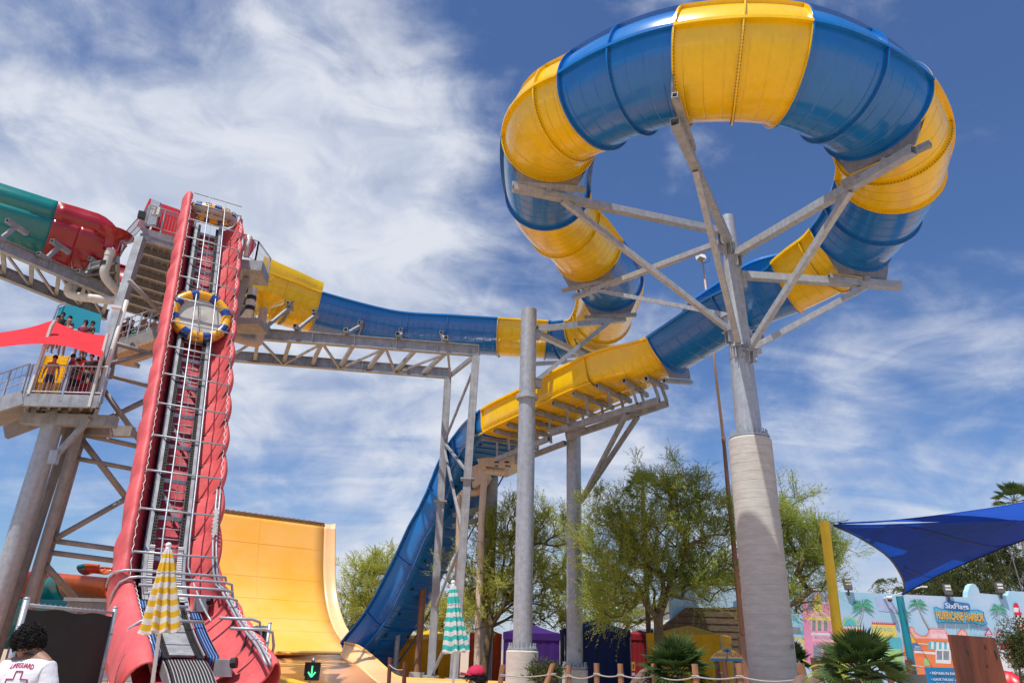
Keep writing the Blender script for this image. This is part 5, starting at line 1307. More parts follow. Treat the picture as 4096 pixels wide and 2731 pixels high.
for q in (.2, .5, .8): p = P_[0].lerp(P_[1], q); MB().box((p.x, 59.95, p.z*.55), (1.6, .1, 1.4)).build('window', 'mural_grey', wb)

# ================================================================== shade sail on yellow and teal poles
M['yellow_paint'] = mat('yellow_paint', (.85, .55, .01), .45, 0, .12, 2, streak=.12); M['teal_paint'] = mat('teal_paint', (.01, .28, .36), .4, 0, .1, 2)
def pole(a, b, D, r, m, label):
    p = at(*a, D); q = at(*b, D); d = (q-p)/(q.z-p.z); base = p-d*p.z; t = thing('shade_pole', base, label, 'pole')
    MB().tube([base, p-Vector((0, 0, .03)), p], r, 24).build('post', m, t, True, R_(50)); MB().ball(p-Vector((0, 0, .01)), r, 8, (1, 1, .12)).build('cap', m, t, True)
    return t, p
yp, ypt = pole(K7(787, 305), K7(893, 1180), 22, .135, 'yellow_paint', 'thick yellow pole holding the left corner of the blue sail')
tp, tpt = pole(K7(1376, 888), K7(1497, 1567), 32, .145, 'teal_paint', 'teal pole holding the lower corner of the blue sail')
MB().tube([ypt+Vector((.13, 0, -.08)), at(*K7(850, 322), 22)], .02, 6).build('eye_bolt', 'steel', yp); MB().tube([at(*K7(835, 318), 22), at(*K7(975, 290), 22)], .012, 6).build('turnbuckle', 'dark_steel', yp)
MB().tube([at(*K7(835, 330), 21.9), at(*K7(852, 345), 21.9), at(*K7(855, 375), 21.9), at(*K7(838, 385), 21.9)], .008, 5).build('cable', 'dark_steel', yp, True)
MB().tube([tpt+Vector((.05, -.1, .0)), at(*K7(1403, 872), 32)], .025, 6).build('shackle', 'steel', tp)
MB().tube([at(*K7(1385, 890), 31.7), at(*K7(1395, 960), 31.7), at(*K7(1420, 1060), 31.7), at(*K7(1440, 1110), 31.7)], .012, 5).build('cable', 'dark_steel', tp, True)
sail = thing('shade_sail', at(*K7(1700, 450), 26), 'large deep blue shade sail stretched above the painted wall', 'shade sail')
topc = [at(x, y, D) for (x, y), D in ((K7(860, 330), 22), (K7(1200, 331), 22.6), (K7(1560, 318), 23.4), (K7(2000, 302), 24.3), (K7(2352, 295), 25), (K7(2700, 285), 25.7))]
botc = [at(x, y, D) for (x, y), D in ((K7(1400, 875), 32), (K7(1560, 785), 31), (K7(1750, 690), 30), (K7(2050, 562), 28.8), (K7(2352, 445), 27.6), (K7(2700, 330), 26.6))]
lef = [at(x, y, D) for (x, y), D in ((K7(860, 330), 22), (K7(1060, 425), 23.5), (K7(1270, 562), 26), (K7(1370, 690), 28.5), (K7(1415, 800), 31), (K7(1400, 875), 32))]
rig = [topc[-1].lerp(botc[-1], i/5) for i in range(6)]
rows = []
NU = 30; NV = 16
for i in range(NU+1):
    u = i/NU; row = []; ct = catmull(topc, 5*u); cbm = catmull(botc, 5*u)
    for j in range(NV+1):
        v = j/NV; cl_ = catmull(lef, 5*v); cr_ = catmull(rig, 5*v)
        row.append(ct*(1-v)+cbm*v+cl_*(1-u)+cr_*u-(topc[0]*(1-u)*(1-v)+topc[-1]*u*(1-v)+botc[0]*(1-u)*v+botc[-1]*u*v))
    rows.append(row)
MB().grid(rows).build('cloth', 'shade_blue', sail, True)
MB().tube([r[0] for r in rows], .03, 6).build('edge_cord', 'shade_blue', sail, True); MB().tube([r[-1] for r in rows], .035, 6).build('edge_cord', 'black', sail, True); MB().tube(rows[0], .035, 6).build('edge_cord', 'black', sail, True)
for (p, q) in (((9, 0), (22, NV)), ((2, 9), (9, NV))):
    P_ = []
    for k in range(9):
        f = k/8; i = p[0]+(q[0]-p[0])*f; j = p[1]+(q[1]-p[1])*f; i0 = int(i); j0 = min(int(j), NV-1); P_.append(rows[i0][j0].lerp(rows[min(i0+1, NU)][j0], i-i0).lerp(rows[i0][j0+1], j-j0)-Vector((0, .02, .02)))
    MB().tube(P_, .015, 5).build('seam', 'black', sail, True)
up1 = [at(x, y, D) for (x, y), D in ((K7(905, 316), 22.2), (K7(1300, 296), 25), (K7(1700, 252), 28), (K7(2100, 196), 31), (K7(2352, 152), 33), (K7(2700, 90), 35))]
up2 = [at(x, y, D) for (x, y), D in ((K7(905, 318), 22.2), (K7(1300, 304), 23), (K7(1700, 306), 23.9), (K7(2100, 300), 24.6), (K7(2352, 296), 25.1), (K7(2700, 286), 25.8))]
MB().grid([[catmull(up1, 5*i/24).lerp(catmull(up2, 5*i/24), j/5) for j in range(6)] for i in range(25)]).build('upper_cloth', 'shade_blue', sail, True)
MB().tube([catmull(up1, 5*i/24) for i in range(25)], .03, 6).build('edge_cord', 'shade_blue', sail, True)
MB().tube([at(*K7(2232, 492), 28), at(*K7(2338, 848), 28)], .02, 6).build('guy_cable', 'steel', sail)

# ================================================================== cabanas
for n_, c_ in (('cab_yellow', (.84, .50, .01)), ('cab_navy', (.006, .025, .13)), ('cab_purple', (.055, .01, .19)), ('cab_orange', (.62, .08, .01)), ('cab_red', (.32, .01, .02)), ('cab_blue', (.01, .03, .30))):
    M[n_] = mat(n_+'_canvas', c_, .75, 0, .22, 2.5, .4, 9, trans=.25, stretch=(1, 1, .4))
def cabana(x0, x1, ye, yp_, D, m, label, rz=0., open_front=False, wd=None):
    c = at((x0+x1)/2, ye, D); a = at(x0, ye, D); b = at(x1, ye, D); w_ = wd or (b-a).length; ze = c.z; zp = at((x0+x1)/2, yp_, D+w_/2).z
    t = thing('cabana', (c.x, D+w_/2, 0), label, 'cabana', 'canvas cabanas in a row'); C = Vector((c.x, D+w_/2, 0)); R = Matrix.Rotation(rz, 3, 'Z'); h = w_/2
    cn = [C+R@Vector((sx*h, sy*h, 0)) for sx, sy in ((-1, -1), (1, -1), (1, 1), (-1, 1))]
    z = lambda q: Vector((0, 0, q))
    rows = []
    for q in np.linspace(0, 1, 7):
        ring_ = []
        for i in range(4):
            for j in range(6):
                p = cn[i].lerp(cn[(i+1) % 4], j/6); ring_.append(p.lerp(C, q)+z(ze+(zp-ze)*(q**1.15)-.03*math.sin(math.pi*j/6)*(1-q)))
        rows.append(ring_)
    MB().grid(rows, True).build('roof', m, t)
    vr = [[p+ (p-C-z(p.z)).normalized()*.03+z(0) for p in rows[0]], [Vector((p.x, p.y, ze-.32))+(p-C-z(p.z)).normalized()*.03 for p in rows[0]]]
    MB().grid(vr, True).build('valance', m, t)
    for i in range(4):
        a, b = cn[i], cn[(i+1) % 4]
        MB().beam(a+z(0), a+z(ze), .04).build('frame_pole', 'steel2', t)
        if i == 0 and open_front: a, b = cn[0], cn[0].lerp(cn[1], .42)
        rows_ = [[(a+(b-a)*(k/24)).lerp(C, .015)+R@Vector((0, 0, 0))+z(q)+(C-(a+b)/2).normalized()*(.03*math.sin(k*1.7+i)*(1.2-q/ze)) for q in np.linspace(.08, ze-.1, 5)] for k in range(25)]
        MB().grid(rows_).build('side_curtain', m, t, True)
    return t
cabana(889, 935, 1489, 1478, 55, 'cab_blue', 'bright blue cabana mostly hidden behind the foot of the blue drop', wd=3)
cabana(919, 1052, 1466, 1443, 49, 'cab_yellow', 'yellow cabana behind the truss posts and aqua parasol', wd=None)
cabana(1080, 1152, 1454, 1440, 46, 'cab_orange', 'orange red cabana behind the column marked 8')
cabana(1157, 1286, 1452, 1432, 37.5, 'cab_purple', 'purple cabana behind the column marked 9')
cabana(1275, 1312, 1467, 1458, 48, 'cab_orange', 'sliver of orange cabana between the purple and navy ones')
cabana(1297, 1447, 1444, 1421, 38.5, 'cab_navy', 'navy blue cabana behind the column marked 0')
cabana(1440, 1510, 1455, 1446, 44, 'cab_red', 'crimson cabana between the navy cabana and the big tree')
cabana(1535, 1672, 1456, 1436, 35.5, 'cab_yellow', 'yellow cabana beneath the big tree beside the painted wall', R_(-24), wd=3.3)

# ================================================================== wooden posts with rope
def wpost(K, x, y, D, lean=(0, 0), r=.075, m='wood', label='', grp='timber posts of the rope fence'):
    p = at(*K(x, y), D); base = Vector((p.x+lean[0], p.y+lean[1], 0)); t = tag(MB().tube([base, base.lerp(p, .5), p-Vector((0, 0, .015)), p], r, 14).build('rope_post', m, None, True, R_(50)), label, 'post', grp); return p, base
row = [(K6, 120, 1422, 23, (-.15, 0)), (K6, 514, 1412, 23, (-.5, 0)), (K6, 635, 1426, 23.4, (0, 0)), (K6, 855, 1410, 22.4, (0, 0)), (K6, 1041, 1414, 21.6, (.03, 0)), (K6, 1303, 1413, 20.8, (.04, 0)), (K6, 1624, 1416, 19.4, (.06, 0)), (K6, 1969, 1411, 18.2, (.08, 0)), (K7, 597, 1411, 15.8, (.22, 0)), (K7, 1108, 1412, 14.8, (.25, 0))]
labs = ['timber rope post left of the column marked 9, leaning right', 'strongly leaning timber rope post right of the column marked 9', 'timber rope post in front of the column marked 0', 'timber rope post in front of the navy cabana', 'timber rope post at the right end of the navy cabana', 'timber rope post in front of the bushy fan palm, left of its middle', 'timber rope post below the yellow cabana', 'timber rope post below the Cabana Village sign', 'timber rope post just right of the thickest column', 'nearest timber rope post, under the large fan palm']
pp_ = []
for (K, x, y, D, ln), lb in zip(row, labs):
    p, b = wpost(K, x, y, D, ln, .078, 'wood', lb); pp_.append((p, b))
back = [(K6, 1797, 1396, 24, 'dark timber rope post under the left half of the Cabana Village sign'), (K6, 1853, 1382, 22, 'dark timber rope post under the middle of the Cabana Village sign'), (K7, 700, 1366, 19.5, 'tall dark timber rope post right of the thickest column'), (K7, 743, 1387, 22.5, 'thin dark timber rope post left of the large fan palm'), (K7, 1447, 1386, 17, 'dark timber rope post in front of the teal pole'), (K7, 1290, 1450, 20, 'short dark timber rope post behind the large fan palm'), (K5, 1392, 1365, 30, 'dark timber rope post left of the foot of the blue drop'), (K5, 1508, 1400, 29, 'dark timber rope post in front of the yellow cabana by the drop')]
bk = [wpost(K, x, y, D, (.05, 0), .075, 'wood_dark', lb, 'dark timber posts of the rope fence') for K, x, y, D, lb in back]
def rope(a, b, dz, sag, label, r=.018, grp='ropes strung between the timber posts'):
    a = a-Vector((0, .06, dz)); b = b-Vector((0, .06, dz)); P_ = [a.lerp(b, i/12)-Vector((0, 0, sag*math.sin(math.pi*i/12))) for i in range(13)]
    o = MB().tube(P_, r, 6).build('rope', 'rope', None, True); tag(o, label, 'rope', grp)
for i in range(len(pp_)-1):
    for dz, nm in ((.28, 'upper'), (.62, 'lower')):
        rope(pp_[i][0], pp_[i+1][0], dz, .05+.02*(i % 3), 'grey rope drooping between two light timber posts in the front row')
for i, j in ((0, 1), (2, 3), (6, 7)): rope(bk[i][0], bk[j][0], .25, .08, 'dark rope drooping between timber posts of the rear row', grp='rear ropes')
rope(bk[4][0], at(*K7(2100, 1380), 17), .1, .1, 'rope running right from the dark post by the teal pole'); rope(pp_[-1][0], at(*K7(2500, 1500), 12), .3, .05, 'rope running right from the nearest timber post toward the brown stump')
for (p, b) in pp_:
    for dz in (.28, .62):
        c = p-Vector((0, 0, dz)); o = MB().lathe(c-Vector((0, 0, .03)), [(.08, 0), (.1, .01), (.1, .02), (.085, .03), (.1, .04), (.1, .05), (.08, .06)], 12).build('rope_knot', 'rope', None, True); o.location = (0, 0, 0); tag(o, 'loop of grey rope tied around a light timber post', 'rope', 'rope loops on the timber posts')
# stump post, right foreground
sp_ = thing('timber_post', at(*K7(1990, 1600), 7.6), 'massive red brown square cut timber with cracks beside the blue rules sign', 'timber post')
D = 7.6; tl_, tr2 = at(*K7(1797, 1187), D), at(*K7(2140, 1212), D); bl, br = at(*K7(1900, 1690), D), at(*K7(2270, 1690), D)
rows = []
for q in np.linspace(0, 1, 16):
    a = tl_.lerp(bl, q); b = tr2.lerp(br, q); w_ = b-a; rr = []
    for k in range(40):
        th = 2*math.pi*k/40; cx = math.copysign(abs(math.cos(th))**.45, math.cos(th)); sy = math.copysign(abs(math.sin(th))**.45, math.sin(th))
        n_ = noise.noise(Vector((math.cos(th)*2.5, math.sin(th)*2.5, q*1.2)))*.022+noise.noise(Vector((math.cos(th)*9, math.sin(th)*9, q*2)))*.012
        rr.append((a+b)/2+w_*(.5*cx*(1+n_*1.2))+Vector((0, .07*sy*(1+n_)+.07, 0)))
    rows.append(rr)
mb = MB().grid(rows, True); mb.f.append(tuple(range(39, -1, -1)))
M['stump'] = mat('red_brown_cracked_timber', (.20, .055, .025), .6, 0, .55, 3.2, .9, 14, stretch=(1.6, 1.6, .22), streak=.45); mb.build('timber', 'stump', sp_, True, R_(50))
for (x0, y0, x1, y1) in ((2020, 1215, 2060, 1350), (2060, 1380, 2050, 1480), (1880, 1250, 1925, 1400), (2100, 1260, 2150, 1420)):
    a = at(*K7(x0, y0), D+.0); b = at(*K7(x1, y1), D+.0); m_ = a.lerp(b, .5)+Vector((.01, 0, 0)); MB().tube([a+Vector((0, .015, 0)), m_, b+Vector((0, .015, 0))], lambda q: .002+.006*math.sin(math.pi*q), 6).build('crack', 'black', sp_, True)
p = at(*K7(2045, 1470), D-.0); MB().ball(p+Vector((0, .03, 0)), .05, 8, (1, .5, .55)).build('knot_hole', 'black', sp_, True)
# rules sign
M['sign_blue'] = mat('sign_blue', (.02, .22, .50), .45, 0, .06, 3); M['sign_yellow'] = mat('sign_yellow', (.80, .62, .12), .5, 0, .08, 3); M['sign_mag'] = mat('sign_magenta', (.42, .03, .14), .5); M['sign_white'] = mat('sign_white', (.8, .82, .84), .5)
sg = thing('rules_sign', at(*K7(1730, 1600), 8.2), 'light blue board with white raft rules, left of the brown timber post', 'sign'); D = 8.2
a = at(*K7(1577, 1440), D); b = at(*K7(1950, 1452), D); rt = (b-a).normalized(); dn = (at(*K7(1606, 1567), D)-a).normalized(); wd_ = (b-a).length; A_ = a; S = lambda u, v: A_+rt*u+dn*v
MB().slab([S(0, 0), S(wd_, 0), S(wd_, .85), S(0, .85)], (0, .02, 0)).build('board', 'sign_blue', sg); 
for v, s, u in ((.055, '\u2022 REMAIN IN RAFT UNTIL INSTRUCTED TO', .03), (.115, '\u2022 LEAVE THE EXIT AREA QUICKLY', .03), (.155, 'IN AN ORDERLY FASHION.', .075), (.215, '\u2022 NO SWIMMING ALLOWED IN THE', .03), (.255, 'SPLASH POOL. DEPTH IS 3 FT.', .075), (.32, '\u2022 NO STANDING IN THE RAFTS', .03)):
    text_mesh(s, 'line_of_text', 'sign_white', sg, S(u+.0, v+.012)+Vector((0, -.004, 0)), rt, -dn, .026, None, .004, bold=.015)
MB().beam(S(wd_*.5, .1)+Vector((0, .05, 0)), Vector((S(wd_*.5, 0).x+.05, D+.05, 0)), .08).build('post', 'wood_dark', sg)
# cabana village sign
cv = thing('village_sign', at(*K6(1870, 1600), 23), 'arched yellow sign lettered Cabana Village beside the yellow cabana', 'sign'); D = 23
arc = [(1750, 1392)]+[(1750+250*i/14, 1372-72*math.sin(math.pi*min(1, max(0, i/14)))**.7) for i in range(15)]+[(2000, 1396)]
MB().slab([at(*K6(*p), D) for p in arc], (0, .06, 0)).build('board', 'sign_yellow', cv); MB().slab([at(*K6(*p), D-.01) for p in ((1750, 1372), (2000, 1376), (2000, 1397), (1750, 1393))], (0, .03, 0)).build('base_band', 'sign_blue', cv)
def t6(s, x0, y0, x1, y1, m, par, D): a = at(*K6(x0, y1), D); b = at(*K6(x1, y1+3), D); return text_mesh(s, 'lettering', m, par, a, b-a, (0, 0, 1), at(*K6(x0, y0), D).z-a.z, (b-a).length, .005, bold=.01)
t6('CABANA', 1766, 1326, 1868, 1358, 'sign_mag', cv, D-.03); t6('VILLAGE', 1888, 1324, 1988, 1360, 'sign_mag', cv, D-.03); t6('OPEN', 1865, 1379, 1892, 1389, 'sign_mag', cv, D-.03)
c = at(*K6(1880, 1345), D-.03); MB().beam(c-Vector((0, 0, .2)), c+Vector((0, 0, .1)), .03).build('palm_emblem', 'sign_blue', cv)
for k in range(6): a_ = math.pi*k/5; MB().beam(c+Vector((0, 0, .1)), c+Vector((.13*math.cos(a_), 0, .1+.1*math.sin(a_)-.02)), .03).build('palm_emblem', 'sign_blue', cv)
for x in (1800, 1950): p = at(*K6(x, 1392), D+.06); MB().beam(p, (p.x, p.y, 0), .08).build('post', 'wood_dark', cv)
n1 = thing('number_sign', at(*K6(1143, 1500), 27), 'narrow yellow sign with a red numeral one by the crimson cabana', 'sign'); D = 27
MB().slab([at(*K6(*p), D) for p in ((1131, 1400), (1155, 1400), (1157, 1468), (1131, 1468))], (0, .03, 0)).build('board', 'sign_yellow', n1); MB().slab([at(*K6(*p), D) for p in ((1133, 1485), (1156, 1485), (1157, 1508), (1133, 1508))], (0, .03, 0)).build('small_board', 'sign_white', n1)
t6('1', 1138, 1415, 1150, 1455, 'red', n1, D-.02); p = at(*K6(1145, 1470), D+.03); MB().beam(p, (p.x, p.y, 0), .05).build('post', 'wood_dark', n1)
# painted-pole light
lp = thing('street_lamp', at(1712, 1600, 33), 'tall thin rust streaked lamp pole with a boxy white lamp, beside the thickest column', 'street lamp'); p = at(1614, 600, 33); q = at(1708, 1530, 33)
q2 = at(1672, 1120, 33); q3 = at(1662, 1010, 33)
M['tan_paint'] = mat('tan_paint', (.52, .36, .27), .6, 0, .15, 1)
MB().tube([p, q3], lambda f: .045+.03*f, 12).build('upper_pole', 'tan_paint', lp, True); MB().tube([q3, q2, Vector((q.x+.1, q.y, 0))], lambda f: .08+.04*f, 14).build('pole', 'rust', lp, True)
MB().tube([q3-Vector((0, 0, .1)), q3+Vector((0, 0, .1))], .1, 12).build('joint', 'rust', lp)
MB().box(p+Vector((-.12, -.15, .12)), (.42, .30, .26), rot=Matrix.Rotation(.5, 3, 'Z')@Matrix.Rotation(-.35, 3, 'X')).build('lamp_head', 'white', lp); MB().box(p+Vector((-.15, -.22, -.0)), (.34, .26, .05), rot=Matrix.Rotation(.5, 3, 'Z')@Matrix.Rotation(-.35, 3, 'X')).build('lens', 'brown_steel', lp)
MB().tube([p+Vector((.1, -.1, .1)), p+Vector((.35, -.1, .1)), p+Vector((.3, -.05, -.05)), p+Vector((.05, 0, -.1))], .012, 5).build('cable', 'black', lp)
MB().beam(Vector((q.x+.1, 33, 0)), Vector((q.x+.02, 33, 2.5)), .26).build('base_box', 'rust', lp)
# loungers
def lounger(K, x, y, D, label, rz):
    p = at(*K(x, y), D); t = thing('lounge_chair', (p.x, D, 0), label, 'lounge chair', 'black sling chairs behind the rope'); R = Matrix.Rotation(rz, 3, 'Z'); z = p.z; o = Vector((p.x, D, 0)); f_ = lambda a, b, c: o+R@Vector((a, b, c))
    for s in (-.3, .3): MB().tube([f_(s, .75, z), f_(s, .25, .42), f_(s, -.9, .40)], .022, 8).build('side_rail', 'black', t, True); MB().tube([f_(s, .1, .42), f_(s, .15, 0)], .02, 8).build('leg', 'black', t); MB().tube([f_(s, -.75, .4), f_(s, -.8, 0)], .02, 8).build('leg', 'black', t); MB().tube([f_(s*1.1, .5, z*.72), f_(s*1.15, -.05, .66), f_(s*1.15, -.15, .42)], .025, 8).build('armrest', 'black', t, True)
    MB().grid([[f_(-.29, .74, z-.03), f_(0, .77, z-.05), f_(.29, .74, z-.03)], [f_(-.29, .5, .5+z*.3), f_(0, .54, .48+z*.3), f_(.29, .5, .5+z*.3)], [f_(-.29, .25, .42), f_(0, .27, .39), f_(.29, .25, .42)], [f_(-.29, -.85, .4), f_(0, -.85, .38), f_(.29, -.85, .4)]]).build('sling', 'black', t, True)
lounger(K7, 1420, 1478, 13.5, 'black sling chair right below the teal pole', R_(30)); lounger(K7, 1565, 1480, 13.0, 'black sling chair beside the rules sign', R_(-20)); lounger(K7, 1250, 1525, 14.0, 'lower black sling chair right of the large fan palm', R_(10))
# rocks
M['rock'] = mat('brown_boulder', (.17, .11, .085), .9, 0, .5, 3, 1, 5); M['rock_pale'] = mat('pale_boulder', (.62, .54, .48), .9, 0, .3, 4, 1, 6)
def rock(K, x, y, D, sx, sz, m, label, seed):
    p = at(*K(x, y), D); mb = MB().ball((0, 0, 0), 1, 14); mb.v = [tuple(Vector(v)*(1+.28*noise.noise(Vector(v)*1.4+Vector((seed, 0, 0)))+.08*noise.noise(Vector(v)*5))) for v in mb.v]
    mb.v = [(p.x+v[0]*sx, p.y+v[1]*sx*.8, max(-.05, p.z-sz+v[2]*sz)) for v in mb.v]; tag(mb.build('boulder', m, None, True), label, 'rock', 'boulders in the planting bed')
rock(K6, 1245, 1492, 21.5, .75, 1.0, 'rock', 'dark brown boulder below the fan palm at the big tree', 1); rock(K6, 1355, 1530, 21.5, .4, .8, 'rock', 'smaller dark boulder touching the fan palm fronds', 4); rock(K6, 1885, 1540, 18.6, .36, .8, 'rock_pale', 'pale stone beside the last post left of the thickest column', 2); rock(K7, 2290, 1470, 13, .5, .9, 'red', 'glossy round red tub behind the brown timber post', 9)
rock(K7, 660, 1520, 15.4, .5, .7, 'rock', 'dark stone mound below the large fan palm', 6)
# ================================================================== trees
def leafmat(name, c1, c2, tr=.42):
    m = mat(name, c1, .6, 0, .3, .55, 0, 1, spec=.3, col2=c2, trans=tr); return m
M['pv_leaf'] = leafmat('palo_verde_leaf', (.46, .52, .09), (.22, .29, .05)); M['pv_leaf2'] = leafmat('palo_verde_leaf_light', (.55, .58, .11), (.30, .36, .07)); M['pv_yellow'] = leafmat('yellow_blossom', (.70, .52, .02), (.48, .42, .03))
M['dark_leaf'] = leafmat('dark_leaf', (.13, .16, .05), (.05, .07, .02)); M['bark'] = mat('olive_bark', (.16, .12, .06), .85, 0, .4, 3, .6, 18); M['palm_leaf'] = leafmat('palm_leaf', (.12, .19, .05), (.04, .08, .02), .25); M['palm_trunk'] = mat('palm_trunk', (.20, .13, .08), .9, 0, .4, 6, .8, 14)
def tree(base, fork, ell, seed, ntar, nstr, nleaf, leaf=('pv_leaf', 'pv_yellow'), label='', cat='tree', name='palo_verde_tree', stems=4, r0=.2, lsz=(.085, .022), slen=(.45, .95), droop=.25, clump=.55, pyel=.04, yzone=None, grp=None):
    rnd = random.Random(seed); npr = np.random.RandomState(seed)
    base = Vector(base); fork = Vector(fork); t = thing(name, (base.x, base.y, 0), label, cat, grp)
    nodes = []; segs = []      # (pos, parent, order)
    par = []; nodes.append(base); par.append(-1)
    nodes.append(base.lerp(fork, .5)+Vector((rnd.uniform(-.06, .06), rnd.uniform(-.1, .1), 0))); par.append(0); nodes.append(fork); par.append(1)
    forks = []
    for i in range(stems):
        a = 2*math.pi*(i+rnd.uniform(-.3, .3))/stems; e = ell[0]; c = Vector(e[0]); r = Vector(e[1])
        q = Vector((c.x+math.cos(a)*r.x*.42, c.y+math.sin(a)*r.y*.42, fork.z+(c.z-fork.z)*rnd.uniform(.35, .7)))
        last = 2
        for k in (1/3, 2/3, 1):
            p = fork.lerp(q, k)+Vector((rnd.uniform(-.15, .15), rnd.uniform(-.15, .15), rnd.uniform(-.05, .15))); nodes.append(p); par.append(last); last = len(nodes)-1
    ntar = int(ntar*1.35)
    tars = []
    centers = []
    tot = sum(e[2] for e in ell)
    for c, r, w_ in ell:
        c = Vector(c); n = int(ntar*w_/tot); k = 0; subs = []
        for _ in range(max(4, n//5)):
            v = Vector((rnd.gauss(0, 1), rnd.gauss(0, 1), rnd.gauss(0, 1))).normalized()*(rnd.random()**.42)
            subs.append(Vector((c.x+v.x*r[0], c.y+v.y*r[1], c.z+v.z*r[2])))
        for i in range(n):
            sct = rnd.choice(subs); p = sct+Vector((rnd.gauss(0, clump), rnd.gauss(0, clump), rnd.gauss(0, clump*.7))); tars.append(p)
    tars.sort(key=lambda p: (p-fork).length)
    tips = []
    NPa = [np.array(n[:]) for n in nodes]
    arr = np.zeros((len(nodes)+len(tars)*4+5, 3)); cnt = len(nodes); arr[:cnt] = NPa
    for p in tars:
        pa = np.array(p[:]); d = np.linalg.norm(arr[2:cnt]-pa, axis=1)+.25*np.linalg.norm(arr[2:cnt]-arr[2], axis=1); j = int(d.argmin())+2
        q = nodes[j]; L_ = (p-q).length; k = 1 if L_ < .7 else (2 if L_ < 1.6 else 3); last = j
        for i in range(1, k+1):
            f_ = i/k; m_ = q.lerp(p, f_)+Vector((rnd.uniform(-.1, .1), rnd.uniform(-.1, .1), .10*math.sin(math.pi*f_)*L_))*(1 if i < k else .0); nodes.append(m_); par.append(last); arr[cnt] = m_[:]; cnt += 1; last = len(nodes)-1
        tips.append((last, (p-q).normalized() if L_ > .01 else Vector((0, 0, 1))))
    # thickness by number of tips beyond
    load = [0]*len(nodes)
    for i, _ in tips:
        while i >= 0: load[i] += 1; i = par[i]
    R = [max(.008, r0*(l/len(tips))**.46) for l in load]
    mb = MB(); tw = MB()
    for i in range(1, len(nodes)):
        a, b = nodes[par[i]], nodes[i]
        if load[i] > 0 and (a-b).length > .01:
            mb.tube([a, b], R[par[i]] if R[par[i]] < R[i]*1.8 else R[i]*1.5, 7 if R[i] > .03 else 4, False, r2=R[i])
    mb.build('trunk', 'bark', t, True)
    # leaves
    lsz = (lsz[0]*1.1, lsz[1]*1.05); nleaf = int(nleaf*1.5); nstr = max(5, int(nstr*1.0)); slen = (slen[0]*1.1, slen[1]*1.35)
    S = len(tips)*nstr; tp = np.array([nodes[i][:] for i, _ in tips]); td = np.array([d[:] for _, d in tips])
    tp = np.repeat(tp, nstr, 0); td = np.repeat(td, nstr, 0)
    dirs = td*.7+npr.normal(0, .42, (S, 3))+np.array([0, 0, .45]); dirs /= np.linalg.norm(dirs, axis=1)[:, None]
    ln = npr.uniform(slen[0], slen[1], S); st = tp+npr.normal(0, .10, (S, 3))
    f_ = (np.arange(nleaf)+.5)/nleaf
    pos = st[:, None, :]+dirs[:, None, :]*(ln[:, None]*f_[None, :])[:, :, None]; pos[:, :, 2] -= droop*(ln[:, None]*f_[None, :])**2
    pos = pos.reshape(-1, 3)+npr.normal(0, .018, (S*nleaf, 3)); n = len(pos)
    ax = np.repeat(dirs, nleaf, 0)*.6+npr.normal(0, .55, (n, 3)); ax /= np.linalg.norm(ax, axis=1)[:, None]
    ot = np.cross(ax, npr.normal(0, 1, (n, 3))); ot /= np.linalg.norm(ot, axis=1)[:, None]+1e-9
    sz = npr.uniform(.7, 1.35, n)[:, None]; a_ = ax*lsz[0]*sz/2; o_ = ot*lsz[1]*sz/2
    V = np.stack([pos-a_-o_*.3, pos-a_*.1-o_, pos+a_, pos-a_*.1+o_], 1).reshape(-1, 3)
    # strand stems as thin quads
    for mi, name_ in ((0, 'crown'),):
        me = bpy.data.meshes.new(name_); me.vertices.add(len(V)); me.vertices.foreach_set('co', V.astype(np.float32).ravel()); me.loops.add(n*4); me.loops.foreach_set('vertex_index', np.arange(n*4, dtype=np.int32)); me.polygons.add(n); me.polygons.foreach_set('loop_start', np.arange(0, n*4, 4, dtype=np.int32)); me.polygons.foreach_set('loop_total', np.full(n, 4, dtype=np.int32))
        for k in leaf: me.materials.append(M[k])
        yel = (npr.rand(n) < pyel)
        if yzone is not None:
            dd = np.linalg.norm((pos-np.array(yzone[0]))/np.array(yzone[1]), axis=1); yel |= (npr.rand(n) < np.clip(1.2-dd, 0, 1)*yzone[2])
        me.polygons.foreach_set('material_index', yel.astype(np.int32)); me.update(calc_edges=True)
        o = bpy.data.objects.new(name_, me); COL.objects.link(o); setp(o, t)
    return t
def pxm(D): return 1.7415*D*1.08/F
def E(cx, cy, rx, rz_, D, w_=1., ry=None): p = at(cx, cy, D); k = pxm(D); return (tuple(p), (rx*k, ry or rx*k*.9, rz_*k), w_)
# the big one in the middle
b = at(1520, 1510, 33); f_ = at(1512, 1420, 33)
tree((at(1520, 1570, 33).x, 33, 0), f_, [E(1480, 1270, 105, 110, 33.5, 1.0), E(1600, 1200, 85, 95, 34, .8), E(1400, 1220, 55, 85, 33, .45), E(1540, 1120, 75, 45, 33.5, .35), E(1620, 1330, 70, 60, 34, .4), E(1420, 1340, 75, 60, 32.5, .45)], 3, 430, 14, 15, label='big spreading palo verde tree with forked trunk over the cabanas', stems=6, r0=.20, yzone=(tuple(at(1475, 1230, 33)), (1.6, 3, 1.0), .25))
tree((at(1745, 1570, 36).x, 36, 0), at(1735, 1440, 36), [E(1835, 1240, 70, 90, 37, 1.0), E(1760, 1200, 60, 80, 37, .6), E(1880, 1300, 55, 60, 37, .55), E(1800, 1350, 60, 45, 37, .4)], 5, 260, 13, 14, label='leafy palo verde tree partly hidden by the thickest column', stems=4, r0=.2, leaf=('pv_leaf', 'pv_yellow'), pyel=.02)
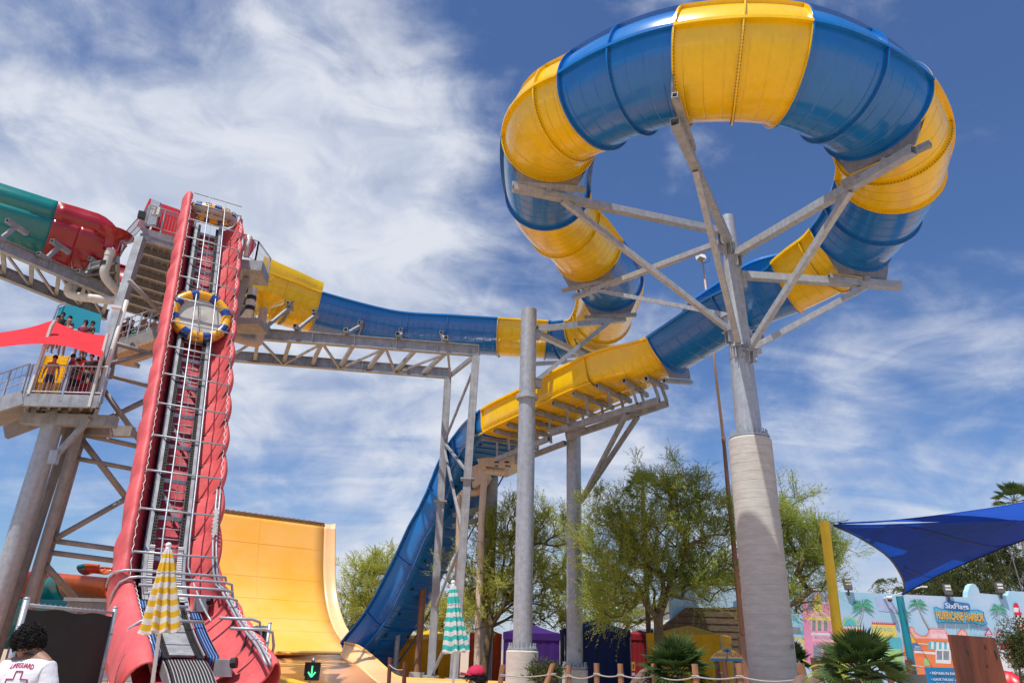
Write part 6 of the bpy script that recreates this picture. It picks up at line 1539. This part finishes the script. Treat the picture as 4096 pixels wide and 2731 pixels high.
tree((at(1110, 1570, 41).x, 41, 0), at(1125, 1440, 41), [E(1180, 1300, 95, 110, 42, 1.0), E(1250, 1250, 60, 80, 42, .6), E(1090, 1330, 60, 80, 42, .5), E(1250, 1400, 70, 60, 42, .45), E(1165, 1210, 50, 60, 42, .3)], 7, 330, 12, 14, label='palo verde tree with bare lower limbs behind the columns marked 8 and 9', stems=5, r0=.2, leaf=('pv_leaf2', 'pv_yellow'), pyel=.03, lsz=(.10, .026), yzone=(tuple(at(1290, 1430, 42)), (2.2, 5, 1.4), .6))
tree((at(860, 1570, 68).x, 68, 0), at(858, 1440, 68), [E(852, 1340, 55, 70, 68, 1.0), E(890, 1300, 35, 45, 68, .35), E(830, 1390, 40, 40, 68, .3)], 9, 200, 12, 12, label='yellow green palo verde tree between the half pipe and the blue drop', stems=4, r0=.17, leaf=('pv_leaf2', 'pv_yellow'), pyel=.12, lsz=(.13, .032), slen=(.5, 1.1), yzone=(tuple(at(840, 1370, 52)), (2.5, 20, 1.8), .55))
tree((at(815, 1570, 80).x, 80, 0), at(815, 1500, 80), [E(815, 1440, 45, 35, 80, 1.0)], 11, 90, 9, 10, label='grey green shrubby tree low behind the edge of the half pipe', stems=3, r0=.12, leaf=('dark_leaf', 'pv_yellow'), pyel=.0, lsz=(.15, .04))
tree((at(1010, 1570, 56).x, 56, 0), at(1010, 1500, 56), [E(1010, 1430, 60, 70, 56, 1.0), E(1070, 1400, 40, 50, 56, .4)], 13, 130, 10, 11, label='pale yellow flowering tree behind the thin posts of the blue drop', stems=3, r0=.12, leaf=('pv_leaf2', 'pv_yellow'), pyel=.45, lsz=(.14, .036))
tree((at(1400, 1570, 52).x, 52, 0), at(1390, 1500, 52), [E(1380, 1400, 85, 70, 52, 1.0), E(1310, 1360, 50, 70, 52, .5), E(1620, 1330, 80, 70, 52, .7)], 15, 230, 10, 12, label='hazy green tree behind the big spreading palo verde', stems=5, r0=.16, leaf=('pv_leaf', 'pv_yellow'), pyel=.03, lsz=(.14, .036))
tree((at(2230, 1570, 66).x, 66, 0), at(2230, 1440, 66), [E(2230, 1330, 110, 70, 66, 1.0), E(2150, 1370, 70, 40, 65, .5), E(2330, 1300, 90, 75, 66, .8)], 17, 330, 14, 12, label='dark drooping tree behind the painted wall under the blue sail', name='willow_tree', stems=5, r0=.3, leaf=('dark_leaf', 'pv_yellow'), pyel=.004, lsz=(.17, .05), slen=(.7, 1.5), droop=.9, clump=.9)
# far trees as a low band at the horizon
# ---- palms
def fan(mb, c, d, r, n, seed, spread=2.9, fold=.25):
    rnd = random.Random(seed); d = Vector(d).normalized(); s = d.cross(Vector((0, 0, 1)))
    if s.length < .1: s = Vector((1, 0, 0))
    s.normalize(); u = s.cross(d); s = (s+u*rnd.uniform(-.5, .5)).normalized(); u = s.cross(d)
    for i in range(n):
        a = -spread/2+spread*i/(n-1); e = (d*math.cos(a)+s*math.sin(a)+u*fold*abs(math.sin(a))*.6).normalized(); L_ = r*(1-.18*abs(a)/spread*2)*rnd.uniform(.88, 1.05); w_ = r*spread/n*.62
        t_ = e.cross(u).normalized(); zz = Vector((0, 0, -L_*.10*rnd.uniform(.4, 1.6)))
        mb.add([c+e*L_*.06, c+e*L_*.55-t_*w_*.55+u*w_*.25, c+e*L_*.55+zz*.15, c+e*L_*.55+t_*w_*.55+u*w_*.25, c+e*L_+zz], [(0, 1, 2), (0, 2, 3), (1, 4, 2), (2, 4, 3)])
def fan_palm(c, D, r, nl, seed, label, stalk=.5, grp=None, low=-.5, trunk=.16, lf='palm_leaf', nseg=24, cat='palm'):
    rnd = random.Random(seed); c = Vector(c); t = thing('fan_palm', (c.x, c.y, 0), label, cat, grp); mb = MB()
    MB().tube([(c.x, c.y, 0), (c.x+.01, c.y, c.z*.5), (c.x, c.y, c.z-.02)], trunk, 12, r2=trunk*.8).build('trunk', 'palm_trunk', t, True)
    for i in range(nl):
        a = i*2.399+seed; el = low+(1.5-low)*((i+.5)/nl)**.8; d = Vector((math.cos(a)*math.cos(el), math.sin(a)*math.cos(el), math.sin(el)))
        L_ = stalk*rnd.uniform(.8, 1.15); hub = c+d*L_-Vector((0, 0, .05*L_)); m_ = MB(); fan(m_, hub, (d+Vector((0, 0, -.12))).normalized(), r*rnd.uniform(.85, 1.08), nseg, seed*50+i); m_.build('frond', lf, t)
        MB().tube([c, hub], .014, 5).build('leaf_stalk', lf, t)
    return t
fan_palm(at(1982, 1548, 13.2), 13.2, .54, 34, 2, 'large fan palm with pointed fronds in front of the painted wall', .34, low=-.2, nseg=26)
fan_palm(at(1557, 1548, 21), 21, .80, 32, 3, 'fan palm in front of the yellow cabana below the big tree', .38, low=-.35)
fan_palm(at(*K7(545, 1420), 26), 26, .6, 12, 4, 'small fan palm half hidden at the right edge of the thickest column', .3, low=-.3)
fan_palm(at(2330, 1150, 58), 58, .95, 24, 5, 'tall fan palm poking above the blue sail at the right edge', .9, trunk=.25)
fan_palm(at(1476, 1125, 46), 46, .8, 20, 6, 'slender tall palm rising inside the crown of the big tree', .7, trunk=.16)
mb = MB(); 
for i in range(9):
    a = math.radians(-100+i*24); 
t = thing('sago_plant', (at(1915, 1560, 14.6).x, 14.6, 0), 'feathery yellow green plant below the large fan palm', 'plant'); c = at(1920, 1560, 14.6)
for i in range(14):
    a = i*2.4; el = .3+.8*(i/14); L_ = .65; P_ = [c+Vector((math.cos(a)*math.cos(el)*L_*q, math.sin(a)*math.cos(el)*L_*q*.7, L_*(math.sin(el)*q-.6*q*q)+.1)) for q in np.linspace(0, 1, 9)]; m_ = MB().tube(P_, .008, 4)
    for k in range(1, 9):
        d = (P_[k]-P_[k-1]).normalized(); s = d.cross(Vector((0, 0, 1))).normalized()
        for j in (0, .5):
            p = P_[k-1].lerp(P_[k], j)
            for q in (-1, 1): e = (s*q+d*.6).normalized(); m_.add([p-d*.012, p+e*.17-Vector((0, 0, .03)), p+d*.012], [(0, 1, 2)])
    m_.build('frond', 'pv_leaf2', t)
tree((at(2345, 1570, 11).x, 11, 0), at(2345, 1560, 11), [E(2352, 1490, 9, 24, 11, 1.0)], 23, 60, 8, 9, label='small shrub with narrow leaves at the right edge behind the timber post', name='shrub', cat='shrub', stems=3, r0=.02, leaf=('dark_leaf', 'pv_yellow'), pyel=0, lsz=(.04, .011), slen=(.05, .12), clump=.06)
tree((at(1262, 1570, 31).x, 31, 0), at(1262, 1560, 31), [E(1262, 1550, 24, 14, 31, 1.0)], 25, 40, 8, 8, label='low dark shrub at the foot of the purple cabana', name='shrub', cat='shrub', stems=3, r0=.02, leaf=('dark_leaf', 'pv_yellow'), pyel=.0, lsz=(.08, .03), slen=(.15, .3), clump=.15)
# dry weeds by the fence
gw = MB(); rnd = random.Random(5)
for i in range(260):
    x = rnd.uniform(-9.3, -6.2); y = rnd.uniform(10.5, 12); h = rnd.uniform(.3, .75); 
    p = Vector((x, y, 0)); q = p+Vector((rnd.uniform(-.2, .2), rnd.uniform(-.2, .2), h)); s = Vector((.008, 0, 0)); gw.add([p-s, p+s, q], [(0, 1, 2)])
M['dry'] = mat('dry_grass', (.34, .24, .12), .9); o = gw.build('dry_weeds', 'dry'); tag(o, 'dry brown weeds along the foot of the black screened fence', 'weeds', kind='stuff')

# ================================================================== people
def skin_mesh(V, E_, Rr, name, m, parent, sub=1, root=0):
    me = bpy.data.meshes.new(name); me.from_pydata([tuple(v) for v in V], E_, []); o = bpy.data.objects.new(name, me); COL.objects.link(o)
    md = o.modifiers.new('s', 'SKIN'); md.use_smooth_shade = True; md.use_x_symmetry = False
    for i, d in enumerate(me.skin_vertices[0].data): d.radius = (Rr[i] if isinstance(Rr[i], tuple) else (Rr[i], Rr[i])); d.use_root = (i == root)
    o.modifiers.new('b', 'SUBSURF').levels = sub; o.modifiers['b'].render_levels = sub
    bpy.context.view_layer.update()
    me2 = bpy.data.meshes.new_from_object(o.evaluated_get(bpy.context.evaluated_depsgraph_get())); bpy.data.objects.remove(o)
    me2.materials.clear(); me2.materials.append(M[m]); o2 = bpy.data.objects.new(name, me2); COL.objects.link(o2)
    me2.polygons.foreach_set('use_smooth', [True]*len(me2.polygons)); 
    if parent is not None: setp(o2, parent)
    return o2
for n_, c_ in (('c_white', (.78, .79, .83)), ('c_black', (.02, .02, .022)), ('c_purple', (.10, .02, .10)), ('c_teal', (.01, .35, .38)), ('c_green', (.05, .42, .28)), ('c_navy', (.02, .03, .09)), ('c_orange', (.75, .22, .03)), ('c_mint', (.35, .60, .50)), ('c_maroon', (.25, .02, .05)), ('c_cap', (.48, .01, .06))): M[n_] = mat(n_+'_cloth', c_, .8, 0, .15, 8, .3, 40)
def person(feet, rz, label, top, bottom, skin='skin', h=1.7, arms='down', lean=0., legs=0., group=None, hairlen=0, hair='hair', bare=False):
    feet = Vector(feet); t = thing('person', feet, label, 'person', group); k = h/1.75; Rm = Matrix.Rotation(rz, 3, 'Z')
    def X(p): p = Vector(p); p = Vector((p.x, p.y+lean*max(0, p.z-.95), p.z)); return feet+Rm@(p*k)
    V = [(0, 0, .95), (0, .01, 1.12), (0, 0, 1.32), (0, 0, 1.46), (0, -.01, 1.56), (0, -.02, 1.68)]; E_ = [(0, 1), (1, 2), (2, 3), (3, 4), (4, 5)]; Rr = [(.15, .10), (.13, .09), (.16, .105), .062, (.072, .088), (.078, .095)]
    def chain(start, pts, rs):
        last = start
        for p, r in zip(pts, rs): V.append(p); Rr.append(r); E_.append((last, len(V)-1)); last = len(V)-1
        return last
    for s in (-1, 1):
        st = legs*s
        chain(0, [(s*.09, 0, .86), (s*.10, -.06-st*.1, .48), (s*.10, .02+st*.12, .09), (s*.11, -.10+st*.12, .045)], [(.095, .095), .065, .045, (.045, .035)])
        if arms == 'down': el, wr, hd_ = (s*.24, .03, 1.12), (s*.25, -.08, .88), (s*.25, -.11, .80)
        elif arms == 'rail': el, wr, hd_ = (s*.24, -.12, 1.14), (s*.20, -.36, 1.08), (s*.20, -.44, 1.07)
        elif arms == 'fold': el, wr, hd_ = (s*.24, -.02, 1.13), (s*.04, -.20, 1.14), (-s*.04, -.20, 1.14)
        elif arms == 'up': el, wr, hd_ = (s*.27, -.08, 1.22), (s*.16, -.22, 1.42), (s*.12, -.24, 1.50)
        w_ = chain(2, [(s*.16, 0, 1.40), el, wr, hd_], [.055, .038, .028, (.032, .02)])
        d = (Vector(hd_)-Vector(wr)).normalized()
        for q in range(4):
            o_ = Vector((.017*(q-1.5), 0, 0)) if abs(d.x) < .7 else Vector((0, 0, .017*(q-1.5)))
            chain(w_, [Vector(hd_)+d*.045+o_, Vector(hd_)+d*(.085-.01*abs(q-1.5))+o_*1.1+Vector((0, -.01, -.01))], [.009, .008])
        chain(w_, [Vector(hd_)+d*.02+Vector((-s*.035, -.01, 0))], [.010])
    body = skin_mesh([X(p) for p in V], E_, [tuple(a*k for a in (r if isinstance(r, tuple) else (r, r))) for r in Rr], 'body', skin, t)
    hc = X((0, -.025, 1.64)); 
    nose = MB().ball(hc+Rm@Vector((0, -.095*k, -.015*k)), .016*k, 5, (1, 1.2, 1.5)); nose.build('nose', skin, body, True)
    for s in (-1, 1):
        MB().ball(hc+Rm@Vector((s*.078*k, .01, -.005)), .026*k, 5, (.5, .8, 1.2)).build('ear', skin, body, True); MB().ball(hc+Rm@Vector((s*.03*k, -.085*k, .018*k)), .011*k, 5).build('eye', 'black', body, True)
    MB().box(hc+Rm@Vector((0, -.09*k, -.05*k)), (.04*k, .012, .009), rz).build('mouth', 'c_maroon', body)
    hb = MB().ball((0, 0, 0), 1, 10)
    def hp(v):
        v = Vector(v); n_ = 1+.07*noise.noise(v*4+feet); z = v.z
        if v.y < -.35 and z < .45: n_ *= .80
        zz = z*.112 if z > 0 else z*(.06+hairlen); return hc+Rm@(Vector((v.x*.094*n_, v.y*.104*n_+.016, zz+.028))*k)
    hb.v = [tuple(hp(v)) for v in hb.v]; hb.build('hair', hair, t, True)
    if top:
        V2 = [(0, .0, .98), (0, .01, 1.12), (0, 0, 1.32), (0, 0, 1.43)]; E2 = [(0, 1), (1, 2), (2, 3)]; R2 = [(.165, .115), (.15, .11), (.175, .122), (.085, .075)]
        for s in (-1, 1):
            el = (s*.24, .03, 1.12) if arms == 'down' else ((s*.24, -.12, 1.14) if arms == 'rail' else (s*.25, -.03, 1.16)); m_ = Vector((s*.17, 0, 1.39)).lerp(Vector(el), .55); V2 += [(s*.165, 0, 1.39), m_]; n_ = len(V2); E2 += [(2, n_-2), (n_-2, n_-1)]; R2 += [.066, .058]
        skin_mesh([X(p) for p in V2], E2, [tuple(a*k for a in (r if isinstance(r, tuple) else (r, r))) for r in R2], 'shirt', top, t)
    if bottom:
        V3 = [(0, 0, .98), (0, 0, .90)]; E3 = [(0, 1)]; R3 = [(.16, .115), (.155, .12)]
        for s in (-1, 1): V3 += [(s*.095, -.01, .80), (s*.105, -.04-legs*s*.06, .56)]; n_ = len(V3); E3 += [(1, n_-2), (n_-2, n_-1)]; R3 += [.105, .09]
        skin_mesh([X(p) for p in V3], E3, [tuple(a*k for a in (r if isinstance(r, tuple) else (r, r))) for r in R3], 'shorts', bottom, t)
    return t
PG = 'bathers queueing on the tower'
def onp(x, y, D, dz=0.): p = at(*K2(x, y), D); return Vector((p.x, D, A_pl.z+dz))
A_pl = at(*K2(540, 560), PF)
person(onp(545, 560, 26.3), 2.2, 'woman in a dark purple swimsuit leaning on the mid platform rail', 'c_purple', 'c_purple', 'skin_dark', 1.68, 'rail', group=PG, hairlen=.05)
person(onp(600, 560, 26.9), 3.0, 'person in dark clothes just behind the woman in purple', 'c_navy', 'c_black', 'skin_dark', 1.75, 'fold', group=PG)
person(onp(770, 600, 26.2), 3.0, 'person in black top and yellow patterned shorts with back turned at the platform corner', 'c_black', 'c_black', 'skin_dark', 1.66, 'down', group=PG, hairlen=.18)
person(onp(715, 540, 27.2, .35), .4, 'person in shiny black shorts stepping down the red steps', 'c_black', 'c_black', 'skin', 1.7, 'rail', legs=.6, group=PG)
person(onp(655, 520, 28.2, .55), -.2, 'person in navy shorts higher on the steps under the red shade', 'c_navy', 'c_navy', 'skin', 1.7, 'down', legs=.4, group=PG)
person(onp(400, 540, 26.6, .0), .5, 'shirtless person in dark patterned shorts at the left end of the mid platform rail', None, 'c_navy', 'skin', 1.72, 'down', group=PG)
def headat(x, y, D, K=K1): return at(*K(x, y), D)
for (x, y, D, rz, lb, tp_, bt_, sk, ar, hl) in ((500, 1222, 29.3, 1.2, 'person in a dark top at the left end of the teal canopy', 'c_maroon', 'c_black', 'skin', 'down', .0), (540, 1195, 29.8, .6, 'tall dark haired man behind the left end of the teal canopy group', 'c_black', 'c_black', 'skin_dark', 'down', 0),
        (600, 1225, 29.9, .2, 'person in black glancing down under the teal canopy', 'c_navy', 'c_black', 'skin', 'fold', 0), (595, 1255, 29.0, .0, 'bald shirtless man in front of the teal canopy', None, 'c_navy', 'skin', 'down', None),
        (735, 1262, 29.2, .4, 'long haired woman in a maroon strap top before the teal canopy', 'c_maroon', 'c_black', 'skin', 'down', .16), (795, 1270, 29.4, -.5, 'man in black with curly hair at the right end of the teal canopy', 'c_black', 'c_black', 'skin_dark', 'fold', .04)):
    p = headat(x, y, D); person((p.x, p.y, p.z-1.64), rz, lb, tp_, bt_, sk, 1.74, ar, group=PG, hairlen=hl or 0, hair='hair' if hl is not None else 'skin')
g2 = [(1095, 1235, 31.4, .5, 'person with black hair in a brown top on the landing', 'c_maroon', 'c_maroon', 'skin', 'down'), (1045, 1300, 31.2, -.6, 'person in patterned swim shorts bending at the landing', None, 'c_orange', 'skin', 'down'), (1135, 1262, 31.5, .8, 'young bather in patterned bikini on the lower stairs', 'c_black', 'c_black', 'skin', 'rail'),
      (1170, 1310, 31.3, .1, 'child in a green swimsuit on the stairs', 'c_green', 'c_green', 'skin', 'down'), (1250, 1215, 31.8, 1.0, 'shirtless man in mint shorts climbing the stairs', None, 'c_mint', 'skin', 'down'), (1330, 1235, 32.1, 1.2, 'shirtless man in teal shorts highest on the stairs beside the red lift', None, 'c_teal', 'skin', 'fold')]
for x, y, D, rz, lb, tp_, bt_, sk, ar in g2:
    p = headat(x, y, D); hh = 1.35 if 'child' in lb else 1.7; person((p.x, p.y, p.z-hh*.94), rz, lb, tp_, bt_, sk, hh, ar, group=PG, legs=.4)
person((at(*K5(1742, 1415), 48).x, 48, at(*K5(1742, 1415), 48).z-1.6), .6, 'person standing in the opening of the yellow cabana by the truss', 'c_black', 'c_black', 'skin_dark', 1.7, 'down')

# ---- lifeguard, back view, close to the camera
lgp = at(116/1.0, 1568, 6.9); 
hx = at(66, 1478, 6.6)      # centre of the head
lg = thing('person', (hx.x, 6.7, 0), 'lifeguard with curly black hair seen from behind in a white shirt with red cross', 'person')
hz = hx.z; k = 1.0; ox = hx.x; oy = hx.y
Vb = [(0, 0, -.72), (0, 0, -.50), (0.02, 0, -.33), (0.02, -.0, -.205), (.0, -.02, -.10), (0, -.03, .02)]; Eb = [(0, 1), (1, 2), (2, 3), (3, 4), (4, 5)]; Rb = [(.155, .11), (.17, .12), (.18, .11), .062, (.072, .088), (.080, .098)]
for s in (-1, 1):
    n_ = len(Vb); Vb += [(s*.18, 0, -.29), (s*.245, .02, -.58), (s*.24, -.12, -.85), (s*.22, -.2, -.93)]; Eb += [(2, n_), (n_, n_+1), (n_+1, n_+2), (n_+2, n_+3)]; Rb += [.062, .045, .032, .035]
    for q in range(4): m_ = len(Vb); Vb += [(s*.22+.018*(q-1.5), -.26, -.97), (s*.22+.02*(q-1.5), -.29, -1.01)]; Eb += [(n_+3, m_), (m_, m_+1)]; Rb += [.009, .008]
    m_ = len(Vb); Vb += [(s*.22-s*.04, -.22, -.97)]; Eb += [(n_+3, m_)]; Rb += [.01]
    m_ = len(Vb); Vb += [(s*.10, 0, -.85), (s*.11, .03, -1.25), (s*.12, -.02, -hz+.08), (s*.13, .12, -hz+.05)]; Eb += [(0, m_), (m_, m_+1), (m_+1, m_+2), (m_+2, m_+3)]; Rb += [.095, .065, .045, .045]
tw_ = Matrix.Rotation(R_(-14), 3, 'Z')
LGX = lambda p: Vector((ox, oy, hz))+tw_@Vector((p[0]+.055*min(1, max(0, (-.08-p[2])/.12)), p[1], p[2]+.14*min(1, max(0, (-.08-p[2])/.12))))
bd = skin_mesh([LGX(p) for p in Vb], Eb, Rb, 'body', 'skin_dark', lg, 2)
for s in (-1, 1): MB().ball(LGX((s*.084, -.0, -.02)), .03, 8, (.5, .8, 1.3)).build('ear', 'skin_dark', bd, True)
Vs = [(0, 0, -.80), (0, 0, -.62), (0.01, 0, -.47), (0.01, 0, -.34), (0.01, 0, -.245)]; Es = [(0, 1), (1, 2), (2, 3), (3, 4)]; Rs = [(.19, .15), (.19, .15), (.205, .155), (.19, .14), (.10, .085)]
for s in (-1, 1): n_ = len(Vs); Vs += [(s*.175, 0, -.325), (s*.225, .01, -.44), (s*.25, .015, -.56)]; Es += [(3, n_), (n_, n_+1), (n_+1, n_+2)]; Rs += [.088, .084, .084]
M['tshirt'] = mat('white_cotton', (.78, .79, .84), .85, 0, .05, 3, .9, 7)
sh = skin_mesh([LGX(p) for p in Vs], Es, Rs, 'shirt', 'tshirt', lg, 3)
skin_mesh([LGX(p) for p in [(0, 0, -.82), (0, 0, -.9), (-.1, 0, -1.0), (-.11, .02, -1.3), (.1, 0, -1.0), (.11, .02, -1.3)]], [(0, 1), (1, 2), (2, 3), (1, 4), (4, 5)], [(.18, .13), (.17, .13), .11, .10, .11, .10], 'shorts', 'c_maroon', lg, 1)
MB().tube([LGX((.075*math.cos(a), .075*math.sin(a)-.005, -.225-.012*math.sin(a))) for a in np.linspace(0, 2*math.pi, 24)], .007, 6).build('cord', 'black', lg, True)
# curly hair: many small curls over a lumpy cap
rnd = random.Random(12); hb = MB().ball((0, 0, 0), 1, 14)
def hp2(v): v = Vector(v); n_ = 1+.10*noise.noise(v*3)+.05*noise.noise(v*9); return LGX((v.x*.100*n_, v.y*.108*n_-.01, (v.z*.105 if v.z > 0 else v.z*.09)*n_+.03))
hb.v = [tuple(hp2(v)) for v in hb.v]; hr = hb.build('hair', 'hair', lg, True)
cu = MB()
for i in range(620):
    v = Vector((rnd.gauss(0, 1), rnd.gauss(0, 1), rnd.gauss(0, 1))).normalized()
    if v.z < -.75: continue
    c = hp2(v); n_ = (c-LGX((0, 0, .035))).normalized(); s = n_.cross(Vector((rnd.gauss(0, 1), rnd.gauss(0, 1), rnd.gauss(0, 1)))).normalized(); u = n_.cross(s); r = rnd.uniform(.008, .016); o_ = rnd.uniform(0, 6.28); tq = rnd.uniform(1.2, 2.2)
    cu.tube([c-n_*.01+n_*(.045*q*rnd.uniform(.9, 1.0))+(s*math.cos(o_+q*6.28*tq)+u*math.sin(o_+q*6.28*tq))*r*(1-.2*q) for q in np.linspace(0, 1, 9)], .0032, 4, False)
cu.build('curls', 'hair', hr)
# printing on the back, projected onto the shirt surface from behind
dg = bpy.context.evaluated_depsgraph_get(); M['shirt_red'] = mat('crimson_print', (.42, .005, .07), .8)
BR = tw_@Vector((1, 0, 0)); BF = tw_@Vector((0, 1, 0))
def on_shirt(x, z):
    o_ = LGX((x, -1.5, z)); ok, loc, nr, fi = sh.ray_cast(sh.matrix_world.inverted()@o_, BF) if False else sh_ray(o_); return loc
from mathutils.bvhtree import BVHTree
_bv = BVHTree.FromPolygons([ (sh.matrix_parent_inverse@v.co if False else v.co)[:] for v in sh.data.vertices], [p.vertices[:] for p in sh.data.polygons])
def sh_ray(o_):
    r = _bv.ray_cast(o_, BF, 4); return (True, (r[0]-BF*.004) if r[0] is not None else o_+BF*1.4, None, None)
def curved_text(s, x0, z0, w_, h_, arch):
    cu_ = bpy.data.curves.new('t', 'FONT'); cu_.body = s; cu_.size = 1; cu_.offset = .025; to = bpy.data.objects.new('t', cu_); COL.objects.link(to); bpy.context.view_layer.update()
    me = bpy.data.meshes.new_from_object(to.evaluated_get(bpy.context.evaluated_depsgraph_get())); bpy.data.objects.remove(to)
    import bmesh
    bm = bmesh.new(); bm.from_mesh(me); bmesh.ops.subdivide_edges(bm, edges=bm.edges, cuts=1); bmesh.ops.triangulate(bm, faces=bm.faces); bm.to_mesh(me); bm.free()
    xs = [v.co.x for v in me.vertices]; ys = [v.co.y for v in me.vertices]; X0, X1, Y0, Y1 = min(xs), max(xs), min(ys), max(ys)
    for v in me.vertices:
        x = x0+(v.co.x-X0)/(X1-X0)*w_; u = (x-x0)/w_*2-1; z = z0+(v.co.y-Y0)/(Y1-Y0)*h_+arch*(1-u*u); v.co = on_shirt(x, z)
    me.materials.clear(); me.materials.append(M['shirt_red']); o = bpy.data.objects.new('lettering', me); COL.objects.link(o); setp(o, lg)
curved_text('LIFEGUARD', -.055, -.285-.04, .20, .036, .012)
cx_, cz_ = .045, -.425; aw, al = .028, .085
pl_ = [(-aw, al), (aw, al), (aw, aw), (al, aw), (al, -aw), (aw, -aw), (aw, -al), (-aw, -al), (-aw, -aw), (-al, -aw), (-al, aw), (-aw, aw)]
P_ = []
for i in range(12):
    a, b = pl_[i], pl_[(i+1) % 12]
    for j in range(4): P_.append(on_shirt(cx_+a[0]+(b[0]-a[0])*j/4, cz_+a[1]+(b[1]-a[1])*j/4))
rib = MB(); n_ = len(P_)
MB().tube(P_+[P_[0]], .0045, 4).build('cross_outline', 'shirt_red', lg)

# ---- person in the red cap
cp = at(1092, 1556, 9.6); cpz = cp.z
pc = thing('person', (cp.x, 9.6, 0), 'person with curly hair, dark sunglasses and a crimson cap facing left', 'person')
CX = lambda p: cp+Matrix.Rotation(R_(-62), 3, 'Z')@Vector(p)
Vb = [(0, 0, -.70), (0, 0, -.50), (0, 0, -.33), (0, 0, -.20), (0, -.02, -.10), (0, -.03, .0)]; Eb = [(0, 1), (1, 2), (2, 3), (3, 4), (4, 5)]; Rb = [(.14, .10), (.15, .10), (.16, .10), .052, (.066, .084), (.074, .092)]
for s in (-1, 1): n_ = len(Vb); Vb += [(s*.16, 0, -.29), (s*.22, .02, -.56), (s*.22, -.1, -.8)]; Eb += [(2, n_), (n_, n_+1), (n_+1, n_+2)]; Rb += [.055, .04, .03]; m_ = len(Vb); Vb += [(s*.10, 0, -.82), (s*.10, .02, -1.15), (s*.1, 0, -cpz+.06)]; Eb += [(0, m_), (m_, m_+1), (m_+1, m_+2)]; Rb += [.09, .06, .045]
bd = skin_mesh([CX(p) for p in Vb], Eb, Rb, 'body', 'skin', pc, 2)
MB().ball(CX((0, -.112, -.02)), .017, 8, (1, 1, 1.4)).build('nose', 'skin', bd, True); MB().ball(CX((0, -.10, -.062)), .014, 6, (1.4, 1, .6)).build('mouth', 'c_maroon', bd, True)
skin_mesh([CX(p) for p in [(0, 0, -.75), (0, 0, -.5), (0, 0, -.34), (0, 0, -.245), (-.16, 0, -.3), (-.21, .01, -.45), (.16, 0, -.3), (.21, .01, -.45)]], [(0, 1), (1, 2), (2, 3), (2, 4), (4, 5), (2, 6), (6, 7)], [(.17, .13), (.17, .125), (.175, .12), (.08, .07), .07, .068, .07, .068], 'shirt', 'tshirt', pc, 2)
skin_mesh([CX(p) for p in [(0, 0, -.78), (-.1, 0, -.95), (-.1, .02, -1.2), (.1, 0, -.95), (.1, .02, -1.2)]], [(0, 1), (1, 2), (0, 3), (3, 4)], [(.16, .12), .10, .095, .10, .095], 'shorts', 'c_navy', pc, 1)
hb = MB()
for i in range(300):
    v = Vector((rnd.gauss(0, 1), rnd.gauss(0, 1), rnd.gauss(0, 1))).normalized()
    if v.y < -.25 or v.z > .45 or v.z < -.95: continue
    c = CX((v.x*.10, v.y*.105+.015, v.z*.10-.01)); n_ = (c-CX((0, 0, -.01))).normalized(); s = n_.cross(Vector((rnd.gauss(0, 1), rnd.gauss(0, 1), rnd.gauss(0, 1)))).normalized(); u = n_.cross(s); o_ = rnd.uniform(0, 6.28)
    hb.tube([c+n_*.035*q+(s*math.cos(o_+q*9)+u*math.sin(o_+q*9))*.012 for q in np.linspace(0, 1, 7)], .004, 4, False)
m_ = MB().ball((0, 0, 0), 1, 10); m_.v = [tuple(CX((v[0]*.098, v[1]*.10+.028, v[2]*.10-.015))) for v in m_.v]; hh_ = m_.build('hair', 'hair', pc, True); hb.build('curls', 'hair', hh_)
m_ = MB().ball((0, 0, 0), 1, 14); m_.v = [tuple(CX((v[0]*.102, v[1]*.118+.005, max(v[2], 0)*.105+.035+(.012 if v[1] > .3 else 0)))) for v in m_.v]; cap = m_.build('cap', 'c_cap', pc, True)
rows = [[CX((x*.085*(1-.25*q*q), -.095-.10*q*(1-.35*x*x), .045+.012*q-.02*x*x)) for x in np.linspace(-1, 1, 11)] for q in np.linspace(0, 1, 6)]
o = MB().grid(rows).build('brim', 'c_cap', cap, True); o.modifiers.new('t', 'SOLIDIFY').thickness = .006; MB().ball(CX((0, .005, .142)), .009, 6).build('button', 'c_cap', cap)
for s in (-1, 1): MB().ball(CX((s*.038, -.098, .008)), .03, 8, (1, .35, .75)).build('sunglass_lens', 'black', pc, True); MB().beam(CX((s*.068, -.085, .012)), CX((s*.085, .0, .012)), .007, .012).build('sunglass_arm', 'black', pc)
# far tree band and far hills beyond the park
M['far'] = mat('distant_foliage', (.05, .07, .035), .9, 0, .5, .3)
